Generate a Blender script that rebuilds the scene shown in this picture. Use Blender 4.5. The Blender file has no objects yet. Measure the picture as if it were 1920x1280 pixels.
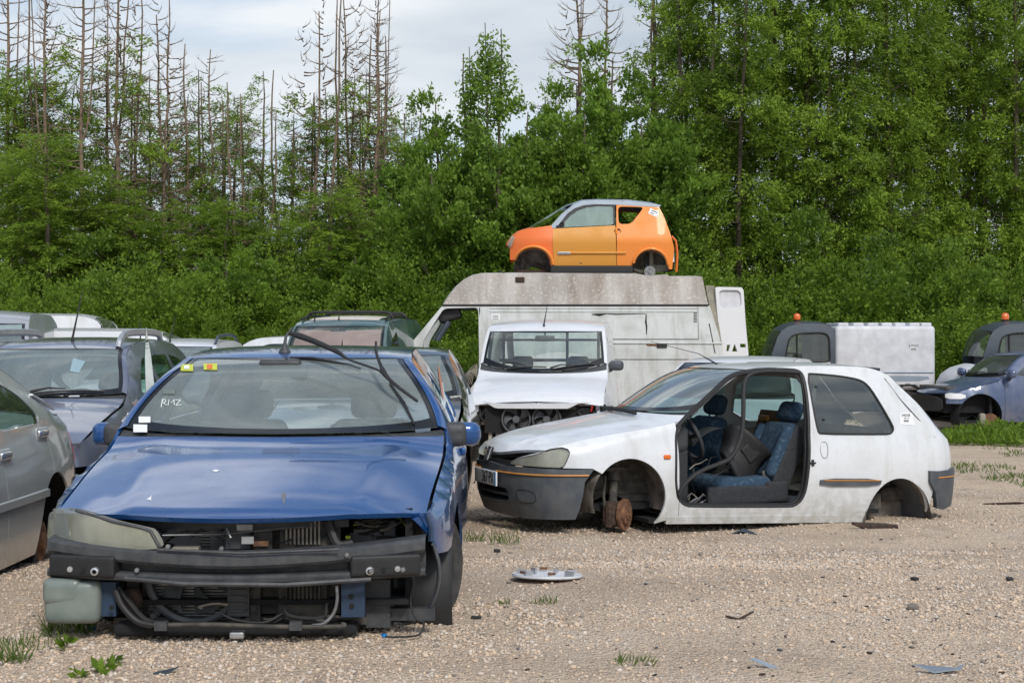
import bpy, math, random
import numpy as np
from mathutils import Vector, Matrix
from mathutils.geometry import delaunay_2d_cdt
PI = math.pi
rng = np.random.default_rng(7)
random.seed(7)
scn = bpy.context.scene
COL = scn.collection
F = 2850.0; CX = 960.0; CY = 640.0; CAMH = 1.4     # focal length in photo pixels, horizon, eye height

# ------------------------------------------------------------------ materials
def new_mat(name):
    m = bpy.data.materials.new(name); m.use_nodes = True
    nt = m.node_tree; nt.nodes.clear()
    out = nt.nodes.new('ShaderNodeOutputMaterial')
    return m, nt, out
def N(nt, typ, **kw):
    n = nt.nodes.new(typ)
    for k, v in kw.items():
        if k in n.inputs: n.inputs[k].default_value = v
        else: setattr(n, k, v)
    return n
def rgba(c): return (c[0], c[1], c[2], 1.0)
def noise_fac(nt, scale, detail=4, lo=.35, hi=.65, stretch=None, coord='Object', rough=.55):
    tc = N(nt, 'ShaderNodeTexCoord'); v = tc.outputs[coord]
    if stretch:
        mp = N(nt, 'ShaderNodeMapping'); mp.inputs['Scale'].default_value = stretch
        nt.links.new(v, mp.inputs['Vector']); v = mp.outputs[0]
    n = N(nt, 'ShaderNodeTexNoise'); n.inputs['Scale'].default_value = scale
    n.inputs['Detail'].default_value = detail; n.inputs['Roughness'].default_value = rough
    nt.links.new(v, n.inputs['Vector'])
    r = N(nt, 'ShaderNodeMapRange'); r.inputs['From Min'].default_value = lo; r.inputs['From Max'].default_value = hi
    nt.links.new(n.outputs['Fac'], r.inputs['Value'])
    return r.outputs[0]
def mixc(nt, fac, a, b):
    m = N(nt, 'ShaderNodeMix', data_type='RGBA')
    for i, x in ((0, fac), (6, a), (7, b)):
        if hasattr(x, 'links') or hasattr(x, 'node'): nt.links.new(x, m.inputs[i])
        else: m.inputs[i].default_value = x if i == 0 else rgba(x)
    return m.outputs[2]
def mul(nt, a, b):
    m = N(nt, 'ShaderNodeMath', operation='MULTIPLY')
    for i, x in ((0, a), (1, b)):
        if hasattr(x, 'node'): nt.links.new(x, m.inputs[i])
        else: m.inputs[i].default_value = x
    return m.outputs[0]
def bump(nt, fac, strength, dist):
    b = N(nt, 'ShaderNodeBump'); b.inputs['Strength'].default_value = strength; b.inputs['Distance'].default_value = dist
    nt.links.new(fac, b.inputs['Height']); return b.outputs[0]

def mat_plain(name, col, rough=.5, metal=0.0, var=.25, scale=12, bumps=.0, spec=.5, coat=0, col2=None, lo=.35, hi=.65):
    m, nt, out = new_mat(name)
    p = N(nt, 'ShaderNodeBsdfPrincipled')
    f = noise_fac(nt, scale, 5, lo, hi)
    c2 = col2 if col2 else tuple(x * (1 - var) for x in col)
    nt.links.new(mixc(nt, f, col, c2), p.inputs['Base Color'])
    p.inputs['Roughness'].default_value = rough; p.inputs['Metallic'].default_value = metal
    p.inputs['Specular IOR Level'].default_value = spec; p.inputs['Coat Weight'].default_value = coat
    if bumps: nt.links.new(bump(nt, f, bumps, .01), p.inputs['Normal'])
    nt.links.new(p.outputs[0], out.inputs[0]); return m

def mat_paint(name, col, dirt=(.32, .29, .24), damt=.25, rough=.28, metal=.0, coat=.6, speck=.3, low=.35, lowamt=.5, flake=0, dull=None):
    """car paint: base colour, broad dull patches, speckles, mud splashed up from the sills"""
    m, nt, out = new_mat(name)
    p = N(nt, 'ShaderNodeBsdfPrincipled')
    tc = N(nt, 'ShaderNodeTexCoord')
    f1 = noise_fac(nt, 3.0, 6, .45, .75)
    f2 = noise_fac(nt, 45.0, 3, .58, .72)
    f3 = noise_fac(nt, 9, 5, .5, .7, stretch=(1, 1, .18))       # rain streaks
    c = mixc(nt, mul(nt, f1, damt), col, dirt)
    c = mixc(nt, mul(nt, f3, damt * .9), c, dirt)
    c = mixc(nt, mul(nt, f2, speck * .5), c, dirt)
    sx = N(nt, 'ShaderNodeSeparateXYZ'); nt.links.new(tc.outputs['Object'], sx.inputs[0])
    r = N(nt, 'ShaderNodeMapRange'); r.inputs['From Min'].default_value = low + .18; r.inputs['From Max'].default_value = low - .22
    nt.links.new(sx.outputs['Z'], r.inputs['Value'])
    f4 = noise_fac(nt, 14, 6, .3, .6)
    c = mixc(nt, mul(nt, mul(nt, r.outputs[0], f4), lowamt), c, dirt)
    nt.links.new(c, p.inputs['Base Color'])
    rr = N(nt, 'ShaderNodeMapRange'); rr.inputs['To Min'].default_value = rough; rr.inputs['To Max'].default_value = min(1, rough + .25)
    nt.links.new(f1, rr.inputs['Value']); nt.links.new(rr.outputs[0], p.inputs['Roughness'])
    p.inputs['Metallic'].default_value = metal; p.inputs['Coat Weight'].default_value = coat; p.inputs['Coat Roughness'].default_value = .06
    fb = noise_fac(nt, 1.6, 2, .2, .8)
    nt.links.new(bump(nt, fb, .05, .03), p.inputs['Normal'])
    nt.links.new(p.outputs[0], out.inputs[0]); return m

def mat_glass(name, tint=(.75, .85, .83), refl=.12, dust=.10, dustcol=(.45, .48, .46), rough=.02, streak=True):
    """thin dusty pane: see-through, mirror-like at a slant, a film of dust on it"""
    m, nt, out = new_mat(name)
    tr = N(nt, 'ShaderNodeBsdfTransparent'); tr.inputs[0].default_value = rgba(tint)
    gl = N(nt, 'ShaderNodeBsdfGlossy'); gl.inputs['Roughness'].default_value = rough; gl.inputs['Color'].default_value = (.95, 1, 1, 1)
    df = N(nt, 'ShaderNodeBsdfDiffuse'); df.inputs[0].default_value = rgba(dustcol)
    fr = N(nt, 'ShaderNodeFresnel'); fr.inputs['IOR'].default_value = 1.55
    ad = N(nt, 'ShaderNodeMath', operation='ADD', use_clamp=True); nt.links.new(mul(nt, fr.outputs[0], 1.15), ad.inputs[0]); ad.inputs[1].default_value = refl
    m1 = N(nt, 'ShaderNodeMixShader'); nt.links.new(ad.outputs[0], m1.inputs[0]); nt.links.new(tr.outputs[0], m1.inputs[1]); nt.links.new(gl.outputs[0], m1.inputs[2])
    f = noise_fac(nt, 5, 8, .25, .8, stretch=(1.6, .5, .5), rough=.7)
    a2 = N(nt, 'ShaderNodeMapRange'); a2.inputs['To Min'].default_value = dust * .8; a2.inputs['To Max'].default_value = min(1, dust * 1.25)
    nt.links.new(f, a2.inputs['Value'])
    m2 = N(nt, 'ShaderNodeMixShader'); nt.links.new(a2.outputs[0], m2.inputs[0]); nt.links.new(m1.outputs[0], m2.inputs[1]); nt.links.new(df.outputs[0], m2.inputs[2])
    nt.links.new(m2.outputs[0], out.inputs[0]); return m

M = {}
M['blue'] = mat_paint('blue_paint', (.006, .072, .25), damt=.04, dirt=(.2, .25, .35), rough=.22, coat=1, speck=.05, lowamt=.25, metal=.35)
M['white'] = mat_paint('white_paint', (.68, .70, .72), damt=.32, dirt=(.36, .35, .30), rough=.32, low=.22, lowamt=.75, speck=.3)
M['white_clean'] = mat_paint('clean_white_paint', (.68, .69, .71), damt=.12, dirt=(.4, .38, .33), rough=.28, speck=.2, lowamt=.3)
M['van_white'] = mat_paint('chalky_van_paint', (.56, .58, .57), damt=.5, dirt=(.30, .30, .26), rough=.5, coat=.1, speck=.5, lowamt=.3)
M['van_roof'] = mat_plain('stained_roof', (.66, .62, .58), .8, 0, scale=3.2, col2=(.26, .22, .19), bumps=.2)
def mat_roofstain():
    m, nt, out = new_mat('lichen_stained_roof'); p = N(nt, 'ShaderNodeBsdfPrincipled'); p.inputs['Roughness'].default_value = .8
    a = noise_fac(nt, 2.2, 7, .35, .68, stretch=(1.6, 1, .28)); b = noise_fac(nt, 1.1, 4, .40, .62, stretch=(1, 1, .5)); d = noise_fac(nt, 26, 5, .56, .66); e = noise_fac(nt, 60, 3, .55, .7)
    c = mixc(nt, a, (.60, .57, .54), (.30, .25, .21)); c = mixc(nt, mul(nt, b, .5), c, (.22, .19, .17)); c = mixc(nt, mul(nt, d, .55), c, (.70, .68, .62)); c = mixc(nt, mul(nt, e, .3), c, (.12, .11, .10))
    nt.links.new(c, p.inputs['Base Color']); nt.links.new(p.outputs[0], out.inputs[0]); return m
M['van_roof'] = mat_roofstain()
M['silver'] = mat_paint('silver_paint', (.42, .44, .43), damt=.12, rough=.3, metal=.3, coat=1, lowamt=.5, speck=.1)
M['lilac'] = mat_paint('lilac_paint', (.155, .175, .24), damt=.2, rough=.3, metal=.4, coat=1, speck=.1)
M['clio'] = mat_paint('slate_blue_paint', (.055, .085, .17), damt=.2, rough=.4, metal=.1, coat=.7, speck=.1, lowamt=.3)
M['green'] = mat_paint('dark_green_paint', (.03, .09, .09), damt=.15, rough=.3, coat=1, speck=.1)
M['black_paint'] = mat_paint('black_paint', (.02, .03, .03), damt=.1, rough=.2, coat=1, speck=.05)
M['grey_van'] = mat_paint('grey_paint', (.35, .37, .40), damt=.2, rough=.35, coat=.6, metal=.2)
M['orange'] = mat_paint('orange_paint', (.80, .17, .035), damt=.10, dirt=(.60, .26, .08), rough=.5, coat=.12, low=-2, speck=.1)
M['orange2'] = mat_paint('light_orange_paint', (.80, .25, .035), damt=.10, dirt=(.60, .26, .08), rough=.5, coat=.12, low=-2, speck=.1)
M['ochre'] = mat_paint('ochre_paint', (.62, .27, .035), damt=.12, dirt=(.45, .22, .06), rough=.5, coat=.12, low=-2, speck=.1)
M['roof_grey'] = mat_plain('blue_grey_roof', (.27, .32, .38), .5, .1, .1, 5)
M['cab_grey'] = mat_plain('slate_grey_plastic', (.050, .066, .086), .5, 0, .2, 6, coat=.15)
M['box_white'] = mat_plain('white_box_plastic', (.64, .65, .68), .55, 0, .2, 5)
M['plastic'] = mat_plain('faded_black_plastic', (.035, .038, .042), .55, 0, .3, 20, bumps=.1, col2=(.065, .067, .07))
M['bumper'] = mat_plain('grey_bumper_plastic', (.055, .066, .080), .55, 0, .3, 9, bumps=.1, col2=(.095, .10, .105))
M['rubber'] = mat_plain('black_rubber', (.018, .018, .019), .6, 0, .3, 25)
M['dark'] = mat_plain('grimy_metal', (.04, .039, .038), .8, 0, .3, 18, bumps=.3, col2=(.10, .09, .075))
M['liner'] = mat_plain('muddy_liner', (.26, .23, .195), .9, 0, .4, 7, bumps=.4, col2=(.08, .07, .06))
M['black'] = mat_plain('cavity_black', (.012, .012, .013), .9, 0, .2, 10)
M['rust'] = mat_plain('rusty_iron', (.24, .12, .06), .9, .1, .5, 30, bumps=.5, col2=(.11, .055, .035))
M['rust_dark'] = mat_plain('dark_rust', (.085, .05, .035), .9, .1, .5, 30, bumps=.6, col2=(.035, .025, .02))
M['steel'] = mat_plain('dull_steel', (.32, .32, .32), .45, .7, .35, 20)
M['alu'] = mat_plain('aluminium', (.55, .56, .57), .35, .7, .2, 12)
M['chrome'] = mat_plain('chrome', (.75, .76, .78), .15, .9, .1, 12)
M['cloth_grey'] = mat_plain('grey_cloth', (.05, .053, .058), .95, 0, .3, 60, bumps=.2)
M['cloth_lgrey'] = mat_plain('light_grey_cloth', (.14, .15, .16), .95, 0, .3, 60, bumps=.2)
M['cloth_blue'] = mat_plain('blue_seat_cloth', (.024, .052, .09), .95, 0, .3, 30, bumps=.3, col2=(.05, .095, .145), lo=.5, hi=.62)
M['cloth_side'] = mat_plain('charcoal_seat_side', (.035, .038, .043), .9, 0, .3, 40, bumps=.2)
M['trim'] = mat_plain('door_card', (.32, .30, .24), .8, 0, .3, 9)
M['board'] = mat_plain('fibre_board', (.22, .13, .06), .9, 0, .3, 9)
M['dash'] = mat_plain('dashboard_plastic', (.045, .05, .055), .6, 0, .2, 20)
M['orange_lens'] = mat_plain('orange_lens', (.75, .16, .02), .25, 0, .2, 12)
M['beacon'] = mat_plain('beacon_orange', (.80, .15, .02), .2, 0, .2, 12, coat=1)
M['red'] = mat_plain('red_lens', (.45, .02, .02), .2, 0, .2, 12, coat=1)
M['gold'] = mat_plain('orange_pinstripe', (.55, .24, .05), .5, 0, .2, 20)
M['sticker'] = mat_plain('white_sticker', (.78, .79, .80), .6, 0, .05, 10)
M['ink'] = mat_plain('black_ink', (.02, .02, .02), .7, 0, .1, 10)
M['marker'] = mat_plain('white_marker', (.85, .88, .88), .7, 0, .1, 10)
M['yellow'] = mat_plain('yellow_green_sticker', (.55, .60, .05), .6, 0, .1, 10)
M['plateblue'] = mat_plain('plate_blue', (.25, .45, .70), .5, 0, .1, 10)
M['bluebit'] = mat_plain('bright_blue_plastic', (.02, .22, .55), .4, 0, .2, 10)
M['milky'] = mat_plain('milky_tank', (.20, .23, .21), .35, 0, .3, 5, col2=(.10, .13, .12))
M['blue_frame'] = mat_plain('dark_blue_metal', (.02, .045, .09), .6, 0, .3, 14)
M['wood_brown'] = mat_plain('bark', (.15, .12, .085), .95, 0, .4, 20, bumps=.5, col2=(.06, .05, .035))
M['bark_dead'] = mat_plain('dead_bark', (.24, .175, .115), .95, 0, .4, 10, bumps=.5, col2=(.12, .09, .065))
M['beige'] = mat_plain('beige_roof_panel', (.60, .55, .48), .6, 0, .15, 6)
M['pink'] = mat_plain('pink_sunshade', (.50, .32, .30), .8, 0, .15, 6)
M['frit'] = mat_plain('black_glass_edge', (.012, .013, .014), .15, 0, .1, 10)
M['fan'] = mat_plain('grey_fan_plastic', (.11, .115, .12), .5, 0, .3, 12)
M['tyre'] = mat_plain('tyre_rubber', (.022, .022, .023), .85, 0, .3, 14, col2=(.06, .055, .05), bumps=.2)
M['copper'] = mat_plain('pale_radiator_fins', (.26, .23, .19), .5, .3, .3, 20)
M['glass'] = mat_glass('window_glass', refl=.02, dust=.09, tint=(.82, .90, .88))
M['glass_ws'] = mat_glass('windscreen_glass', tint=(.80, .90, .88), refl=.0, dust=.33, dustcol=(.40, .46, .45))
M['glass_lilac'] = mat_glass('dusty_windscreen_glass', tint=(.6, .7, .7), refl=.04, dust=.42, dustcol=(.30, .36, .36))
M['glass_106'] = mat_glass('smeared_windscreen_glass', tint=(.5, .6, .6), refl=.12, dust=.26, dustcol=(.42, .47, .47))
M['glass_dark'] = mat_glass('tinted_glass', tint=(.22, .34, .28), refl=.03, dust=.04)
M['glass_green'] = mat_glass('green_tinted_glass', tint=(.35, .62, .50), refl=.02, dust=.03, dustcol=(.2, .4, .35))
M['glass_pale'] = mat_glass('milky_green_glass', tint=(.55, .8, .74), refl=.03, dust=.45, dustcol=(.45, .58, .54))

def mat_lens():
    m, nt, out = new_mat('headlamp_lens')
    p = N(nt, 'ShaderNodeBsdfPrincipled')
    f = noise_fac(nt, 7, 3, .35, .65, stretch=(1, 1, .5))
    nt.links.new(mixc(nt, f, (.45, .46, .37), (.66, .67, .58)), p.inputs['Base Color'])
    p.inputs['Roughness'].default_value = .22; p.inputs['Coat Weight'].default_value = 1; p.inputs['Coat Roughness'].default_value = .1
    t = N(nt, 'ShaderNodeBsdfTransparent'); t.inputs[0].default_value = (.85, .86, .75, 1)
    mx = N(nt, 'ShaderNodeMixShader'); mx.inputs[0].default_value = .42
    nt.links.new(t.outputs[0], mx.inputs[1]); nt.links.new(p.outputs[0], mx.inputs[2]); nt.links.new(mx.outputs[0], out.inputs[0]); return m
M['lens'] = mat_lens()

# ------------------------------------------------------------------ mesh builder
class MB:
    def __init__(s): s.v = []; s.f = []; s.sm = []; s.n = 0
    def add(s, V, Fc, smooth=True):
        V = np.asarray(V, float).reshape(-1, 3); s.v.append(V)
        o = s.n
        for f in Fc: s.f.append(tuple(int(i) + o for i in f)); s.sm.append(smooth)
        s.n += len(V); return s
    def box(s, c, d, rot=None):
        c = np.array(c, float); h = np.array(d, float) / 2
        V = np.array([[x, y, z] for x in (-1, 1) for y in (-1, 1) for z in (-1, 1)], float) * h
        if rot is not None: V = V @ np.array(rot).T
        return s.add(V + c, [(0, 1, 3, 2), (4, 6, 7, 5), (0, 4, 5, 1), (2, 3, 7, 6), (0, 2, 6, 4), (1, 5, 7, 3)], False)
    def rbox(s, c, d, r=.03, n=5, rot=None, warp=None):
        """rounded box; warp(P)->P reshapes it before it is placed"""
        h = np.array(d, float) / 2; r = min(r, *(h * .98)); V = []; Fc = []
        t = np.linspace(-1, 1, n + 1); o = 0
        # denser near edges
        for ax in range(3):
            for sg in (-1, 1):
                a, b = [(1, 2), (2, 0), (0, 1)][ax]
                def ticks(hh):
                    q = np.linspace(0, r, 3); m = np.linspace(-hh + r, hh - r, n + 1)
                    return np.concatenate([-hh + q[:-1], m, hh - r + q[1:]])
                A, B = np.meshgrid(ticks(h[a]), ticks(h[b]), indexing='ij')
                P = np.zeros(A.shape + (3,)); P[..., a] = A; P[..., b] = B; P[..., ax] = sg * h[ax]
                na, nb = A.shape; V.append(P.reshape(-1, 3))
                for i in range(na - 1):
                    for j in range(nb - 1):
                        q = (o + i * nb + j, o + (i + 1) * nb + j, o + (i + 1) * nb + j + 1, o + i * nb + j + 1)
                        Fc.append(q if sg > 0 else q[::-1])
                o += na * nb
        V = np.concatenate(V); inner = np.clip(V, -(h - r), h - r); dd = V - inner
        L = np.linalg.norm(dd, axis=1, keepdims=True); V = inner + dd / np.maximum(L, 1e-9) * r
        if warp: V = warp(V)
        if rot is not None: V = V @ np.array(rot).T
        # weld
        key = np.round(V, 5); u, inv = np.unique(key, axis=0, return_inverse=True); inv = inv.ravel()
        Fc2 = []
        for f in Fc:
            g = [inv[i] for i in f]
            g = [g[i] for i in range(4) if g[i] != g[i - 1]]
            if len(set(g)) >= 3: Fc2.append(g)
        return s.add(u + np.array(c, float), Fc2, True)
    def tube(s, pts, r, n=8, caps=True, flat=None):
        P = np.array(pts, float); m = len(P)
        R = np.full(m, r) if np.isscalar(r) else np.array(r, float)
        T = np.gradient(P, axis=0); T /= np.maximum(np.linalg.norm(T, axis=1, keepdims=True), 1e-9)
        up = np.array([0, 0, 1.]) if abs(T[0][2]) < .9 else np.array([1., 0, 0])
        V = []; a = np.arange(n) / n * 2 * PI
        X = np.cross(T[0], up); X /= np.linalg.norm(X)
        for i in range(m):
            X = X - T[i] * np.dot(X, T[i]); X /= max(np.linalg.norm(X), 1e-9); Y = np.cross(T[i], X)
            fl = 1 if flat is None else flat
            V.append(P[i] + R[i] * (np.cos(a)[:, None] * X + fl * np.sin(a)[:, None] * Y))
        Fc = []
        for i in range(m - 1):
            for j in range(n):
                k = (j + 1) % n; Fc.append((i * n + j, i * n + k, (i + 1) * n + k, (i + 1) * n + j))
        V = np.concatenate(V)
        if caps: Fc.append(tuple(range(n - 1, -1, -1))); Fc.append(tuple((m - 1) * n + j for j in range(n)))
        return s.add(V, Fc, True)
    def lathe(s, prof, c, axis=(0, 1, 0), n=32, close=False, a0=0, a1=2 * PI):
        """prof = (radius, along axis) pairs"""
        ax = np.array(axis, float); ax /= np.linalg.norm(ax)
        up = np.array([0, 0, 1.]) if abs(ax[2]) < .9 else np.array([1., 0, 0])
        X = np.cross(up, ax); X /= np.linalg.norm(X); Y = np.cross(ax, X)
        full = abs(a1 - a0 - 2 * PI) < 1e-6; na = n if full else n + 1
        a = a0 + (a1 - a0) * np.arange(na) / n
        V = np.array([np.array(c) + ax * h + r * (np.cos(t) * X + np.sin(t) * Y) for (r, h) in prof for t in a]); Fc = []
        for i in range(len(prof) - 1):
            for j in range(n):
                k = (j + 1) % na; Fc.append((i * na + j, i * na + k, (i + 1) * na + k, (i + 1) * na + j))
        return s.add(V, Fc, True)
    def prism(s, poly, a, b, map3):
        """extrude a 2D outline between a and b; map3(p, t) -> 3D"""
        n = len(poly); A = [map3(p, a) for p in poly]; B = [map3(p, b) for p in poly]
        s.add(A, [tuple(range(n))], False); s.add(B, [tuple(range(n - 1, -1, -1))], False)
        Fc = [(i, (i + 1) % n, n + (i + 1) % n, n + i) for i in range(n)]
        return s.add(A + B, Fc, False)
    def grid(s, G, smooth=True, flip=False):
        G = np.asarray(G, float); a, b = G.shape[:2]; Fc = []
        for i in range(a - 1):
            for j in range(b - 1):
                q = (i * b + j, (i + 1) * b + j, (i + 1) * b + j + 1, i * b + j + 1); Fc.append(q[::-1] if flip else q)
        return s.add(G.reshape(-1, 3), Fc, smooth)
    def mesh(s, name):
        me = bpy.data.meshes.new(name)
        V = np.concatenate(s.v) if s.v else np.zeros((0, 3))
        me.from_pydata(V.tolist(), [], s.f); me.polygons.foreach_set('use_smooth', s.sm); me.update(); return me
    def build(s, name, mat, parent=None, angle=40):
        me = s.mesh(name)
        try: me.set_sharp_from_angle(angle=math.radians(angle))
        except Exception: pass
        return link(name, me, mat, parent)
def link(name, me, mat, parent=None):
    for w_ in ('far_', 'second_', 'lower_'):
        if name.startswith(w_) and name != 'lower_cross_member': name = name[len(w_):]
    o = bpy.data.objects.new(name, me); COL.objects.link(o)
    if mat is not None: me.materials.append(M[mat] if isinstance(mat, str) else mat)
    if parent is not None: o.parent = parent
    return o
def tag(o, label, cat, group=None, kind=None):
    if label: o['label'] = label
    if cat: o['category'] = cat
    if group: o['group'] = group
    if kind: o['kind'] = kind
    return o
def thing(name, label, cat, loc=(0, 0, 0), rot=0, group=None):
    o = bpy.data.objects.new(name, None); COL.objects.link(o); o.empty_display_size = .2
    o.location = loc; o.rotation_euler = (0, 0, rot) if np.isscalar(rot) else rot
    return tag(o, label, cat, group)
def copy_tree(o, parent=None):
    c = o.copy(); COL.objects.link(c)
    if parent is not None: c.parent = parent
    for ch in list(o.children): copy_tree(ch, c)
    return c
def text_part(txt, size, mat, parent, loc, rot, name='lettering', xs=1.0, extr=.0006):
    cu = bpy.data.curves.new(name, 'FONT'); cu.body = txt; cu.size = size; cu.extrude = extr; cu.align_x = 'CENTER'; cu.align_y = 'CENTER'
    t = bpy.data.objects.new(name, cu); COL.objects.link(t); bpy.context.view_layer.update()
    me = bpy.data.meshes.new_from_object(t); bpy.data.objects.remove(t)
    o = link(name, me, mat, parent); o.matrix_local = Matrix.Translation(loc) @ rot @ Matrix.Diagonal((xs, 1, 1, 1)); return o

# ------------------------------------------------------------------ curves
def pchip(xs, ys, n=400):
    """smooth monotone table through the key points"""
    x = np.array(xs, float); y = np.array(ys, float); h = np.diff(x); d = np.diff(y) / h; m = np.zeros(len(x))
    m[0], m[-1] = d[0], d[-1]
    for i in range(1, len(x) - 1):
        if d[i - 1] * d[i] > 0:
            w1 = 2 * h[i] + h[i - 1]; w2 = h[i] + 2 * h[i - 1]; m[i] = (w1 + w2) / (w1 / d[i - 1] + w2 / d[i])
    X = np.unique(np.concatenate([np.linspace(x[0], x[-1], n), x])); k = np.clip(np.searchsorted(x, X, 'right') - 1, 0, len(h) - 1)
    t = (X - x[k]) / h[k]
    Y = (2 * t**3 - 3 * t**2 + 1) * y[k] + (t**3 - 2 * t**2 + t) * h[k] * m[k] + (-2 * t**3 + 3 * t**2) * y[k + 1] + (t**3 - t**2) * h[k] * m[k + 1]
    return X, Y
class Fn:
    def __init__(s, pts, lin=False):
        if np.isscalar(pts): s.X, s.Y = np.array([0., 1.]), np.array([pts, pts], float)
        else:
            a = np.array(pts, float); s.X, s.Y = (a[:, 0], a[:, 1]) if (lin or len(a) < 3) else pchip(a[:, 0], a[:, 1])
    def __call__(s, x): return np.interp(x, s.X, s.Y)
def catmull(P, n=12, closed=False):
    P = np.array(P, float); m = len(P); out = []
    for i in range(m if closed else m - 1):
        p0 = P[(i - 1) % m] if (closed or i > 0) else 2 * P[0] - P[1]
        p1 = P[i]; p2 = P[(i + 1) % m]; p3 = P[(i + 2) % m] if (closed or i + 2 < m) else 2 * P[-1] - P[-2]
        for k in range(n):
            t = k / n
            out.append(.5 * ((2 * p1) + (-p0 + p2) * t + (2 * p0 - 5 * p1 + 4 * p2 - p3) * t * t + (-p0 + 3 * p1 - 3 * p2 + p3) * t**3))
    if not closed: out.append(P[-1])
    return np.array(out)
def chaikin(P, it=2):
    P = np.array(P, float)
    for _ in range(it):
        Q = np.roll(P, -1, axis=0); P = np.stack([P * .78 + Q * .22, P * .22 + Q * .78], axis=1).reshape(-1, P.shape[1])
    return P
def rnd(P, r=.05, n=5):
    """round the corners of an outline by at most r"""
    P = np.array(P, float); m = len(P); out = []
    for i in range(m):
        a, b, c = P[i - 1], P[i], P[(i + 1) % m]; la, lc = np.linalg.norm(a - b), np.linalg.norm(c - b)
        if la < 1e-6 or lc < 1e-6: continue
        p = b + (a - b) / la * min(r, la * .45); q = b + (c - b) / lc * min(r, lc * .45)
        for t in np.linspace(0, 1, n): out.append((1 - t)**2 * p + 2 * t * (1 - t) * b + t * t * q)
    return np.array(out)
def densify(P, h):
    P = np.array(P, float); out = []
    for i in range(len(P)):
        a = P[i]; b = P[(i + 1) % len(P)]; L = np.linalg.norm(b - a)
        if L < 1e-6: continue
        n = max(1, int(math.ceil(L / h)))
        for k in range(n): out.append(a + (b - a) * k / n)
    Q = [out[0]]
    for p in out[1:]:
        if np.linalg.norm(p - Q[-1]) > h * .12: Q.append(p)
    if len(Q) > 3 and np.linalg.norm(Q[-1] - Q[0]) < h * .12: Q.pop()
    return np.array(Q)
def inside(P, poly):
    x, y = P[:, 0], P[:, 1]; r = np.zeros(len(P), bool); n = len(poly); j = n - 1
    for i in range(n):
        xi, yi = poly[i]; xj, yj = poly[j]
        if yi != yj:
            c = ((yi > y) != (yj > y)) & (x < (xj - xi) * (y - yi) / (yj - yi) + xi); r ^= c
        j = i
    return r
def segdist(P, poly):
    D = np.full(len(P), 1e9); Q = np.roll(poly, -1, axis=0)
    for a, b in zip(poly, Q):
        ab = b - a; L = max(ab @ ab, 1e-12); t = np.clip(((P - a) @ ab) / L, 0, 1)
        D = np.minimum(D, np.linalg.norm(P - (a + t[:, None] * ab), axis=1))
    return D
def panel(mb, lift, outer, holes=(), h=.05, rim=.0, holerim=None, flip=False):
    """cut a 2D outline with holes out of a curved surface: lift maps (N,2) -> (N,3); edges get a turned-in lip"""
    outer = densify(outer, h); hs = [densify(q, h) for q in holes]
    lo = outer.min(0); hi = outer.max(0)
    gx = np.arange(lo[0] + h / 2, hi[0], h); gy = np.arange(lo[1] + h / 2, hi[1], h)
    G = np.stack(np.meshgrid(gx, gy, indexing='ij'), -1).reshape(-1, 2)
    if len(G):
        k = inside(G, outer) & (segdist(G, outer) > h * .4)
        for q in hs: k &= ~inside(G, q) & (segdist(G, q) > h * .4)
        G = G[k]
    pts = [outer] + hs + ([G] if len(G) else []); V = np.concatenate(pts); ed = []; o = 0
    for q in [outer] + hs:
        n = len(q); ed += [(o + i, o + (i + 1) % n) for i in range(n)]; o += n
    r = delaunay_2d_cdt([Vector((a, b)) for a, b in V], ed, [], 0, 1e-7)
    V2 = np.array([(v.x, v.y) for v in r[0]]); T = np.array([t for t in r[2]])
    C = V2[T].mean(1); k = inside(C, outer)
    for q in hs: k &= ~inside(C, q)
    T = T[k]; a, b, c = V2[T[:, 0]], V2[T[:, 1]], V2[T[:, 2]]
    ar = (b[:, 0] - a[:, 0]) * (c[:, 1] - a[:, 1]) - (b[:, 1] - a[:, 1]) * (c[:, 0] - a[:, 0])
    T[ar < 0] = T[ar < 0][:, ::-1]; T = T[np.abs(ar) > 1e-10]
    V3 = lift(V2)
    mb.add(V3, T[:, ::-1] if flip else T, True)
    def rimof(loop, depth):
        P = lift(loop); e = 1e-3
        du = (lift(loop + [e, 0]) - P) / e; dv = (lift(loop + [0, e]) - P) / e
        n = np.cross(du, dv); n /= np.maximum(np.linalg.norm(n, axis=1, keepdims=True), 1e-9)
        if flip: n = -n
        Q = P - n * depth; m = len(P)
        mb.add(np.concatenate([P, Q]), [(i, (i + 1) % m, m + (i + 1) % m, m + i) for i in range(m)], True)
    if rim: rimof(outer, rim)
    hr = rim if holerim is None else holerim
    if hr:
        for q in hs: rimof(q, hr)
    return mb
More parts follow.
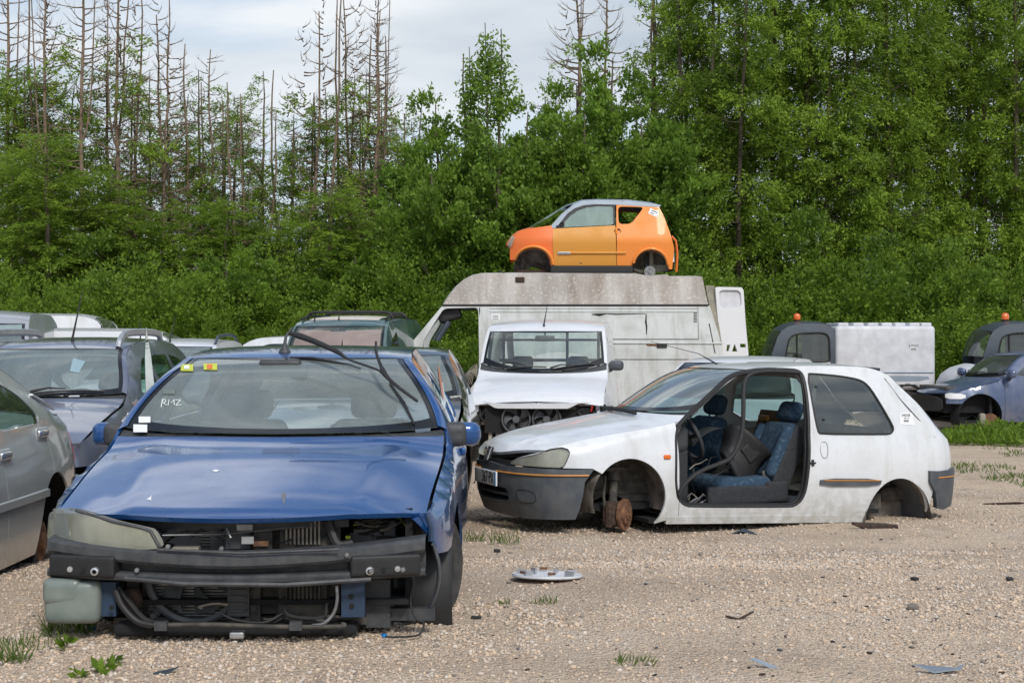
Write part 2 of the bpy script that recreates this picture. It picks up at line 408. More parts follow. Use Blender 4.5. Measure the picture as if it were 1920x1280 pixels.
# ------------------------------------------------------------------ car bodies
# local axes of every car: x = sideways, y = backwards from the front, z = up
class Car:
    def __init__(s, plan, sprof, fprof, P, bow, crown, yc, zb, kap=1.0, loc=(0, 0, 0), rot=0, cp=2.4, rprof=None, crease=None):
        s.crease = crease
        s.loc = np.array(loc, float); s.rot = rot
        pl = catmull(plan, 14)                                 # (y_back, half width) from front centre to rear centre
        d = np.concatenate([[0], np.cumsum(np.linalg.norm(np.diff(pl, axis=0), axis=1))])
        s.s = d; s.pu = pl[:, 0]; s.py = pl[:, 1]; s.W = s.py.max(); s.smax = d[-1]
        tu = np.gradient(s.pu, d); ty = np.gradient(s.py, d); L = np.hypot(tu, ty)
        s.nu = -ty / L; s.ny = tu / L                          # outward normal (u, y)
        s.sp = Fn(sprof); s.fp = Fn(fprof); s.rp = Fn(rprof) if rprof else s.fp
        s.P = Fn(P); s.b = Fn(bow); s.c = Fn(crown); s.yc_ = Fn(yc); s.zb_ = Fn(zb); s.kap = Fn(kap, True); s.cp = cp
        c, sn = math.cos(rot), math.sin(rot); s.R = np.array([[c, -sn, 0], [sn, c, 0], [0, 0, 1]])
    # top surface
    def Z(s, x, u):
        v = np.abs(x) / s.W
        z = s.P(u - s.b(u) * v**2) - s.c(u) * v**s.cp
        if s.crease:      # two pressed ridges running up the bonnet, fading out at both ends
            u0, u1, x0, x1, hh = s.crease; t = np.clip((u - u0) / (u1 - u0), 0, 1); xc = x0 + (x1 - x0) * t; a = np.abs(x)
            z = z + hh * np.where(a < xc, np.exp(-((xc - a) / .13)**2), np.exp(-((a - xc) / .035)**2)) * np.clip(np.sin(PI * np.clip((u - u0) / (u1 - u0), 0, 1)) * 3, 0, 1)
        return z
    def zc(s, u): return s.Z(s.yc_(u), u)
    def S(s, u):
        """outline length at a given distance behind the front, along the side"""
        i = int(np.argmax(s.pu > s.pu.min() + 1e-9)); k = int(np.argmax(s.pu))
        return np.interp(u, s.pu[:k + 1], s.s[:k + 1])
    def U(s, q): return np.interp(np.abs(q), s.s, s.pu)
    def Sy(s, y):
        """outline length for a sideways distance, across the front"""
        k = int(np.argmax(s.py > s.W * .985)); return np.interp(y, s.py[:k + 1], s.s[:k + 1])
    def Sr(s, y):
        k = len(s.py) - 1 - int(np.argmax(s.py[::-1] > s.W * .985)); return np.interp(y, s.py[k:][::-1], s.s[k:][::-1])
    def skin(s, q, z, off=0.0):
        sg = np.where(q < 0, -1.0, 1.0); a = np.abs(q)
        u = np.interp(a, s.s, s.pu); y = np.interp(a, s.s, s.py); nu = np.interp(a, s.s, s.nu); ny = np.interp(a, s.s, s.ny)
        zb = s.zb_(u); w = np.clip(np.abs(nu), 0, 1)**2; zz = np.minimum(z, zb)
        endp = np.where(nu < 0, s.fp(zz), s.rp(zz)); ins = s.sp(zz) * (1 - w) + endp * w + off
        yl = y - ny * ins; ul = u - nu * ins
        zc = s.zc(u); yc = s.yc_(u); t = np.clip((z - zb) / np.maximum(zc - zb, 1e-4), 0, 1.3)
        k = s.kap(u); up = (z > zb) & (zc > zb + .002)
        tt = np.power(np.maximum(t, 0), k)
        yu = yl + (np.minimum(yc, yl) - off * 0 - yl) * tt + .018 * 4 * t * (1 - t) * (zc - zb > .15)
        y2 = np.where(up, np.maximum(yu, 0), yl)
        return np.stack([sg * y2, ul, z], -1)
    def side(s, off=0.0): return lambda A: s.skin(A[:, 0], A[:, 1], off)
    def uz(s, pts, sg=1):
        """(distance back, height) points -> skin coordinates"""
        a = np.array(pts, float); return np.stack([sg * s.S(a[:, 0]), a[:, 1]], 1)
    def yz(s, pts):
        a = np.array(pts, float); return np.stack([np.sign(a[:, 0]) * s.Sy(np.abs(a[:, 0])), a[:, 1]], 1)
    def top(s, off=0.0): return lambda A: np.stack([A[:, 0], A[:, 1], s.Z(A[:, 0], A[:, 1]) - off], -1)
    # where a sight line meets the near side / the top of this car
    def ray(s, px, py):
        o = np.array([0, 0, CAMH]) - s.loc; d = np.array([(px - CX) / F, 1, (CY - py) / F])
        return s.R.T @ o, s.R.T @ d
    def pick(s, px, py, sg=1, it=12):
        o, d = s.ray(px, py); x = sg * s.W * .95; q, z = 0, 0
        for _ in range(it):
            t = (x - o[0]) / d[0]; p = o + t * d; q = s.S(p[1]); z = p[2]
            if z > s.zc(p[1]): z = float(s.zc(p[1])) * .5 + z * .5
            x = .5 * x + .5 * float(s.skin(np.array([sg * q]), np.array([z]))[0][0])
        return (sg * q, z)
    def pk(s, pts, sg=1): return np.array([s.pick(a, b, sg) for a, b in pts])
    def pickf(s, px, py):
        """meets the front skin"""
        o, d = s.ray(px, py); best = None
        q = np.linspace(-s.smax * .42, s.smax * .42, 700)
        t0 = (0 - o[1]) / d[1]; z = (o + t0 * d)[2]
        for _ in range(4):
            Pq = s.skin(q, np.full_like(q, z)); lat = o[0] + (Pq[:, 1] - o[1]) / d[1] * d[0]
            e = Pq[:, 0] - lat; k = np.where(np.sign(e[:-1]) != np.sign(e[1:]))[0]
            if len(k) == 0: i = int(np.argmin(np.abs(e)))
            else: i = k[np.argmin(Pq[k, 1])]
            t = (Pq[i, 1] - o[1]) / d[1]; z = (o + t * d)[2]
        return (q[i], z)
    def pkf(s, pts): return np.array([s.pickf(a, b) for a, b in pts])
    def picktop(s, px, py, umax=4.6):
        o, d = s.ray(px, py); t = np.linspace(2, 60, 12000); p = o + t[:, None] * d
        k = (p[:, 1] > 0) & (p[:, 1] < umax) & (np.abs(p[:, 0]) < s.W * 1.05)
        p = p[k]
        if len(p) == 0: return (0, 0)
        f = p[:, 2] - s.Z(p[:, 0], p[:, 1]); j = np.where(f < 0)[0]
        i = j[0] if len(j) else int(np.argmin(f)); return (p[i, 0], p[i, 1])
    def pkt(s, pts): return np.array([s.picktop(a, b) for a, b in pts])
    # regular patch of the top surface between two cross lines and the cant line
    def patch(s, u0, u1, b0=0, b1=0, ins=0.0, nx=28, ny=16, off=0.0, e0=None, e1=None, vmax=1.0):
        v = np.linspace(-vmax, vmax, nx); t = np.linspace(0, 1, ny); T, Vv = np.meshgrid(t, v, indexing='ij')
        a = u0 + b0 * Vv**2; b = u1 + b1 * Vv**2; u = a + (b - a) * T
        e = s.yc_(u) - ins
        x = Vv * e; return np.stack([x, u, s.Z(x, u) - off], -1)[:, ::-1]
    def obj(s, name, label, cat, group=None):
        s.root = thing(name, label, cat, tuple(s.loc), s.rot, group); return s.root

def arch_bottom(u, base, arches):
    z = np.full_like(u, base) if np.isscalar(base) else base(u)
    for (cu, cz, r, rz) in arches:
        k = np.abs(u - cu) < r; z = np.where(k, np.maximum(z, cz + rz * np.sqrt(np.maximum(0, 1 - ((u - cu) / r)**2))), z)
    return z
def seg_loop(car, ua, ub, base, arches=(), top=None, topgap=.004, ztopf=None):
    """outline of one side panel between two distances along the car, above the sill and round the wheel arches"""
    brk = [ua, ub]
    us = list(np.linspace(ua, ub, max(6, int((ub - ua) / .05))))
    for (cu, cz, r, rz) in arches:
        us += [u for u in cu + r * np.sin(np.linspace(-PI / 2, PI / 2, 24)) if ua < u < ub]
        us += [u for u in (cu - r - .001, cu + r + .001) if ua < u < ub]
    us = np.array(sorted(set(us))); lo = arch_bottom(us, base, arches)
    ut = np.linspace(ub, ua, max(6, int((ub - ua) / .05)))
    hi = (top(ut) if top else car.zc(ut)) - topgap
    return np.concatenate([np.stack([us, lo], 1), np.stack([ut, hi], 1)])
def wheel_well(car, sg, cu, cz, r, rz, depth=.35, mat='liner', y=None):
    """muddy half tunnel behind a wheel arch"""
    m = MB(); n = 18; G = []
    yo = (y if y is not None else float(car.skin(np.array([car.S(cu)]), np.array([cz + rz]))[0][0])) - .012
    for k, dd in enumerate((0, .02, depth * .5, depth)):
        ring = []
        for i in range(n + 1):
            a = PI * i / n - .35 + .7 * i / n; f = 1.0 + .04 * (k > 0)
            ring.append((sg * (yo - dd), cu + r * f * math.cos(a), cz + rz * f * math.sin(a)))
        G.append(ring)
    m.grid(G, flip=sg < 0)
    c = [(sg * (yo - depth), cu, cz)] + G[-1]; m.add(c, [(0, i, i + 1) for i in range(1, n + 1)])
    return m.build('wheel_well', mat, car.root)
def hub(mb, x, u, z, sg, r=.12):
    mb.lathe([(0, .0), (r * .35, 0), (r * .36, -.02), (r * .5, -.022), (r, -.022), (r, -.045), (r * .4, -.05), (0, -.05)], (x, u, z), (sg, 0, 0), 28)
    for k in range(4):
        a = k * PI / 2 + .4; mb.tube([(x - sg * .022, u + r * .26 * math.cos(a), z + r * .26 * math.sin(a)), (x + sg * .004, u + r * .26 * math.cos(a), z + r * .26 * math.sin(a))], .007, 6)
def seat(car, x, u, z, cloth='cloth_grey', side='cloth_side', rec=.42, head=True, hh=.56, w=.5):
    """front seat: cushion, reclined back with bolsters, headrest"""
    r = car.root
    c, s_ = math.cos(rec), math.sin(rec); R = [[1, 0, 0], [0, c, s_], [0, -s_, c]]
    m = MB().rbox((x, u, z), (w, .50, .15), .06); m.build('seat_cushion', cloth, r)
    m = MB(); m.rbox((x, u + .27 + s_ * hh / 2, z + .02 + c * hh / 2), (w - .04, .13, hh), .06, rot=R)
    for k in (-1, 1): m.rbox((x + k * (w / 2 - .05), u + .25 + s_ * hh / 2, z + .02 + c * hh / 2), (.09, .17, hh * .86), .04, rot=R)
    b = m.build('seat_back', cloth, r)
    if head:
        hz = z + c * (hh + .12); m = MB().rbox((x, u + .27 + s_ * (hh + .12), hz), (.27, .11, .17), .05, rot=R)
        for k in (-1, 1): m.tube([(x + k * .06, u + .27 + s_ * hh, z + c * (hh - .03)), (x + k * .06, u + .27 + s_ * (hh + .1), hz)], .008, 6)
        m.build('headrest', cloth, r)
def steering(car, x, u, z, r=.185, tilt=.45, mat='dash'):
    m = MB(); ax = np.array([0, math.cos(tilt), math.sin(tilt)]); X = np.array([1, 0, 0]); Y = np.cross(ax, X); c = np.array([x, u, z])
    a = np.linspace(0, 2 * PI, 33); m.tube([c + r * (math.cos(t) * X + math.sin(t) * Y) for t in a], .016, 8, caps=False)
    for t in (-.15, PI + .15, -PI / 2): m.tube([c + .05 * (math.cos(t) * X + math.sin(t) * Y) - ax * .02, c + r * (math.cos(t) * X + math.sin(t) * Y)], .018, 6)
    m.lathe([(0, .02), (.06, .015), (.075, -.02), (.05, -.05), (0, -.05)], c, ax, 20); m.tube([c - ax * .04, c - ax * .3], .03, 8)
    m.build('steering_wheel', mat, car.root)
def wiper(car, pts_top, mat='rubber'):
    """wiper arm with blade resting on the screen; points are (sideways, back) on the glass"""
    m = MB(); a, b, c = [np.array(p) for p in pts_top]
    f = lambda p, o: (p[0], p[1], float(car.Z(p[0], p[1])) + o)
    m.tube([f(a, .02), f(a * .5 + b * .5, .04), f(b, .03)], [.013, .009, .006], 6)
    L = [b + (c - b) * t for t in np.linspace(-.9, 1, 9)]; m.tube([f(p, .014) for p in L], .008, 6)
    return m.build('wiper', mat, car.root)
def strip(car, pts, w=.012, mat='rubber', name='seal', off=-.003, closed=True, r=None):
    """rubber strip following a line drawn on the skin"""
    P = np.array(pts, float)
    if closed: P = np.concatenate([P, P[:1]])
    P = densify(P, .04) if closed else P
    V = car.skin(P[:, 0], P[:, 1], off)
    if closed: V = np.concatenate([V, V[:1]])
    return MB().tube(V, w / 2 if r is None else r, 6, caps=not closed).build(name, mat, car.root)
def mirror(car, sg, u, z, mat='plastic', shell=None, yy=None, sc=1.0):
    x0 = sg * float(car.yc_(u)) if yy is None else sg * yy
    def wp(V):
        V = V.copy(); t = np.clip((V[:, 0] * sg) / .11, -1, 1); V[:, 2] *= 1 - .18 * np.maximum(0, -t) ; V[:, 1] += -.03 * np.cos(t * 1.4) ; return V
    m = MB().rbox((x0 + sg * .17 * sc, u, z + .03), (.23 * sc, .12 * sc, .15 * sc), .055 * sc, warp=wp)
    ms = m.build('door_mirror', shell or mat, car.root)
    a = MB().tube([(x0 - sg * .01, u + .02, z - .05), (x0 + sg * .05, u + .015, z - .02), (x0 + sg * .10, u + .01, z)], [.04, .035, .03], 8)
    a.build('mirror_foot', mat, car.root)
    return ms

def cabin(car, uc, ur, zf, belt, cloth='cloth_grey', heads=True, wheel=1, back=True, w=.6, hh=.56, sx=.36, seatu=None, hd=0.0):
    """floor, dashboard, seats behind the glass"""
    r = car.root
    m = MB().box((0, (uc + ur) / 2, zf), (2 * w + .2, ur - uc + .5, .02)); m.build('floor_pan', 'black', r)
    def wp(V):
        V = V.copy(); V[:, 1] += .22 * (V[:, 0] / w)**2; return V
    MB().rbox((0, uc + .22, belt - .13), (2 * w + .12, .52, .24), .07, n=8, warp=wp).build('dashboard', 'dash', r)
    su = seatu or uc + .85
    for k in (-1, 1): seat(car, k * sx, su, belt - .52, cloth, hh=hh, head=heads)
    if wheel: steering(car, wheel * sx, uc + .52, belt - .10)
    if back:
        MB().rbox((0, su + 1.0, belt - .32), (2 * w - .05, .16, .52), .06, rot=[[1, 0, 0], [0, .93, .36], [0, -.36, .93]]).rbox((0, su + .8, belt - .55), (2 * w - .05, .5, .15), .06).build('rear_bench', cloth, r)

def std_top(car, paint, uh0, uh1, bh0, bh1, uw0, uw1, bw0, bw1, ur1, br1, ug1, bg1, glass='glass_ws', hood=True, roof=None, hood_ins=.0, pil=.035, rearglass=True, ut1=None, bt1=0):
    """hood, windscreen with black edge, roof, rear screen, tailgate or boot lid"""
    r = car.root
    if hood:
        G = car.patch(uh0, uh1, bh0, bh1, hood_ins + .004, 36, 22); lipd = .02
        m = MB().grid(G); E = G[0].copy(); E[:, 2] -= lipd; E[:, 1] += .012; m.grid(np.stack([E, G[0]]))
        for j in (0, -1):
            E = G[:, j].copy(); E[:, 2] -= lipd; E[:, 0] *= .99; m.grid(np.stack([E, G[:, j]]), flip=j == 0)
        m.build('bonnet', paint, r)
    # scuttle between hood and glass
    MB().grid(car.patch(uh1 - .03, uw0 + .03, bh1, bw0, .01, 24, 3, off=.025)).build('scuttle', 'plastic', r)
    MB().grid(car.patch(uw0, uw1, bw0, bw1, pil, 30, 18, off=.004)).build('windscreen', glass, r)
    # black printed edge, 2 mm proud of the glass
    m = MB(); a = .05; fr = car.patch(uw0, uw1, bw0, bw1, pil, 31, 23, off=.001)
    inn = car.patch(uw0 + .045, uw1 - .03, bw0, bw1, pil + .035, 31, 23, off=.001)
    for (A, B) in ((fr[0], inn[0]), (inn[-1], fr[-1])): m.grid(np.stack([A, B]))
    m.grid(np.stack([fr[:, 0], inn[:, 0]]), flip=True); m.grid(np.stack([inn[:, -1], fr[:, -1]]), flip=True)
    m.build('windscreen_seal', 'frit', r)
    MB().grid(car.patch(uw1, ur1, bw1, br1, 0, 30, 22)).build('roof', roof or paint, r)
    # pillars beside the windscreen
    t = np.linspace(0, 1, 16)
    for sg in (-1, 1):
        m = MB(); u = (uw0 + bw0) + (uw1 + bw1 - uw0 - bw0) * t; G = []
        for ins in (pil + .004, pil * .5, 0): x = sg * (car.yc_(u) - ins); G.append(np.stack([x, u, car.Z(x, u) + (.004 if ins else 0)], 1))
        m.grid(G, flip=sg > 0); m.build('windscreen_pillar', paint, r)
    if rearglass:
        MB().grid(car.patch(ur1, ug1, br1, bg1, .09, 24, 10, off=.004)).build('rear_screen', 'glass', r)
        for sg in (-1, 1):
            m = MB(); u = ur1 + br1 + (ug1 + bg1 - ur1 - br1) * t; G = []
            for ins in (.10, .05, 0): x = sg * (car.yc_(u) - ins); G.append(np.stack([x, u, car.Z(x, u)], 1))
            m.grid(G, flip=sg > 0); m.build('rear_pillar', paint, r)
        if ut1: MB().grid(car.patch(ug1, ut1, bg1, bt1, 0, 24, 10)).build('boot_lid', paint, r)
# ------------------------------------------------------------------ blue saloon without its front bumper, in the foreground
def blue_car():
    Y0 = 6.1
    c = Car(plan=[(.05, 0), (.065, .3), (.11, .56), (.22, .735), (.40, .835), (.75, .885), (1.3, .902), (2.3, .905), (3.3, .89), (4.1, .82), (4.45, .70), (4.55, .4), (4.57, 0)],
            sprof=[(.1, .07), (.25, .025), (.45, .0), (.6, .004), (.75, .02), (.85, .045), (1.0, .08)], fprof=[(.1, .05), (.4, 0), (.6, .01), (.7, .03)],
            P=[(0, .62), (.05, .680), (.2, .728), (.5, .80), (.8, .865), (1.12, .925), (1.2, .955), (1.95, 1.305), (2.1, 1.335), (2.5, 1.368), (2.9, 1.378), (3.3, 1.345), (3.5, 1.28), (4.0, 1.05), (4.1, 1.02), (4.5, .99), (4.57, .85)],
            bow=[(0, .19), (.6, .22), (1.2, .28), (1.9, .14), (3.3, .08), (4.5, .15)], crown=[(0, .022), (.5, .05), (1.1, .055), (1.5, .05), (2.6, .065), (4.2, .05)],
            yc=[(0, .785), (.3, .79), (1.25, .825), (1.45, .822), (2.08, .612), (2.6, .592), (3.3, .585), (4.05, .69), (4.5, .70)],
            zb=[(0, .50), (.3, .61), (.7, .73), (1.1, .80), (1.4, .85), (1.7, .90), (2.5, .925), (3.6, .945), (4.1, .92), (4.5, .86)],
            kap=[(0, 2.4), (1.3, 2), (1.6, 1.1), (3.9, 1), (4.1, 2)], loc=(-1.13, Y0, 0), rot=math.radians(.6), crease=(.08, 1.25, .46, .62, .006), cp=2.8)
    r = c.obj('scrap_car', 'blue saloon in the foreground, front bumper gone, wiper arm sticking up over its roof', 'car')
    def B(px, py, u): d = Y0 + u; return ((px - CX) / F * d + 1.12, u, CAMH - (py - CY) / F * d)
    std_top(c, 'blue', .055, 1.17, .21, .26, 1.21, 1.98, .28, .13, 3.32, .08, 4.0, .1, hood_ins=.012, pil=.042, ut1=4.5, bt1=.1)
    # sides
    AR = [(.93, .27, .37, .385), (3.62, .27, .36, .36)]
    sill = lambda u: np.where(u < .6, .50, .20) + 0 * u
    for sg in (1, -1):
        L = c.side()
        if sg == 1:
            # left wing: its nose is cut away round the missing headlamp
            pts = [(.30, .575), (.36, .50), (.50, .49)] + [(.93 + .40 * math.cos(a), .27 + .385 * math.sin(a)) for a in np.linspace(2.5, 0, 20)] + [(1.34, .2), (1.47, .2), (1.47, .84)]
        else:
            pts = [(.20, .57), (.36, .53), (.50, .49)] + [(.93 + .40 * math.cos(a), .27 + .385 * math.sin(a)) for a in np.linspace(2.5, 0, 20)] + [(1.34, .2), (1.47, .2), (1.47, .84)]
        ut = np.linspace(1.47, .21, 26); pts += list(zip(ut, c.zc(ut) + .001))
        panel(MB(), L, c.uz(pts, sg), h=.035, rim=.012).build('front_wing', 'blue', r)
        win1 = rnd([(1.80, .965), (2.06, 1.13), (2.30, 1.215), (2.45, 1.235), (2.50, .955)], .04)
        win2 = rnd([(2.58, .955), (2.55, 1.24), (3.0, 1.245), (3.35, 1.19), (3.52, 1.10), (3.50, .97)], .05)
        for a, b, nm, wins in ((1.476, 2.53, 'front_door', [win1]), (2.536, 3.56, 'rear_door', [win2]), (3.566, 4.50, 'rear_wing', [])):
            if nm == 'rear_wing':
                lp = seg_loop(c, a, b, .22, AR[1:])
            else: lp = seg_loop(c, a, b, .22, AR)
            panel(MB(), L, c.uz(lp, sg), [c.uz(w, sg) for w in wins], h=.06, rim=.015, holerim=.03).build(nm, 'blue', r)
            for w in wins:
                panel(MB(), c.side(.012), c.uz(w, sg), h=.08).build('side_window', 'glass', r)
        panel(MB(), L, c.uz([(1.35, .12), (3.3, .12), (3.3, .212), (1.35, .212)], sg), h=.08, rim=.02).build('sill', 'blue', r)
        wheel_well(c, sg, .93, .27, .40, .385, .33, 'rubber'); wheel_well(c, sg, 3.62, .27, .36, .36, .3)
        m = MB(); q = c.uz([(1.55, .55), (2.5, .56)], sg); hd = c.skin(np.array([q[0, 0] + sg * .72]), np.array([.80]))[0]
        m.rbox(hd + np.array([sg * .012, 0, 0]), (.03, .17, .045), .012); m.build('door_handle', 'blue', r)
    # near wing: creases seen as a black split line and the torn liner hanging out of the wheel arch
    m = MB(); G = []
    for t in np.linspace(0, 1, 14):
        a = 2.55 - 2.35 * t; G.append([(.832, .93 + .385 * math.cos(a), .27 + .375 * math.sin(a)), (.77 - .03 * math.sin(7 * t), .93 + .36 * math.cos(a), .265 + .35 * math.sin(a)), (.70, .93 + .33 * math.cos(a), .26 + .33 * math.sin(a))])
    m.grid(G); m.build('arch_liner', 'rubber', r)
    m = MB(); P = catmull([B(818, 1020, .22), B(828, 1060, .24), B(826, 1100, .27), B(812, 1140, .3), B(800, 1158, .33)], 6); m.tube(P, [.020] * (len(P) - 3) + [.016, .012, .006], 8, flat=.45)
    m.build('hanging_liner_edge', 'bumper', r)
    G = []
    for t in np.linspace(0, 1, 9):
        G.append([(.845 + .01 * math.sin(5 * t), .60 + .04 * t, .60 - .48 * t + .02), (.835, .72 + .03 * t, .55 - .42 * t), (.80, .85, .30 - .16 * t)])
    MB().grid(G).build('torn_mudguard', 'rubber', r)
    # tyre still inside the arch
    MB().lathe([(.20, -.08), (.28, -.085), (.31, -.06), (.315, 0), (.31, .06), (.28, .085), (.20, .08), (.19, 0), (.2, -.08)], (.70, .86, .36), (1, -.55, 0), 40).build('tyre', 'tyre', r)
    # ---- engine bay walls
    m = MB(); m.box((0, .75, .32), (1.4, 1.1, .02)).box((0, 1.18, .55), (1.5, .03, .55))
    for k in (-1, 1): m.box((k * .70, .75, .50), (.03, .95, .40))
    m.build('engine_bay', 'black', r)
    MB().rbox((.05, .62, .50), (.55, .45, .28), .05).rbox((.1, .55, .67), (.42, .3, .06), .02).build('engine_block', 'dark', r)
    # ---- bumper beam
    m = MB(); G = []
    for x in np.linspace(-.775, .775, 61):
        e = abs(x) / .775; top = .543 + .050 * e**1.6; low = .425 + .012 * e; uo = .02 + .13 * e**2.2
        prof = [(.10, top + .004), (.01, top), (-.008, top - .012), (-.01, top - .045), (0, top - .058), (.05, top - .066), (.055, low + .036), (.0, low + .032), (-.012, low + .022), (-.01, low + .006), (.02, low - .004), (.10, low - .006)]
        G.append([(x, uo + a, b) for a, b in prof])
    m.grid(G, flip=False); m.build('bumper_beam', 'plastic', r, angle=25)
    for k in (-1, 1):
        m = MB(); R = lambda a: [[math.cos(a), -math.sin(a), 0], [math.sin(a), math.cos(a), 0], [0, 0, 1]]
        m.rbox((k * .61, .112, .488), (.29, .08, .088), .012, rot=R(k * .24))
        b = m.build('beam_end', 'rubber', r)
        m = MB(); m.lathe([(0, -.006), (.011, -.005), (.013, 0), (.013, .01)], (k * .665, .082, .475), (0, 1, 0), 14)
        m.lathe([(.009, -.012), (.016, -.010), (.017, .01)], (k * .555, .048, .472), (0, 1, 0), 14); m.build('bolt', 'alu' , r)
        MB().lathe([(0, .0), (.010, .0)], (k * .61, .062, .475), (0, 1, 0), 12).build('bolt_hole', 'black', r)
    MB().tube([B(240, 1083, .04), B(350, 1094, .0), B(540, 1096, 0), B(700, 1086, .04)], .010, 6).tube([B(300, 1030, .03), B(460, 1037, .0), B(640, 1030, .02)], .006, 5).build('beam_rib', 'plastic', r)
    # odds and ends: horn, brackets, pipes and torn foam in the opening
    MB().lathe([(0, -.03), (.045, -.03), (.05, -.01), (.03, .02), (0, .025)], B(255, 1122, .2), (.2, 1, 0), 20).build('horn', 'rust_dark', r)
    MB().box(B(470, 1012, .15), (.05, .012, .03)).build('bracket', 'alu', r); MB().box(B(495, 1018, .16), (.06, .03, .02)).build('bracket', 'rust', r)
    MB().rbox(B(355, 1028, .12), (.11, .05, .02), .006).build('torn_foam', 'copper', r)
    for k in range(14):
        px, py = random.uniform(300, 690), random.choice((random.uniform(990, 1030), random.uniform(1105, 1160))); u = random.uniform(.14, .24)
        a = np.array(B(px, py, u)); pts = [a]
        for _ in range(3): pts.append(pts[-1] + [random.uniform(-.07, .07), random.uniform(-.02, .02), random.uniform(-.03, .02)])
        MB().tube(catmull(pts, 5), random.choice((.0025, .004, .006)), 5).build('loose_wire', random.choice(['rubber', 'rubber', 'dark', 'copper']), r)
    for px, py in ((320, 1024), (420, 1028), (655, 1040), (262, 1068), (760, 1068), (700, 1070)):
        MB().lathe([(0, -.008), (.009, -.007), (.010, .01)], B(px, py, .03), (0, 1, 0), 8).build('screw', 'steel', r)
    MB().tube([B(805, 965, .28), B(815, 990, .27), B(813, 1015, .26)], .012, 6).build('lamp_bracket', 'blue_frame', r)
    # ---- headlamp on the driver's right, lens over a bright bowl
    lp = chaikin(c.pkf([(90, 962), (98, 951), (150, 957), (215, 978), (272, 990), (286, 994), (303, 1021), (296, 1029), (200, 1026), (92, 1012)]), 1)
    panel(MB(), c.side(-.018), lp, h=.02, rim=.05).build('headlamp', 'lens', r)
    m = MB(); panel(m, c.side(.05), lp, h=.04); m.lathe([(.0, .06), (.03, .05), (.045, .02), (.05, -.01)], (-.56, .19, .600), (0.15, 1, 0), 20); m.lathe([(.0, .05), (.03, .045), (.045, .01), (.05, -.01)], (-.70, .27, .615), (.3, 1, 0), 20)
    m.box((-.63, .24, .61), (.012, .06, .10)); m.build('headlamp_bowl', 'alu', r)
    MB().tube([c.skin(np.array([q]), np.array([z]), -.02)[0] for q, z in c.pkf([(150, 955), (215, 976), (270, 988), (288, 994), (304, 1022)])], .007, 6).build('headlamp_trim', 'plastic', r)
    # ---- radiator pack
    m = MB(); m.box((-.17, .30, .44), (.50, .03, .44)); m.box((.24, .30, .46), (.34, .05, .40)); m.box((0, .28, .235), (1.05, .08, .03))
    m.box((.055, .235, .44), (.06, .03, .42)).box((.10, .23, .53), (.075, .07, .23)).box((-.45, .27, .42), (.05, .04, .36)); m.build('radiator', 'dark', r)
    m = MB()
    for k in range(32): m.box((-.17, .281, .24 + k * .0128), (.44, .006, .004))
    m.build('radiator_fins', 'steel', r)
    m = MB(); m.lathe([(.185, -.02), (.20, -.03), (.213, -.02), (.213, .04), (.20, .045), (.19, .04), (.185, -.02)], (-.185, .235, .435), (0, 1, 0), 48)
    m.lathe([(.0, -.02), (.045, -.02), (.055, 0), (.055, .04)], (-.185, .235, .435), (0, 1, 0), 20)
    for k in range(4):
        a = PI / 4 + k * PI / 2; m.tube([(-.185 + .21 * math.cos(a), .25, .435 + .21 * math.sin(a)), (-.185 + .255 * math.cos(a), .255, .435 + .255 * math.sin(a))], .02, 6)
        m.lathe([(0, -.015), (.012, -.015), (.02, 0), (.022, .02)], (-.185 + .25 * math.cos(a), .245, .435 + .25 * math.sin(a)), (0, 1, 0), 12)
    fr = m.build('fan_shroud', 'fan', r)
    m = MB()
    for k in range(6):
        a = k * PI / 3 + .5; G = []
        for t in np.linspace(0, 1, 7):
            rr = .05 + .125 * t; sw = .35 * t; wd = .28 + .22 * t
            G.append([(-.185 + rr * math.cos(a + sw + wd * q), .255 - .03 * q, .435 + rr * math.sin(a + sw + wd * q)) for q in (-.8, -.3, .3, .8)])
        m.grid(G)
    m.build('fan_blades', 'fan', fr)
    MB().box((.27, .245, .60), (.21, .03, .15)).build('cooler_frame', 'dark', r); MB().box((.26, .245, .33), (.20, .03, .17)).build('lower_cooler_frame', 'dark', r)
    m = MB()
    for k in range(9): m.box((.195 + k * .017, .222, .615), (.008, .02, .115))
    m.build('cooler_fins', 'copper', r)
    m = MB()
    for k in range(9): m.box((.195 + k * .017, .222, .35), (.007, .02, .085))
    m.build('lower_cooler_fins', 'dark', r)
    m = MB(); m.box((.0, .19, .60), (.10, .03, .11)).box((.0, .2, .33), (.09, .03, .13)); [m.box((-.0, .18, .29 + k * .028), (.07, .012, .008)) for k in range(4)]
    m.box((0, .21, .46), (.06, .02, .3)); m.build('air_duct', 'plastic', r)
    MB().rbox((.03, .17, .635), (.07, .03, .035), .006).tube([B(425, 1000, .14), B(430, 990, .14), B(438, 1008, .13)], .006, 6).tube([B(310, 1003, .12), B(420, 1001, .14), B(540, 990, .16), B(600, 985, .2)], .0035, 5).build('bonnet_latch', 'steel', r)
    # slam panel under the bonnet lip
    G = []
    for x in np.linspace(-.45, .45, 19): uo = .20 + .1 * (x / .5)**2; G.append([(x, uo - .02, .625), (x, uo - .025, .655), (x, uo + .08, .66)])
    MB().grid(G).build('slam_panel', 'plastic', r)
    # hoses
    H = lambda pts, rr, mt='rubber', nm='hose': MB().tube(catmull([B(*p) for p in pts], 8), rr, 8).build(nm, mt, r)
    H([(222, 1105, .12), (235, 1135, .11), (262, 1163, .10), (292, 1172, .09)], .014)
    H([(228, 1100, .14), (250, 1130, .12), (275, 1158, .11), (300, 1168, .10)], .011)
    H([(290, 1171, .09), (400, 1170, .08), (520, 1174, .08), (640, 1174, .09), (648, 1168, .1)], .009, 'dark', 'cooler_pipe')
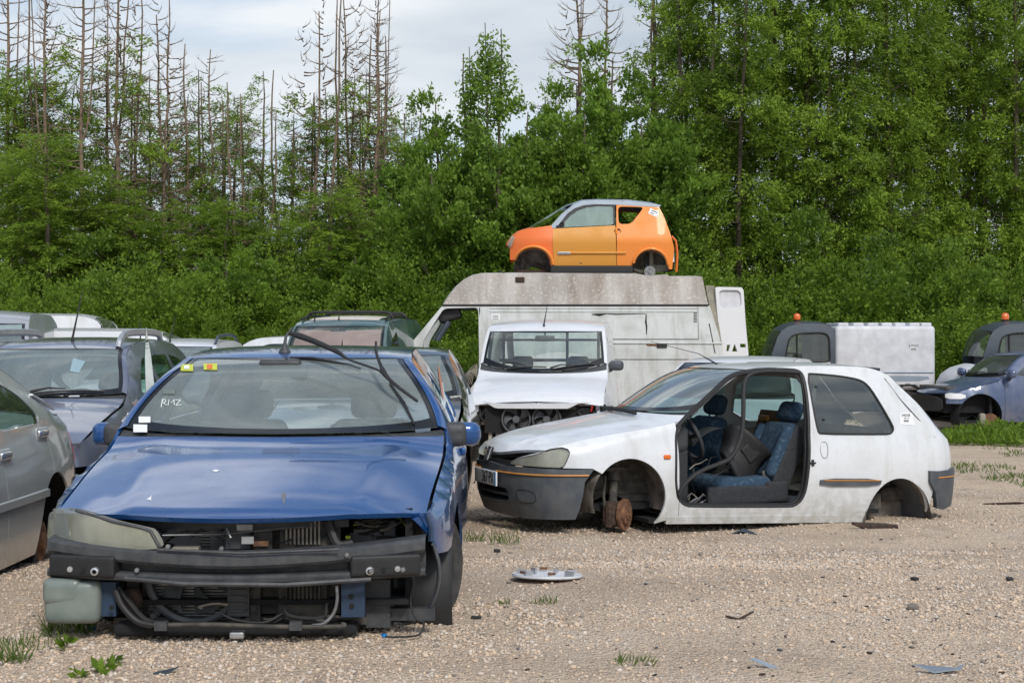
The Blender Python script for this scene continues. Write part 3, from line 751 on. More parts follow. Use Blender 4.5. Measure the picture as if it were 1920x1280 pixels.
    H([(636, 1098, .1), (637, 1125, .09), (630, 1150, .09), (612, 1168, .09), (590, 1172, .1)], .007, 'steel', 'cooler_pipe')
    H([(420, 1150, .14), (450, 1162, .13), (500, 1166, .12), (535, 1150, .14)], .006)
    H([(538, 1140, .13), (545, 1152, .12), (570, 1158, .12), (612, 1156, .13), (618, 1130, .14)], .008)
    H([(620, 975, .2), (628, 1000, .2), (640, 1022, .18), (665, 1020, .2)], .022)
    H([(700, 1083, .3), (745, 1075, .28), (778, 1085, .25), (775, 1130, .22), (785, 1160, .2), (800, 1168, .2), (790, 1190, .18), (745, 1194, .1), (727, 1193, .08)], .004, 'rubber', 'cable')
    H([(735, 1155, .3), (760, 1170, .28), (785, 1165, .26)], .005, 'rubber', 'cable')
    for px in (308, 560): MB().box(B(px, 1172, .075), (.05, .04, .035)).build('pipe_clip', 'plastic', r)
    MB().rbox(B(450, 1189, .12), (.06, .04, .03), .008).build('tow_eye_bracket', 'alu', r)
    MB().rbox(B(450, 1176, .2), (1.0, .12, .05), .02).build('lower_cross_member', 'black', r)
    # blue painted rail ends
    MB().box(B(668, 1120, .14), (.095, .06, .15)).build('chassis_rail', 'blue_frame', r); MB().box(B(213, 1120, .17), (.06, .06, .14)).build('chassis_rail', 'blue_frame', r)
    m = MB(); [m.lathe([(0, 0), (.011, 0)], B(px, py, .105), (0, 1, 0), 12) for px, py in ((663, 1118), (664, 1136), (215, 1138))]; m.build('rail_holes', 'black', r)
    MB().box(B(765, 1150, .3), (.25, .05, .05)).box(B(720, 1120, .4), (.1, .3, .2)).build('front_subframe', 'plastic', r)
    # washer tank
    def wp(V): V = V.copy(); V[:, 0] *= 1 + .25 * (V[:, 2] + .1); V[:, 1] += .1 * np.abs(V[:, 0]); return V
    MB().rbox(B(148, 1124, .17), (.225, .16, .175), .03, warp=wp).rbox(B(128, 1105, .15), (.16, .12, .11), .03).build('washer_tank', 'milky', r)
    MB().rbox((-.66, .26, .49), (.22, .16, .08), .02).build('bumper_bracket', 'plastic', r)
    # hollow where the other headlamp was: battery tray, loom, fuse box
    m = MB(); m.rbox((.56, .45, .58), (.16, .16, .12), .01); m.rbox((.50, .38, .555), (.12, .06, .07), .008); [m.box((.47 + k * .03, .345, .59), (.02, .01, .03)) for k in range(4)]
    m.build('fuse_box', 'plastic', r)
    cols = ['yellow', 'copper', 'rubber', 'steel', 'rubber', 'rubber', 'copper', 'rubber']
    for k in range(16):
        a = np.array([.46 + .03 * random.random(), .34, .575 + .08 * random.random()]); b = a + np.array([.05 + .1 * random.random(), .02 * random.random(), .03 * random.uniform(-1, 1)])
        d = b + np.array([.10 * random.random(), .05, .04 * random.uniform(-1, 1)]); e = d + np.array([.03, .03, .05 * random.uniform(-1, .4)])
        MB().tube(catmull([a, b, d, e], 6), random.choice((.003, .004, .006)), 5).build('loom_wire', cols[k % 8], r)
    MB().box((.44, .32, .574), (.02, .02, .012)).build('plug', 'yellow', r)
    H([(705, 985, .3), (730, 965, .3), (760, 962, .32), (785, 985, .32), (800, 1010, .35)], .008)
    H([(640, 985, .3), (660, 960, .3), (700, 958, .35)], .012)
    MB().tube([c.skin(np.array([q]), np.array([z]), .0)[0] for q, z in c.uz([(.24, .68), (.27, .63), (.30, .575), (.33, .53)], 1)], .009, 6).build('wing_edge', 'blue', r)
    # ---- mirrors, aerial, wipers, stickers
    mirror(c, 1, 1.66, .90, 'plastic', 'blue', yy=.76, sc=.80); mirror(c, -1, 1.66, .90, 'plastic', 'blue', yy=.76, sc=.80)
    for sg in (1, -1): MB().rbox((sg * .855, 1.61, .93), (.13, .10, .125), .04).build('mirror_housing', 'plastic', r)
    cx = (545 - CX) / F * (Y0 + 2.15) + 1.12
    zz = float(c.Z(cx, 2.15)); MB().lathe([(.035, 0), (.03, .012), (.014, .035), (.012, .05), (0, .05)], (cx, 2.15, zz - .002), (0, 0, 1), 16).tube([(cx, 2.15, zz + .04), (cx + .005, 2.17, zz + .09), (cx + .035, 2.2, zz + .135)], [.010, .008, .006], 8).build('aerial_base', 'plastic', r)
    W1 = [(553, 624, 1.9), (590, 636, 1.85), (640, 658, 1.75), (665, 674, 1.7), (715, 692, 1.65), (728, 702, 1.6)]
    P = catmull([B(*p) for p in W1], 6); MB().tube(P, np.interp(np.linspace(0, 1, len(P)), [0, .1, .4, .6, 1], [.010, .017, .013, .006, .005]), 8).build('wiper_arm', 'rubber', r)
    P = catmull([B(715, 640, 1.75), B(716, 662, 1.72), B(724, 685, 1.66), B(732, 702, 1.6), B(752, 722, 1.55), B(792, 752, 1.5)], 6)
    MB().tube(P, np.interp(np.linspace(0, 1, len(P)), [0, .4, .55, .7, 1], [.006, .009, .016, .010, .008]), 8).build('wiper_blade', 'rubber', r)
    zg = lambda x, u: (x, u, float(c.Z(x, u)) + .006)
    MB().tube([zg(-.03, 1.97), zg(.10, 1.95), zg(.30, 1.87), zg(.36, 1.83)], [.004, .010, .004, .003], 6).build('second_wiper', 'rubber', r)
    MB().tube([zg(.52, 1.72), zg(.60, 1.58), zg(.66, 1.44)], [.006, .010, .006], 6).build('wiper_stub', 'rubber', r)
    def stick(px0, py0, px1, py1, mat, nm='sticker', off=.004):
        q = c.pkt([(px0, py1), (px1, py1), (px1, py0), (px0, py0)])
        G = [[q[0], q[1]], [q[3], q[2]]]; V = [[(p[0], p[1], float(c.Z(p[0], p[1])) + off) for p in rr] for rr in G]
        m = MB().grid(V, smooth=False); return m.build(nm, mat, r)
    stick(339, 684, 362, 697, 'yellow'); stick(382, 683, 407, 695, 'yellow'); stick(388, 685, 398, 694, 'orange_lens', off=.006); stick(345, 687, 355, 694, 'sticker', off=.006)
    stick(260, 782, 282, 794, 'sticker', off=.003); stick(250, 797, 276, 811, 'sticker', off=.003); stick(305, 730, 328, 740, 'milky', off=.003)
    # marker letters on the glass
    def glass_line(pts, rr=.0022, mat='marker', nm='marker_writing'):
        q = c.pkt(pts); return [(p[0], p[1], float(c.Z(p[0], p[1])) + .005) for p in q], rr
    m = MB()
    for pts in ([(302, 765), (305, 750)], [(303, 755), (309, 750), (311, 754), (306, 758)], [(306, 757), (312, 762)], [(315, 762), (317, 751), (321, 757), (326, 751), (327, 762)], [(329, 752), (338, 752), (330, 762), (340, 761)]):
        P, rr = glass_line(pts); m.tube(P, rr, 5)
    m.build('marker_writing', 'marker', r)
    # paint chips on the bonnet
    for k, poly in enumerate(([(274, 936), (281, 932), (286, 928), (283, 934), (284, 938), (278, 937)], [(527, 926), (532, 922), (537, 926), (534, 936), (534, 948), (530, 940)], [(397, 882), (404, 880), (412, 882), (405, 885)])):
        q = c.pkt(poly); V = [(p[0], p[1], float(c.Z(p[0], p[1])) + .001) for p in q]
        MB().add(V, [tuple(range(len(V)))[::-1]], False).build('paint_chip', 'sticker' if k != 1 else 'steel', r)
    # ---- cabin
    cabin(c, 1.25, 3.5, .22, .92, heads=True, wheel=1, w=.62, sx=.36, seatu=2.15, hh=.58)
    m = MB(); x0 = (540 - CX) / F * (Y0 + 1.9) + 1.12
    m.rbox((x0 + .0, 1.93, 1.235), (.26, .03, .075), .02).tube([(x0 - .01, 1.93, 1.27), (x0 - .01, 1.98, 1.30)], .012, 6); m.build('rear_view_mirror', 'plastic', r)
    MB().rbox((x0 - .01, 1.93, 1.285), (.22, .12, .04), .02).build('sensor_cover', 'plastic', r)
    # upright sheet of broken window glass and orange sticker by the near door
    zq = [(1.85, .93), (1.80, 1.02), (2.02, 1.24), (2.25, 1.30), (2.5, 1.28), (2.5, .95)]
    V = [(.80 - .16 * max(0, (b - .95)) , a, b) for a, b in zq]; MB().add(V, [tuple(range(len(V)))], False).build('loose_window_pane', 'glass_pale', r)
    V = [(.80 - .16 * max(0, (b - .95)) + .004, a, b) for a, b in ((1.98, 1.12), (1.96, 1.20), (2.04, 1.26), (2.16, 1.28), (2.30, 1.18), (2.2, 1.07))]; MB().add(V, [tuple(range(len(V)))], False).build('orange_sticker', 'orange_lens', r)
    return c
blue_car()
# ------------------------------------------------------------------ white three-door hatchback without doors or wheels
def Rz(a): return [[math.cos(a), -math.sin(a), 0], [math.sin(a), math.cos(a), 0], [0, 0, 1]]
def white_hatch():
    th = math.radians(70); rot = -th
    # near front hub sits at (0.7 back, +0.72 sideways) -> world (.81, 11.24)
    ux, uy = math.sin(th), math.cos(th); lx, ly = math.cos(th), -math.sin(th)
    loc = (.84 - .70 * ux - .70 * lx, 11.24 - .70 * uy - .70 * ly, 0)
    c = Car(plan=[(-.11, 0), (-.09, .25), (-.03, .48), (.10, .66), (.32, .755), (.7, .785), (1.3, .79), (2.4, .795), (3.1, .78), (3.50, .71), (3.68, .5), (3.73, 0)],
            sprof=[(0, .05), (.1, .02), (.3, .0), (.42, .0), (.55, .01), (.7, .045), (.8, .07)], fprof=[(.1, .06), (.25, .01), (.42, .0), (.5, .04), (.6, .09)], rprof=[(.1, .03), (.45, 0), (.7, .06), (.75, .07)],
            P=[(-.11, .53), (-.05, .61), (.07, .67), (.30, .725), (.6, .775), (.85, .82), (.98, .85), (1.05, .88), (1.70, 1.185), (1.85, 1.215), (2.3, 1.235), (2.8, 1.22), (2.95, 1.185), (3.03, 1.15), (3.09, 1.10), (3.40, .79), (3.60, .62), (3.72, .5)],
            bow=[(-.11, .20), (.6, .22), (1.0, .26), (1.7, .12), (3.0, .08), (3.6, .08)], crown=[(-.11, .03), (.5, .04), (1.1, .045), (1.5, .05), (2.4, .06), (3.5, .05)],
            yc=[(-.1, .60), (0, .63), (.3, .68), (1.1, .715), (1.25, .70), (1.80, .585), (2.3, .565), (2.9, .555), (3.15, .565), (3.35, .62), (3.56, .58), (3.7, .42)],
            zb=[(-.11, .34), (0, .40), (.2, .50), (.5, .60), (.9, .68), (1.2, .70), (1.5, .69), (2.2, .675), (3.1, .66), (3.5, .62)],
            kap=[(-.11, 2.2), (1.1, 2), (1.45, 1.05), (3.2, 1), (3.5, 1.6)], loc=loc, rot=rot, crease=(-.05, 1.0, .30, .52, .007))
    r = c.obj('scrap_hatchback', 'white hatchback without its near door or wheels, a blue seat showing inside', 'car')
    Z4 = lambda L: [(1240 + a / 3.31, 650 + b / 3.31) for a, b in L]
    Z3 = lambda L: [(870 + a / 3.5565, 650 + b / 3.5565) for a, b in L]
    std_top(c, 'white', -.09, .99, .20, .24, 1.02, 1.72, .26, .12, 3.05, .06, 3.38, .06, glass='glass_106', hood=True, ut1=3.64, bt1=.06, hood_ins=0)
    L = c.side()
    # near side picked along the sight lines so that every opening has its own outline
    door = Z4([(96, 900), (90, 800), (90, 600), (96, 520), (118, 470), (250, 322), (395, 178), (430, 158), (480, 146), (620, 140), (820, 145), (862, 158), (882, 195), (905, 330), (918, 480), (922, 640), (915, 780), (898, 890), (872, 950), (830, 985), (780, 990), (180, 990), (135, 975), (106, 940)])
    dl = chaikin(c.pk(door), 1)
    qw = chaikin(c.pk(Z4([(902, 166), (960, 168), (1100, 180), (1215, 200), (1262, 222), (1300, 262), (1380, 390), (1436, 490), (1440, 515), (1425, 536), (1390, 542), (985, 540), (970, 520), (945, 400)])), 1)
    us = np.linspace(1.22, 3.56, 44)
    topl = c.uz(list(zip(us, c.zc(us))), 1)
    rear = c.pk(Z4([(1480, 320), (1600, 452), (1700, 562), (1722, 640), (1722, 765)]))
    ra = [(3.02 + .30 * math.cos(a), -.02 + .345 * math.sin(a)) for a in np.linspace(.18, PI - .1, 22)]
    bot = c.uz([(3.50, .36), (3.38, .30)] + ra + [(2.70, .02), (2.66, .01), (1.14, .08), (1.10, .09)], 1)
    hinge = c.uz([(1.10, .4), (1.10, .70), (1.16, float(c.zc(1.16)) - .01)], 1)
    outer = np.concatenate([topl, c.uz([(3.62, .56), (3.64, .40)], 1), bot, hinge])
    strip(c, np.concatenate([c.pk(Z4([(1385, 195)])), rear[:3]]), .008, 'ink', 'tailgate_gap', off=.0, closed=False)
    panel(MB(), L, outer, [dl, qw], h=.035, rim=.02, holerim=.055).build('body_side', 'white', r)
    panel(MB(), c.side(.010), qw, h=.05).build('quarter_window', 'glass', r)
    strip(c, qw, .016, 'rubber', 'window_seal'); strip(c, dl, .034, 'rubber', 'door_seal', off=.012)
    inn = dl * .985 + dl.mean(0) * .015
    strip(c, inn, .03, 'rubber', 'inner_door_seal', off=.05)
    for px, py in ((960, 248), (1008, 452), (1388, 408)):
        q = c.pick(*Z4([(px, py)])[0]); p = c.skin(np.array([q[0]]), np.array([q[1]]), .004)[0]; MB().lathe([(0, .008), (.011, .006), (.012, 0)], p, (1, 0, 0), 12).build('window_stud', 'rubber', r)
    # front wing
    us = np.linspace(1.096, .0, 30)
    wing_top = c.uz(list(zip(us, c.zc(us) + .0)), 1)
    fa = [(.70 + .285 * math.cos(a), .25 + .29 * math.sin(a)) for a in np.linspace(2.45, -.75, 30)]
    hl = c.pk(Z3([(655, 808), (705, 700), (690, 680), (650, 668), (560, 665), (480, 674), (400, 694), (345, 722)]))
    bpend = c.pk(Z3([(858, 812)]))[0]
    low = c.uz(fa + [(1.0, .075), (1.096, .085)], 1)
    outer = np.concatenate([wing_top[:int(26)], hl[::-1], [bpend], low])
    panel(MB(), L, outer, h=.03, rim=.02).build('front_wing', 'white', r)
    # far side: whole wing and body with the window openings
    rr = [(3.02 + .30 * math.cos(a), -.02 + .345 * math.sin(a)) for a in np.linspace(.18, PI - .1, 22)]
    lpf = np.concatenate([c.uz(list(zip(np.linspace(.1, 3.45, 70), c.zc(np.linspace(.1, 3.45, 70)))), -1), c.uz([(3.45, .36), (3.36, .30)] + rr + [(2.68, 0), (1.0, .03)] + fa[::-1] + [(.35, .45), (.1, .45)], -1)])
    w1 = chaikin([(1.42, .74), (1.75, 1.02), (1.92, 1.10), (2.15, 1.13), (2.22, 1.12), (2.25, .715)], 1); w2 = chaikin([(2.34, .715), (2.32, 1.13), (2.75, 1.12), (2.93, 1.09), (3.12, .80), (3.10, .72)], 1)
    panel(MB(), L, lpf, [c.uz(w1, -1), c.uz(w2, -1)], h=.06, rim=.02, holerim=.05).build('far_body_side', 'white', r)
    for w in (w1, w2): panel(MB(), c.side(.02), c.uz(w, -1), h=.1).build('far_window', 'glass_pale', r)
    # inside of the far side
    MB().grid([[(-.66, u, z) for z in (.06, .3, .66)] for u in np.linspace(1.2, 3.2, 8)]).build('door_card', 'trim', r)
    # sill line
    panel(MB(), c.side(-.004), c.uz([(1.0, .045), (2.72, -.012), (2.72, .05), (1.0, .10)], 1), h=.06, rim=.03).build('sill', 'white', r)
    for sg in (1, -1): panel(MB(), c.side(.002), np.array([(float(c.S(3.6)), .10), (c.smax, .10), (c.smax, .58), (float(c.S(3.6)), .58)]) * [sg, 1], h=.08).build('tailgate', 'white', r)
    # bumper with grille slots
    qb = lambda y, z: (float(np.sign(y) * c.Sy(abs(y))), z)
    e1 = c.pk(Z3([(858, 815), (800, 900), (790, 980), (765, 1080), (735, 1148)]))
    left = -e1[:, 0]
    toprow = [(e1[0][0], e1[0][1])] + [(q, z) for q, z in c.pkf(Z3([(650, 812), (500, 800), (320, 785), (280, 775)]))]
    zt = e1[0][1]
    outer = [(q, z) for q, z in e1][::-1] + [(.55, zt + .005), (.3, .475), (0, .49), (-.3, .475), (-.55, zt + .005)] + [(-q, z) for q, z in e1] + [(-.5, .10), (0, .10), (.5, .10)]
    slot = chaikin([(-.30, .315), (.30, .315), (.345, .28), (.345, .235), (.31, .205), (-.31, .205), (-.345, .235), (-.345, .28)], 1)
    panel(MB(), c.side(-.03), outer, [slot], h=.03, rim=.04, holerim=.05).build('front_bumper', 'bumper', r)
    m = MB(); panel(m, c.side(.02), np.array([(-.4, .17), (.4, .17), (.4, .35), (-.4, .35)]), h=.05); m.build('grille_cavity', 'black', r)
    m = MB(); q = np.linspace(-.34, .34, 30); m.tube(c.skin(q, np.full(30, .262), -.012), .011, 8); m.build('grille_bar', 'bumper', r)
    m = MB(); q = np.linspace(.16, e1[0][0] - .04, 30); m.tube(c.skin(q, .428 - .035 * (q / .8)**2 * 0 + 0 * q, -.036), .0075, 6); q = -q; m.tube(c.skin(q, .428 + 0 * q, -.036), .0075, 6); m.build('bumper_pinstripe', 'gold', r)
    fg = chaikin([(.44, .315), (.62, .31), (.635, .22), (.46, .215)], 2)
    for sg in (1, -1):
        g = fg * [sg, 1]; strip(c, g, .006, 'rubber', 'fog_lamp_blank', off=-.031)
    # dark gap, badge, number plate
    panel(MB(), c.side(-.012), np.array([(-.42, .47), (.42, .47), (.42, .52), (-.42, .52)]), h=.05).build('nose_gap', 'black', r)
    MB().rbox((0, -.122, .55), (.075, .022, .10), .006, rot=[[1, 0, 0], [0, .94, .34], [0, -.34, .94]]).build('badge', 'ink', r)
    lion = [(-.018, -.038), (-.008, -.038), (-.004, -.020), (.004, -.036), (.016, -.036), (.010, -.018), (.012, .0), (.022, -.008), (.026, .0), (.014, .012), (.026, .014), (.024, .022), (.012, .024), (.014, .036), (.0, .040), (-.008, .030), (-.004, .018), (-.012, .004), (-.014, -.014), (-.024, -.002), (-.026, -.010), (-.016, -.024)]
    m = MB(); m.prism(lion, 0, -.004, lambda p, t: (p[0], -.134 + t + .36 * p[1], .55 + p[1]))
    fr = [(-.036, -.048), (.036, -.048), (.036, .048), (-.036, .048), (-.036, -.048)]
    for a, b in zip(fr[:-1], fr[1:]): m.tube([(a[0], -.134 + .36 * a[1], .55 + a[1]), (b[0], -.134 + .36 * b[1], .55 + b[1])], .003, 5)
    m.build('badge_emblem', 'chrome', r)
    MB().rbox((0, -.152, .372), (.50, .012, .11), .004).build('number_plate', 'sticker', r)
    MB().box((.232, -.1595, .372), (.034, .003, .105)).build('plate_band', 'plateblue', r)
    text_part('367·PX', .125, 'black', r, (.065, -.160, .370), Matrix.Rotation(PI / 2, 4, 'X'), 'plate_lettering', .72, .001)
    # headlamp
    lp = chaikin(c.pk(Z3([(318, 772), (345, 735), (400, 706), (480, 688), (560, 678), (640, 676), (690, 690), (700, 710), (680, 760), (655, 806), (560, 802), (420, 792), (330, 782)])), 1)
    panel(MB(), c.side(-.014), lp, h=.02, rim=.04).build('headlamp', 'lens', r); panel(MB(), c.side(.03), lp, h=.03).build('headlamp_bowl', 'alu', r)
    strip(c, lp, .014, 'rubber', 'headlamp_seal', off=.0)
    lp2 = lp * [-1, 1]; panel(MB(), c.side(-.014), lp2, h=.03, rim=.04).build('headlamp', 'lens', r)
    # side repeater, rubbing strip, rear bumper corner
    p = c.skin(np.array([c.S(1.0)]), np.array([.545]))[0]
    MB().rbox(p, (.03, .055, .032), .008).build('side_repeater', 'orange_lens', r)
    rs = c.pk(Z4([(985, 815), (1365, 818), (1352, 862), (978, 864)]))
    rs = chaikin(rs, 1); panel(MB(), c.side(-.016), rs, h=.03, rim=.018).build('rubbing_strip', 'bumper', r)
    a = c.pk(Z4([(1005, 828), (1350, 828)])); q = np.linspace(a[0][0], a[1][0], 20); MB().tube(c.skin(q, np.linspace(a[0][1], a[1][1], 20), -.018), .005, 6).build('strip_pinstripe', 'gold', r)
    rb = c.pk(Z4([(1655, 768), (1740, 768), (1800, 775)]))
    outer = [(rb[0][0], rb[0][1]), (c.S(3.40), rb[1][1]), (c.S(3.40) + .35, rb[1][1] + .005), (c.smax, .37), (c.smax, .20), (c.S(3.40) + .3, .10), (c.S(3.40) + .08, .055), (c.S(3.40) - .01, .07), (c.S(3.36), .2), (c.S(3.30), .29)]
    panel(MB(), c.side(-.03), np.array(outer), h=.03, rim=.04).build('rear_bumper', 'bumper', r)
    panel(MB(), c.side(-.03), np.array([(-a, b) for a, b in outer]), h=.05, rim=.04).build('far_rear_bumper', 'bumper', r)
    q = np.linspace(c.S(3.38), c.S(3.40) + .2, 10); MB().tube(c.skin(q, np.full(10, rb[1][1] - .05), -.032), .006, 6).build('rear_pinstripe', 'gold', r)
    # black inner wing tongue hanging behind the rear arch
    V = []
    for a in np.linspace(1.25, -.45, 12): V.append([(.70, 3.02 + .33 * math.cos(a), 0.0 + .36 * math.sin(a)), (.62, 3.0 + .32 * math.cos(a), .0 + .34 * math.sin(a)), (.40, 2.98 + .3 * math.cos(a), .0 + .32 * math.sin(a))])
    MB().grid(V).build('rear_arch_liner', 'bumper', r)
    wheel_well(c, 1, 3.02, -.02, .305, .35, .35); wheel_well(c, -1, 3.02, -.02, .305, .35, .3)
    MB().tube([(.3, 2.95, .12), (-.5, 2.95, .12)], .05, 10).rbox((.2, 3.25, .17), (.6, .4, .12), .04).build('rear_axle_beam', 'dark', r)
    wheel_well(c, 1, .70, .25, .29, .295, .36); wheel_well(c, -1, .70, .25, .29, .295, .3)
    # front strut, caliper, disc
    m = MB(); m.tube([(.50, .70, .48), (.55, .66, .16)], [.032, .032], 12).tube([(.50, .70, .50), (.52, .685, .36)], .055, 12).rbox((.52, .66, .45), (.12, .22, .03), .012).tube([(.56, .60, .40), (.57, .58, .25), (.56, .6, .1)], .010, 6)
    m.rbox((.42, .5, .35), (.2, .22, .12), .03).tube([(.3, .8, .12), (.6, .72, .07)], .025, 8); m.build('suspension_strut', 'dark', r)
    MB().rbox((.63, .62, .115), (.10, .13, .15), .02, rot=Rz(.7)).rbox((.655, .60, .115), (.05, .10, .18), .015, rot=Rz(.7)).rbox((.56, .66, .15), (.1, .14, .12), .03).build('brake_caliper', 'rust_dark', r)
    m = MB(); m.lathe([(0, .03), (.035, .03), (.036, .02), (.072, .018), (.078, .0), (.116, .0), (.116, -.022), (.06, -.022)], (.655, .72, .116), (.76, .65, 0), 32)
    m.tube([(.64, .70, .116), (.695, .748, .116)], .014, 8)
    m.build('brake_disc', 'rust', r)
    m = MB(); m.lathe([(0, .02), (.09, .0), (.12, 0), (.12, -.02)], (-.62, .70, .12), (-1, 0, 0), 20); m.build('brake_disc', 'rust', r)
    # underside
    MB().box((0, 1.9, .06), (1.35, 2.0, .03)).box((0, .55, .16), (1.0, .9, .05)).build('floor_pan', 'black', r)
    MB().box((0, .7, .45), (.9, .7, .4)).build('engine_block', 'dark', r)
    MB().box((0, 1.10, .42), (1.40, .04, .66)).build('bulkhead', 'dark', r)
    # ---- cabin
    def wp(V): V = V.copy(); V[:, 1] += .18 * (V[:, 0] / .65)**2; return V
    MB().rbox((0, 1.07, .66), (1.14, .22, .24), .07, n=8, warp=wp).build('dashboard', 'dash', r)
    steering(c, .34, 1.40, .66, tilt=.4)
    seat(c, .34, 1.76, .28, 'cloth_blue', rec=.45, hh=.50, w=.50); seat(c, -.34, 1.54, .30, 'cloth_blue', rec=.30, hh=.48, w=.5)
    m = MB(); m.rbox((.585, 1.72, .22), (.05, .58, .14), .02).rbox((.585, 2.03, .235), (.06, .20, .17), .03); R = [[1, 0, 0], [0, math.cos(.45), math.sin(.45)], [0, -math.sin(.45), math.cos(.45)]]
    m.rbox((.578, 2.17, .50), (.035, .15, .48), .03, rot=R); m.build('seat_side', 'cloth_side', r)
    MB().rbox((.5, 1.75, .12), (.1, .6, .05), .01).rbox((.3, 1.8, .14), (.5, .5, .08), .02).build('seat_runner', 'plastic', r)
    MB().rbox((-.05, 3.0, .48), (1.1, .06, .46), .02, rot=[[1, 0, 0], [0, .97, .22], [0, -.22, .97]]).build('rear_seat_back', 'trim', r)
    MB().rbox((-.30, 2.46, .66), (.40, .03, .34), .02, rot=[[1, 0, 0], [0, .95, .3], [0, -.3, .95]]).build('parcel_board', 'board', r)
    MB().rbox((-.30, 2.42, .76), (.16, .03, .05), .015).build('board_handle', 'gold', r)
    MB().box((.0, 2.72, .12), (1.2, .5, .14)).build('rear_floor', 'dark', r)
    MB().tube([(.58, 2.66, .28), (.1, 2.72, .26)], .025, 8).build('cross_tube', 'steel', r)
    MB().rbox((.50, 1.22, .35), (.10, .16, .5), .04).build('kick_panel', 'cloth_side', r)
    MB().rbox((0, 1.7, .20), (.2, .9, .16), .05).build('centre_tunnel', 'plastic', r)
    MB().tube([(.02, 1.62, .25), (.0, 1.60, .42)], .012, 6).rbox((0, 1.6, .44), (.05, .05, .06), .02).build('gear_lever', 'plastic', r)
    m = MB()
    for k, a in enumerate(np.linspace(0, 1, 5)): m.tube([(.5, 1.2 + .05 * k, .15), (.52, 1.26 + .06 * k, .20 + .03 * (k % 2))], .01, 5)
    m.build('pedals', 'steel', r)
    # black plastic arch liner and tub thrown on the seat
    m = MB(); G = []
    for a in np.linspace(-.5, 1.9, 18): G.append([(.10 + .26 * t, 1.66 - .28 * math.cos(a + 1.3) - .03 * t, .42 + .30 * math.sin(a + 1.1)) for t in (0, .4, .8, 1)])
    lin = m.grid(G).build('loose_arch_liner', 'plastic', r)
    MB().rbox((.42, 1.82, .50), (.14, .34, .40), .05, n=8, warp=lambda V: np.stack([V[:, 0] + .16 * (V[:, 1] / .17)**2 * .35 - .10 * (V[:, 2] / .2)**2 * .6, V[:, 1] * (1 - .25 * V[:, 2] / .2), V[:, 2] + .05 * np.sin(V[:, 1] * 14)], 1), rot=[[1, 0, 0], [0, .80, -.6], [0, .6, .80]]).rbox((.46, 1.86, .54), (.08, .12, .14), .01, rot=[[1, 0, 0], [0, .8, -.6], [0, .6, .8]]).build('loose_tub', 'rubber', r)
    MB().rbox((.50, 2.0, .36), (.05, .08, .07), .02).build('broken_foam', 'trim', r)
    for k in range(9):
        a = np.array([random.uniform(.2, .6), random.uniform(1.25, 1.6), random.uniform(.1, .5)]); pts = [a]
        for _ in range(3): pts.append(pts[-1] + [random.uniform(-.05, .05), random.uniform(.0, .10), random.uniform(-.10, .06)])
        MB().tube(catmull(pts, 5), random.choice((.004, .007)), 5).build('loose_wire', random.choice(['rubber', 'trim', 'rubber']), r)
    for (a, b, cc, mt) in ((.45, 2.5, .2, 'board'), (.3, 2.62, .22, 'plastic'), (.5, 1.35, .1, 'trim'), (.35, 2.3, .14, 'sticker')): MB().rbox((a, b, cc), (.14, .12, .06), .02, rot=Rz(b * 3)).build('loose_trim', mt, r)
    # weather strip hanging across the opening
    hp = Z4([(850, 160), (700, 152), (590, 158), (530, 185), (505, 250), (503, 400), (495, 520), (470, 610), (420, 690), (350, 725), (260, 760), (180, 810), (125, 870), (105, 920)])
    pp = c.pk(hp); P = catmull(c.skin(pp[:, 0], pp[:, 1], .0) + [.015, 0, 0], 5); MB().tube(P, .017, 8).build('hanging_weather_strip', 'rubber', r)
    # lock striker, handle dish, stickers, cowl wiper, badge bolts
    q = c.pick(*Z4([(938, 720)])[0]); p = c.skin(np.array([q[0]]), np.array([q[1]]), .0)[0]; MB().box(p + [.004, 0, 0], (.01, .02, .05)).box(p + [.006, 0, 0], (.012, .05, .012)).build('lock_striker', 'ink', r)
    hd = chaikin(c.pk(Z4([(990, 590), (1025, 590), (1035, 640), (1028, 690), (1000, 690), (985, 640)])), 2); strip(c, hd, .006, 'steel', 'handle_recess', off=.0)
    def flat(L, off, mat, nm): q = c.pk(L); V = c.skin(q[:, 0], q[:, 1], -off); return MB().add(V, [tuple(range(len(V)))], False).build(nm, mat, r)
    flat(Z4([(1485, 408), (1560, 408), (1572, 486), (1480, 480)])[::-1], .003, 'sticker', 'stock_label')
    q0 = c.pick(*Z4([(1518, 424)])[0]); p = c.skin(np.array([q0[0]]), np.array([q0[1]]), -.0055)[0]; p1 = c.skin(np.array([q0[0]]), np.array([q0[1] + .02]), -.0055)[0]; p2 = c.skin(np.array([q0[0] + .02]), np.array([q0[1]]), -.0055)[0]
    zx = (p1 - p) / np.linalg.norm(p1 - p); xx = (p2 - p) / np.linalg.norm(p2 - p); nn = np.cross(xx, zx); Rm = Matrix([[xx[i], zx[i], nn[i]] for i in range(3)]).to_4x4()
    text_part('240258', .030, 'ink', r, tuple(p), Rm, 'label_number')
    text_part('ABVC   240', .011, 'ink', r, tuple(p - zx * .024), Rm, 'label_text')
    m = MB(); xo = -.034
    for k in range(15):
        w = random.choice((.0008, .0016, .0026)); cpt = p + xx * (xo + w / 2) - zx * .046; xo += w + .0016
        a = [cpt - xx * w / 2 - zx * .009, cpt + xx * w / 2 - zx * .009, cpt + xx * w / 2 + zx * .009, cpt - xx * w / 2 + zx * .009]; m.add(a, [(0, 1, 2, 3)], False)
    m.build('label_bars', 'ink', r)
    m = MB(); pt = [(1130 + k * 11, 772 + 3 * math.sin(k) + k * .5) for k in range(8)]; q = c.pkt([(1133, 770), (1150, 772), (1170, 775), (1192, 780)])
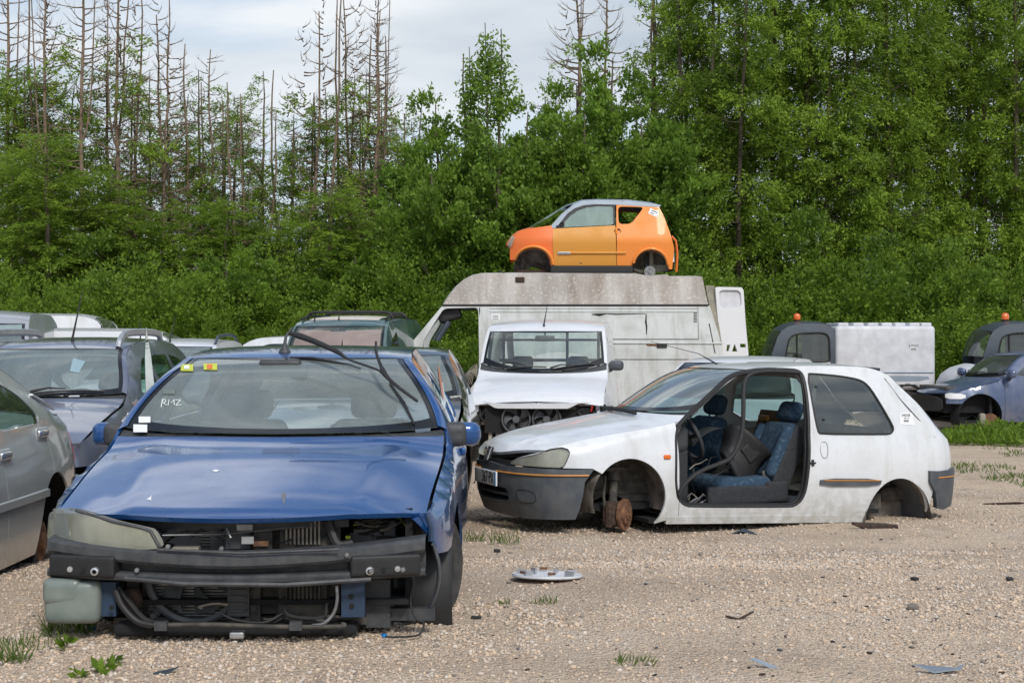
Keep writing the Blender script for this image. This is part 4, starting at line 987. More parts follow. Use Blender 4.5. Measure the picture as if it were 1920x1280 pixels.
    P = [(a, b, float(c.Z(a, b)) + .02) for a, b in q]; m.tube(P, .012, 6); m.tube([np.array(p) + [0, -.03, .02] for p in P], .008, 6)
    for p in P: m.tube([p, np.array(p) + [0, -.03, .025]], .007, 5)
    m.build('wiper_linkage', 'rubber', r)
    # scraped patch and aerial stub on the roof
    G = c.patch(1.80, 2.1, .1, .1, .05, 12, 5); G[..., 2] += .003
    q = c.pkt([(1300, 681)]); MB().tube([(-.05, 1.85, float(c.Z(-.05, 1.85))), (-.18, 1.75, 1.30), (-.46, 1.45, 1.40)], [.008, .003, .002], 5).build('aerial', 'rubber', r)
    MB().tube([(.3 , 3.15, 1.17), (-.3, 3.15, 1.19)], .015, 6).build('roof_trim', 'plastic', r)
    return c
white_hatch()
# ------------------------------------------------------------------ ordinary cars of the yard
KIND = {
 'saloon': dict(P=[(0, .60), (.05, .662), (.2, .715), (.5, .795), (.8, .862), (1.12, .925), (1.2, .955), (1.95, 1.305), (2.1, 1.335), (2.5, 1.368), (2.9, 1.37), (3.2, 1.33), (3.35, 1.28), (3.85, 1.05), (3.95, 1.02), (4.35, .99), (4.42, .85)],
                ur1=3.2, ug1=3.85, ut1=4.35, L=4.42, rc=3.42, wins=[[(1.80, .965), (2.06, 1.13), (2.30, 1.215), (2.45, 1.235), (2.50, .955)], [(2.58, .955), (2.55, 1.24), (2.95, 1.23), (3.22, 1.15), (3.42, 1.02), (3.38, .97)]]),
 'estate': dict(P=[(0, .60), (.05, .662), (.2, .715), (.5, .795), (.8, .862), (1.12, .925), (1.2, .955), (1.95, 1.305), (2.1, 1.345), (2.5, 1.39), (3.2, 1.41), (3.9, 1.37), (4.1, 1.32), (4.42, .95), (4.5, .8)],
                ur1=4.05, ug1=4.4, ut1=None, L=4.5, rc=3.5, wins=[[(1.80, .965), (2.06, 1.13), (2.30, 1.225), (2.45, 1.245), (2.50, .955)], [(2.58, .955), (2.55, 1.25), (3.25, 1.26), (3.30, .97)], [(3.38, .975), (3.34, 1.26), (3.85, 1.22), (4.12, 1.0)]]),
 'hatch': dict(P=[(0, .60), (.05, .662), (.2, .715), (.5, .795), (.8, .862), (1.0, .905), (1.08, .935), (1.75, 1.27), (1.9, 1.31), (2.3, 1.345), (2.9, 1.33), (3.2, 1.27), (3.3, 1.22), (3.65, .90), (3.72, .7)],
                ur1=3.2, ug1=3.62, ut1=None, L=3.75, rc=3.0, wins=[[(1.60, .95), (1.90, 1.12), (2.10, 1.19), (2.25, 1.205), (2.28, .94)], [(2.36, .94), (2.33, 1.205), (2.75, 1.20), (3.08, 1.10), (3.2, .97)]]),
 'van': dict(P=[(0, .68), (.06, .75), (.2, .82), (.5, .92), (.80, 1.0), (.88, 1.04), (1.38, 1.50), (1.55, 1.60), (1.9, 1.66), (2.6, 1.69), (3.6, 1.68), (3.85, 1.63), (3.95, 1.55), (4.08, .9)],
                ur1=3.85, ug1=4.02, ut1=None, L=4.12, rc=3.3, wins=[[(1.42, 1.04), (1.62, 1.30), (1.80, 1.44), (2.10, 1.46), (2.18, 1.02)]]),
}
def generic(name, label, cat, loc, rot, paint, kind='hatch', k=(1, 1, 1), group=None, glass='glass_lilac', wheels=False, front=True, seats=True, cloth='cloth_grey', rails=None, drop=0.0, lamp='lens', arch=True, bonnet=True, wtype='glass_dark', mir=True, wins=None, simple=False):
    kx, ku, kz = k; D = KIND[kind]; L = D['L']; van = kind == 'van'
    sc = lambda P: [(a * ku, b * kz) for a, b in P]
    su = lambda P: [(a * ku, b) for a, b in P]
    W = .875 if not van else .86
    plan = [(.0, 0), (.015, .3), (.07, .56), (.2, .73), (.40, .81), (.75, .85), (1.3, .875), (2.3, .88), (L - 1.2, .87), (L - .45, .82), (L - .12, .70), (L - .02, .4), (L, 0)]
    if van: plan = [(.0, 0), (.015, .3), (.07, .56), (.2, .73), (.40, .81), (.75, .84), (1.3, .86), (2.3, .865), (L - .8, .86), (L - .25, .84), (L - .05, .78), (L - .01, .5), (L, 0)]
    plan = [(a * ku, b * kx) for a, b in plan]
    P = sc(D['P'])
    uw0, uw1 = (1.21, 1.98) if kind in ('saloon', 'estate') else ((1.09, 1.77) if kind == 'hatch' else (.89, 1.42))
    belt = 1.0 if van else .93
    A = uw0 + .25
    yr = .60 if not van else .70
    yc = [(0, .765), (.3, .775), (uw0, .785), (A, .775), (uw1 + .08, yr + .035), (uw1 + .6, yr), (D['ur1'], yr - .015 + .02 * van), (D['ug1'], .69 if not van else .74), (L - .02, .58 if not van else .70), (L + .05, .50)]
    zb = [(0, .50), (.3, .61), (.7, .73), (uw0, .83 if not van else .93), (A, .87 if not van else .97), (A + .3, belt - .02), (2.5, belt), (L - .9, belt + .01), (L - .4, belt - .01), (L, .84 if not van else .86)]
    if van: zb[0:3] = [(0, .52), (.3, .70), (.6, .86)]
    c = Car(plan, sprof=[(a * kz, b) for a, b in [(.1, .07), (.25, .025), (.45, 0), (.6, .004), (.75, .02), (.85, .045), (1.0, .08)]], fprof=[(a * kz, b) for a, b in [(.1, .06), (.3, 0), (.5, .01), (.6, .04), (.7, .1)]], rprof=[(.1, .03), (.4, 0), (.8, .04)],
            P=P, bow=su([(0, .19), (.6, .22), (uw0, .27 if not van else .2), (uw1, .14), (D['ur1'], .06), (L, .06)]), crown=[(0, .015), (.5 * ku, .03), (1.1 * ku, .04), (2.6 * ku, .065), (L * ku, .05)],
            yc=[(a * ku, b * kx) for a, b in yc], zb=sc(zb), kap=[(0, 2.4), ((uw0 + .1) * ku, 2), ((A + .15) * ku, 1.1), (D['rc'] * ku + .4, 1), (L * ku, 1.6)], loc=(loc[0], loc[1], loc[2]), rot=rot)
    r = c.obj(name, label, cat, group); r.rotation_euler = (0, 0, rot)
    std_top(c, paint, .03, (uw0 - .05) * ku, .21, .25, uw0 * ku, uw1 * ku, .27, .13, D['ur1'] * ku, .06, D['ug1'] * ku, .06, glass=glass, hood=bonnet, ut1=D['ut1'] * ku if D['ut1'] else None, bt1=.06, hood_ins=.006)
    af, ar = .84 * ku, (L - .92) * ku; AR = [(af, .28 * kz, .35, .37), (ar, .28 * kz, .35, .36)]
    cuts = [.16 * ku, (A + .02) * ku] + [(w[-1][0] + .04) * ku for w in D['wins']][:-1] if kind != 'van' else [.16 * ku, 1.30 * ku, 2.28 * ku]
    if kind == 'saloon': cuts = [.16 * ku, (A + .02) * ku, 2.54 * ku, 3.46 * ku]
    if kind == 'hatch': cuts = [.16 * ku, (A + .02) * ku, 2.32 * ku]
    if kind == 'estate': cuts = [.16 * ku, (A + .02) * ku, 2.54 * ku, 3.34 * ku]
    cuts.append((L - .12) * ku)
    names = ['front_wing', 'front_door'] + (['rear_door'] if len(cuts) > 4 else []) + ['rear_wing']
    wl = [rnd(sc(w), .07) for w in (wins if wins is not None else D['wins'])]
    for sg in (1, -1):
        for i, nm in enumerate(names):
            a, b = cuts[i] + .003, cuts[i + 1] - .003
            base = (lambda u: np.where(u < .45 * ku, .50 * kz, .20 * kz) + 0 * u) if i == 0 else .20 * kz
            lp = seg_loop(c, a, b, base, AR if arch else [])
            ws = [w for w in wl if a < w[:, 0].mean() < b]
            panel(MB(), c.side(), c.uz(lp, sg), [c.uz(w, sg) for w in ws], h=.09, rim=.012, holerim=.03).build(nm, paint, r)
            for w in ws: panel(MB(), c.side(.010), c.uz(w, sg), h=.15).build('side_window', wtype, r)
        if arch:
            for (cu, cz, rr, rz) in AR: wheel_well(c, sg, cu, cz, rr, rz, .3, 'black')
        if wheels:
            for (cu, cz, rr, rz) in AR:
                m = MB().lathe([(.20, -.09), (.28, -.085), (.30, -.06), (.305, 0), (.30, .06), (.28, .085), (.20, .09)], (sg * .76 * kx, cu, .30), (1, 0, 0), 28)
                t = m.build('wheel', 'tyre', r); MB().lathe([(0, .04), (.06, .05), (.19, .03), (.20, .09), (.21, .088)], (sg * .76 * kx, cu, .30), (sg, 0, 0), 24).build('rim', 'alu', t)
        if mir: mirror(c, sg, (A + .12) * ku, (belt + .02) * kz, 'plastic', 'plastic' if van else paint, yy=.80 * kx, sc=.9)
    MB().box((0, L * ku / 2, .2 * kz), (1.5 * kx, (L - .9) * ku, .04)).build('floor_pan', 'black', r)
    MB().box((0, .65, .50 * kz), (1.2 * kx, 1.0, .3)).box((0, uw0 * ku + .02, .55 * kz), (1.5 * kx, .04, .5)).build('engine_block', 'black', r)
    q1 = float(c.S(.45 * ku))
    if front:
        lo = [(-q1, .17), (0, .15), (q1, .17), (q1, .50), (.75, .52), (0, .50), (-.75, .52), (-q1, .50)]
        hole = chaikin([(-.42, .22), (.42, .22), (.42, .33), (-.42, .33)], 1)
        panel(MB(), c.side(-.03), np.array([(a, b * kz) for a, b in lo]), [hole * [1, kz]], h=.06, rim=.03, holerim=.04).build('front_bumper', paint if not van else 'bumper', r)
        panel(MB(), c.side(.05), np.array([(-.8, .2), (.8, .2), (.8, .62 * kz), (-.8, .62 * kz)]), h=.1).build('grille', 'black', r)
        for sg in (1, -1):
            hl = chaikin(np.array([(.40, .53), (.78, .53), (.98, .60), (.96, .68), (.72, .67), (.42, .625)]) * [sg, kz], 1)
            if sg < 0: hl = hl[::-1]
            panel(MB(), c.side(-.005), hl, h=.04, rim=.04).build('headlamp', lamp, r); panel(MB(), c.side(.04), hl, h=.08).build('headlamp_bowl', 'steel', r)
    # tail
    qe = c.smax; qa = float(c.S((L - .14) * ku))
    lo = [(qa, .2), (qe, .2), (qe, .8), (qa, .84)]
    panel(MB(), c.side(.0), np.array([(a, b * kz) for a, b in lo]), h=.1).build('tailgate', paint, r); panel(MB(), c.side(.0), np.array([(-a, b * kz) for a, b in lo]), h=.1).build('tailgate', paint, r)
    for sg in (1, -1): panel(MB(), c.side(-.012), np.array([(qa - .06, .68), (qa + .16, .68), (qa + .16, .84), (qa - .04, .86)]) * [sg, kz], h=.08, rim=.02).build('tail_lamp', 'red', r)
    if seats:
        cabin(c, (uw0 + .05) * ku, (D['ur1']) * ku, .22 * kz, belt * kz - .01, cloth=cloth, heads=True, wheel=1, w=.60 * kx, sx=.36 * kx, seatu=(uw0 + .95) * ku, back=not van, hh=.56 if not van else .60)
        x0 = 0; u = (uw1 - .03) * ku; zz = float(c.Z(0, u)) - .07
        MB().rbox((x0, u, zz), (.24, .03, .07), .02).tube([(x0, u, zz + .02), (x0, u + .03, zz + .07)], .01, 6).build('rear_view_mirror', 'plastic', r)
    # wipers on the screen
    wiper(c, [(.1 * kx, uw0 * ku + .03), (.35 * kx, uw0 * ku + .10), (.62 * kx, uw0 * ku + .20)]); wiper(c, [(-.45 * kx, uw0 * ku + .16), (-.2 * kx, uw0 * ku + .06), (.05 * kx, uw0 * ku + .05)])
    if rails:
        for sg in (1, -1):
            u = np.linspace((uw1 + .25) * ku, (D['ur1'] - .1) * ku, 14); x = c.yc_(u) - .03; z = c.Z(x, u) + .065 * np.clip(np.sin(np.linspace(0, PI, 14)) * 2.2, 0, 1)
            MB().tube(np.stack([sg * x, u, z], 1), .018, 8).build('roof_rail', rails, r)
    return c
def onroof(c, x, u, L=.5, lean=(.0, .25), r0=.004):
    z = float(c.Z(x, u)); P = [(x, u, z), (x, u, z + .03), (x + lean[0] * L, u + lean[1] * L, z + L)]
    MB().tube(P, [.016, .010, r0 * .5], 6).build('aerial', 'rubber', c.root)

# silver saloon at the left edge, seen along its flank
def silver():
    c = generic('scrap_saloon', 'silver-grey saloon at the left edge, its rear door and boot beside the blue car', 'car', (-3.53, 5.6, 0), 0, 'silver', 'saloon', k=(.975, .975, .955), glass='glass', wtype='glass_dark', wheels=False, seats=True)
    r = c.root
    Z2 = lambda L: [(a / 3.05, 660 + b / 3.05) for a, b in L]
    for L in ([(198, 432), (225, 430), (262, 490), (240, 502)], [(0, 575), (22, 570), (38, 600), (10, 620)]):
        q = c.pk(Z2(L)).mean(0); p = c.skin(q[:1], q[1:2], -.015)[0]; MB().rbox(p, (.03, .17, .045), .014).build('door_handle', 'chrome', r)
        MB().rbox(p + [-.010, 0, -.008], (.02, .21, .085), .02).build('handle_recess', 'silver', r)
    q = np.linspace(float(c.S(1.3)), float(c.S(3.18)), 30); m = MB(); G = []
    for z, o in ((.505, -.002), (.51, -.018), (.55, -.018), (.555, -.002)): G.append(c.skin(q, np.full(30, z), o))
    m.grid(np.array(G), flip=True); m.build('rubbing_strip', 'silver', r)
    q = np.linspace(float(c.S(4.0)), c.smax, 20); G = [c.skin(q, np.full(20, z), o) for z, o in ((.28, -.01), (.32, -.045), (.50, -.05), (.545, -.04), (.55, 0))]
    MB().grid(np.array(G), flip=True).build('rear_bumper', 'silver', r)
    G = [c.skin(q, np.full(20, z), o) for z, o in ((.42, -.05), (.43, -.062), (.47, -.062), (.48, -.05))]; MB().grid(np.array(G), flip=True).build('bumper_strip', 'plastic', r)
    MB().lathe([(0, .03), (.05, .03), (.06, .0), (.12, 0), (.12, -.03), (.0, -.04)], (.74, 3.40, .22), (1, 0, 0), 24).build('brake_drum', 'rust', r)
    MB().tube([(.7, 3.40, .2), (.2, 3.35, .2)], .05, 8).tube([(.62, 3.40, .25), (.6, 3.38, .6)], .04, 8).build('rear_axle', 'rust_dark', r)
    q = c.pk([(84, 738), (120, 785)]); 
    V = [(.66, 3.52, 1.10), (.70, 3.54, 1.09), (.76, 3.80, .99), (.72, 3.80, .995)]
    MB().tube([(.675, 3.42, 1.085), (.70, 3.55, 1.04), (.735, 3.66, .985)], [.016, .020, .012], 6, flat=.4).build('torn_tape', 'sticker', r)
silver()

# lilac-grey estate behind it
c = generic('scrap_estate', 'lilac-grey estate with silver roof rails, its dusty windscreen towards us behind the silver saloon', 'car', (-3.76, 10.3, .03), 0, 'lilac', 'estate', glass='glass_lilac', cloth='cloth_grey', wtype='glass_green', front=False, mir=False)
for sg in (1, -1):
    P = [(sg * .55, 2.10, 1.32), (sg * .555, 2.14, 1.38), (sg * .55, 2.35, 1.435), (sg * .545, 2.9, 1.45), (sg * .54, 3.5, 1.44), (sg * .54, 3.62, 1.38)]
    MB().tube(catmull(P, 5), .032, 8, flat=.8).build('roof_rail', 'alu', c.root)
q = c.pkt([(137, 672), (160, 678), (148, 700), (131, 697)]); MB().add([(a, b, float(c.Z(a, b)) + .004) for a, b in q], [(0, 1, 2, 3)], False).build('windscreen_sticker', 'glass_pale', c.root)
onroof(c, .0 + (152 - CX) / F * 12.6 + 3.69, 2.3, .42, (.14, .2), .006)
# upright shard of green glass leaning out of its front door
V = [(.82, 1.75, .93), (.80, 2.35, .94), (.74, 1.98, 1.47)]
MB().prism([(1.72, .92), (2.05, .94), (2.03, 1.25), (1.96, 1.49), (1.83, 1.25)], .0, .005, lambda p, t: (.86 - .10 * (p[1] - .92) + t, p[0], p[1])).build('raised_window_pane', 'glass_green', c.root)

# black hatchback directly behind the blue one
c = generic('scrap_hatchback', 'black hatchback with white marker writing on its windscreen, right behind the blue saloon', 'car', (-1.16, 10.85, 0), math.radians(-1), 'black_paint', 'hatch', k=(.95, 1, 1.01), glass='glass_lilac', wtype='glass', mir=False)
m = MB()
for a0, s0 in ((0, 0), (.03, .10), (.0, .2)):
    for k in range(5):
        x = .18 + .055 * k + a0; u = 1.52 - .07 * (s0 * 10) ; z = lambda xx, uu: (xx, uu, float(c.Z(xx, uu)) + .004)
        m.tube([z(x + random.uniform(-.015, .015), u + random.uniform(-.03, .03)) for _ in range(4)], .003, 4)
m.build('marker_writing', 'marker', c.root)
onroof(c, -.3, 1.9, .1)

# white pick-up style van facing us without lamps or bumper
def partner():
    c = generic('stripped_van', 'small white van facing us with lamps and bumper stripped, twin radiator fans bare', 'van', (.27, 17.25, .0), math.radians(-5.5), 'white_clean', 'van', k=(1.0, 1.0, 1.0), glass='glass', front=False, cloth='cloth_lgrey', wtype='glass_dark', bonnet=False, mir=False)
    r = c.root; c.root['label'] = 'small white van facing us with lamps and bumper stripped, twin radiator fans bare'
    G = c.patch(.03, .84, .12, .25, .01, 36, 16); MB().grid(G).build('bonnet', 'white_clean', r)
    # front lip of the bonnet dips between the two empty lamp holes
    x = np.linspace(-.80, .80, 41); G = []
    ed = np.where(np.abs(x + .05) < .42, .075, .075 - .06 * np.clip((np.abs(x + .05) - .42) / .12, 0, 1)) ; ed = np.where(np.abs(x) > .76, .2, ed)
    q = np.sign(x) * c.Sy(np.abs(x)); top = c.skin(q, np.full(41, .70)); 
    for t in (0, .3, .6, 1): V = top.copy(); V[:, 2] = float(c.P(.03)) - .005 - ed * t; V[:, 1] = c.skin(q, V[:, 2], 0.0)[:, 1] - .0; G.append(V)
    G[0] = c.patch(.03, .04, .12, .12, .01, 41, 2)[0]
    MB().grid(np.array(G), flip=True).build('bonnet_lip', 'white_clean', r)
    m = MB(); m.box((0, .18, .45), (.95, .04, .44)).box((0, .16, .64), (.9, .05, .035)); m.build('radiator', 'dark', r)
    for k in (-1, 1):
        fx = k * .175 - .06
        m = MB().lathe([(.150, -.02), (.16, -.03), (.17, -.02), (.17, .03), (.15, .03)], (fx, .12, .51), (0, 1, 0), 36).lathe([(0, -.02), (.04, -.02), (.05, .03)], (fx, .12, .51), (0, 1, 0), 16)
        s = m.build('fan_shroud', 'fan', r); m = MB()
        for j in range(5):
            a = j * 2 * PI / 5 + k; G = []
            for t in np.linspace(0, 1, 6): rr = .04 + .105 * t; G.append([(fx + rr * math.cos(a + .5 * t + w * (.3 + .25 * t)), .13 - .02 * w, .51 + rr * math.sin(a + .5 * t + w * (.3 + .25 * t))) for w in (-.8, 0, .8)])
            m.grid(G)
        m.build('fan_blades', 'fan', s)
        MB().rbox((k * .66, .32, .60), (.26, .2, .16), .03).build('lamp_cavity', 'black', r)
        m = MB().box((k * .60, .20, .46), (.20, .05, .03)).box((k * .54, .2, .40), (.04, .04, .3)).box((k * .68, .22, .40), (.03, .04, .16)); m.build('front_bracket', 'trim', r)
        m = MB()
        for j in range(7):
            a = np.array([k * .62 + random.uniform(-.12, .12), .16, .50 + random.uniform(0, .14)]); m.tube(catmull([a, a + [random.uniform(-.08, .08), -.03, -.05], a + [random.uniform(-.1, .1), 0, -.12]], 5), random.choice((.006, .009, .014)), 5)
        m.build('wiring', 'rubber', r)
    m = MB().tube([(.62, .15, .60), (.64, .14, .68)], .012, 6); m.build('relay', 'red', r)
    m = MB(); x = (1137 - CX) / F
    mirror(c, 1, 1.22, 1.08, 'bumper', 'bumper', yy=.74, sc=.8)
    # load bed frame seen through the glass
    m = MB().box((0, 2.3, 1.16), (1.3, .03, .04)).box((0, 2.3, 1.42), (1.3, .03, .03)); [m.box((x, 2.3, 1.3), (.035, .03, .5)) for x in (-.6, .22, .62)]; m.build('bulkhead_frame', 'cab_grey', r)
    onroof(c, -.02, 1.52, .28, (.15, .1))
    # rear screen clear to the van behind
partner()

# dark green people carrier with beige roof panel, rack and pink sunshade
c = generic('scrap_people_carrier', 'dark green people carrier with beige roof panel, roof rack and pink sunshade behind its windscreen', 'car', (-2.74, 20.9, .10), math.radians(-8), 'green', 'van', k=(.97, 1, 1.0), glass='glass', wtype='glass_dark', mir=False)
r = c.root
G = c.patch(1.60, 3.4, .1, .1, .16, 20, 12); G[..., 2] += .006; MB().grid(G).build('roof_panel', 'beige', r)
G = c.patch(.95, 1.40, .24, .13, .09, 16, 8, off=.05); MB().grid(G).build('sunshade', 'pink', r)
for u in (2.1, 3.1):
    P = [(-.66, u, 1.60), (-.62, u, 1.72), (-.4, u, 1.745), (.4, u, 1.745), (.62, u, 1.72), (.66, u, 1.60)]
    MB().tube(catmull(P, 5), .028, 8, flat=.7).build('roof_bar', 'rubber', r)
for sg in (-1, 1): MB().tube([(sg * .64, 1.7, 1.63), (sg * .63, 2.1, 1.69), (sg * .62, 3.1, 1.69), (sg * .62, 3.6, 1.62)], .02, 6).build('roof_rail', 'rubber', r)
onroof(c, -.05, 1.62, .12); onroof(c, -.42, 1.62, .10, (.4, 0))
# white estate wreck behind the people carrier, nose down to the right
c = generic('scrap_car', 'white car nosing out behind the dark green people carrier', 'car', (-1.35, 24.6, .16), math.radians(60), 'white', 'hatch', glass='glass_dark', wtype='glass_dark', mir=True)

# vans and cars at the far left
c = generic('scrap_van', 'grey small van at the far left edge with dark rear side window', 'van', (-5.60, 14.6, .08), math.radians(10), 'grey_van', 'van', k=(.98, 1.0, .99), wtype='glass_dark', wins=[[(1.42, 1.04), (1.62, 1.30), (1.80, 1.44), (2.10, 1.46), (2.18, 1.02)], [(2.75, 1.12), (2.75, 1.46), (3.75, 1.44), (3.8, 1.12)]], mir=False)
c = generic('white_van', 'high white panel van roof standing behind the other parked vans at the left', 'van', (-10.15, 22.6, .10), math.radians(-84), 'white', 'van', k=(1, 1.02, 1.02), group=None, mir=False)
c = generic('white_van', 'lower white van at the left with a small green dot near its rear corner', 'van', (-8.5, 18.7, -.12), math.radians(-84), 'white_clean', 'van', k=(1, 1.08, 1.0), mir=False, wins=[])
c = generic('scrap_estate', 'white estate with dark roof rail between the lilac estate and the blue saloon', 'car', (-4.10, 15.8, .05), 0, 'white_clean', 'estate', k=(.98, 1, .985), glass='glass_lilac', rails='cab_grey', mir=False)
onroof(c, .05, 2.2, .32, (.2, .1)); onroof(c, -.3, 2.2, .30, (-.05, .1))

# silver-white car between the small van and the white hatchback
c = generic('scrap_estate', 'pale car behind the white hatchback with only its roof and nose showing', 'car', (1.70, 14.6, -.10), math.radians(-24), 'white_clean', 'hatch', k=(.96, .88, 1.0), glass='glass_dark', wtype='glass_pale', rails=None, mir=False, lamp='ink')

# slate blue hatchback at the right edge
def clio():
    c = generic('scrap_hatchback', 'slate-blue hatchback at the right edge with crumpled bonnet and bare front hub', 'car', (6.60, 24.5, -.06), math.radians(-82), 'clio', 'hatch', k=(.93, .76, .97), glass='glass', wtype='glass', front=False)
    r = c.root
    panel(MB(), c.side(-.01), chaikin([(-.8, .34), (.55, .36), (.62, .42), (.58, .58), (0, .62), (-.7, .58)], 1), h=.08, rim=.03).build('front_bumper', 'ink', r)
    panel(MB(), c.side(-.012), chaikin([(.66, .56), (.98, .56), (.98, .64), (.66, .66)], 1), h=.05).build('headlamp_housing', 'sticker', r)
    MB().lathe([(0, .03), (.05, .03), (.06, 0), (.13, 0), (.13, -.02)], (.70, .84, .20), (1, -.3, 0), 20).build('brake_disc', 'rust', r)
    MB().rbox((.66, .72, .24), (.1, .1, .18), .03).build('brake_caliper', 'trim', r)
    MB().rbox((-.05, .45, .70), (1.1, .5, .10), .04).build('open_engine_bay', 'dark', r)
    return c
clio()
# ------------------------------------------------------------------ vehicles standing square to us: van, microcar, two utility trucks
class Side:
    """near flank is drawn in (along, up) metres; inset bends it inwards; the far flank is its mirror image"""
    def __init__(s, Y, Wd, inset): s.Y, s.W, s.ins = Y, Wd, inset
    def P(s, px, py): return ((px - CX) / F * s.Y, CAMH - (py - CY) / F * s.Y)
    def L(s, pts, f=1, ox=0, oy=0): return np.array([s.P(ox + a / f, oy + b / f) for a, b in pts])
    def near(s, off=0.0): return lambda A: np.stack([A[:, 0], s.ins(A[:, 0], A[:, 1]) + off, A[:, 1]], -1)
    def far(s, off=0.0): return lambda A: np.stack([A[:, 0], s.W - s.ins(A[:, 0], A[:, 1]) - off, A[:, 1]], -1)
    def over(s, line, n=9, crown=.04, e=0.0, taper=0, h=.06):
        """sheet over the top between the two flanks along an open line; e sets it in from the edges"""
        Q = [line[0]]
        for a, b in zip(line[:-1], line[1:]):
            k = max(1, int(np.linalg.norm(np.array(b) - a) / h)); Q += [np.array(a) + (np.array(b) - a) * (j + 1) / k for j in range(k)]
        Q = np.array(Q); A = s.near()(Q); B = s.far()(Q); T = np.gradient(Q, axis=0); nn = np.stack([-T[:, 1], T[:, 0]], 1); nn /= np.maximum(np.linalg.norm(nn, axis=1, keepdims=True), 1e-9)
        if nn[:, 1].mean() < 0: nn = -nn
        G = []
        for t in np.linspace(0, 1, n):
            tt = e + (1 - 2 * e) * t; V = A + (B - A) * tt; cc = crown * 4 * t * (1 - t); V[:, 0] += nn[:, 0] * cc; V[:, 2] += nn[:, 1] * cc; G.append(V)
        return MB().grid(np.array(G), flip=Q[-1][0] > Q[0][0])
def van():
    s = Side(24.0, 2.0, lambda x, z: .02 + .10 * np.clip((z - 1.2) / .9, 0, 1)**1.5)
    r = thing('wrecked_van', 'long white high-roof van with stained roof and no cab door, carrying the orange microcar', 'van', (0, s.Y, 0))
    Zv = lambda L: s.L(L, 2.909, 760, 500)
    body = Zv([(200, 212), (28, 420), (20, 500), (30, 700), (60, 760), (1720, 760), (1735, 600), (1732, 440), (1665, 212)])
    cab = rnd(Zv([(95, 405), (208, 226), (386, 221), (398, 235), (402, 480), (400, 600), (330, 700), (110, 700), (92, 600)]), .07)
    for lf, nm in ((s.near(), 'body_side'), (s.far(), 'far_body_side')): panel(MB(), lf, body, [cab], h=.15, rim=.02, holerim=.06, flip=nm[0] == 'f').build(nm, 'van_white', r)
    roof = Zv([(207, 204), (235, 160), (275, 110), (320, 72), (365, 48), (420, 38), (600, 36), (900, 37), (1260, 38), (1300, 46), (1340, 52), (1440, 46), (1450, 56), (1625, 54), (1640, 130), (1656, 204)])
    for lf, nm in ((s.near(-.012), 'raised_roof_side'), (s.far(-.012), 'far_roof_side')): panel(MB(), lf, roof, h=.12, rim=.03, flip=nm[0] == 'f').build(nm, 'van_roof', r)
    s.over(roof[:-1], 13, .05).build('raised_roof', 'van_roof', r)
    L = roof[-3:]; s.over([roof[-3], roof[-1]], 8, .0).build('roof_tail', 'van_roof', r)
    def line(L, rr=.008, mat='rubber', nm='seam', off=-.003):
        Q = Zv(L); V = s.near(off)(Q); return MB().tube(V, rr, 5).build(nm, mat, r)
    line([(200, 209), (900, 209), (1656, 209)], .018, 'ink', 'roof_gutter'); line([(404, 222), (404, 600)], .008)
    for y in (226, 245): line([(460, y), (1600, y)], .006, 'van_white', 'pressed_line', -.006)
    for y in (395, 505): line([(1090, y), (1600, y)], .006, 'dark', 'pressed_line')
    line([(1090, 416), (1730, 418)], .012, 'van_white', 'waist_line', -.01); line([(1600, 214), (1600, 395)], .005, 'steel'); line([(1660, 310), (1690, 470)], .008, 'rubber')
    m = MB().tube(s.near(-.004)(Zv([(1020, 258), (1060, 261), (1100, 255), (1150, 258), (1310, 255)])), [.006, .022, .006, .010, .004], 5).tube(s.near(-.004)(Zv([(1316, 255), (1314, 300), (1318, 330), (1316, 370)])), [.006, .014, .012, .005], 5); m.build('paint_crack', 'ink', r)
    m = MB(); [m.tube(s.near(-.004)(Zv([(1575, y), (1594, y)])), .005, 4) for y in range(252, 305, 8)]; m.build('vent_slots', 'rubber', r)
    q = s.near(-.01)(Zv([(1400, 430)]))[0]; MB().rbox(q, (.16, .03, .07), .01).build('sliding_door_latch', 'rubber', r)
    panel(MB(), s.near(-.004), Zv([(1310, 418), (1376, 420), (1372, 434), (1320, 432)]), h=.05).build('rust_stain', 'rust', r)
    q = s.near(-.004)(Zv([(470, 258), (515, 258), (515, 290), (470, 290)])); MB().add(q, [(0, 1, 2, 3)], False).build('stock_label', 'sticker', r)
    m = MB(); [m.tube(s.near(-.007)(Zv([(476, y), (508, y)])), .004, 4) for y in (266, 274, 283)]; m.build('label_print', 'dark', r)
    MB().rbox(s.near(-.01)(Zv([(1128, 472)]))[0], (.06, .02, .08), .01).build('fuel_flap', 'steel', r)
    # front: pillars, header, screen opening, scuttle
    s.over(Zv([(28, 420), (22, 500), (20, 700)]), 9, .12).build('nose_panel', 'van_white', r)
    G = s.over(Zv([(200, 212), (180, 236)]), 9, .03); G.build('header_rail', 'van_white', r)
    MB().rbox(s.near(.25)(Zv([(238, 262)]))[0], (.38, .25, .20), .05, rot=[[.94, 0, -.3], [0, 1, 0], [.3, 0, .94]]).build('mirror_head', 'rubber', r)
    m = MB().tube(s.near(.18)(Zv([(235, 300), (200, 350), (170, 400)])), .05, 8).tube(s.near(.12)(Zv([(205, 310), (150, 400)])), .02, 6); m.build('mirror_arm', 'cab_grey', r)
    MB().box((s.P(905, 680)[0], 1.0, 1.6), (.04, 1.7, .25)).rbox((s.P(820, 720)[0], 1.0, .98), (.5, 1.7, .2), .06).build('cab_floor', 'dark', r)
    m = MB()
    for k in range(7):
        a = s.near(-.02)(Zv([(300 + 10 * k, 640), (330 + 9 * k, 590 - 8 * k), (360 + 5 * k, 550 + 10 * k), (392, 530 + 3 * k)])); m.tube(catmull(a, 4), .006, 4)
    m.build('dangling_wires', 'trim', r)
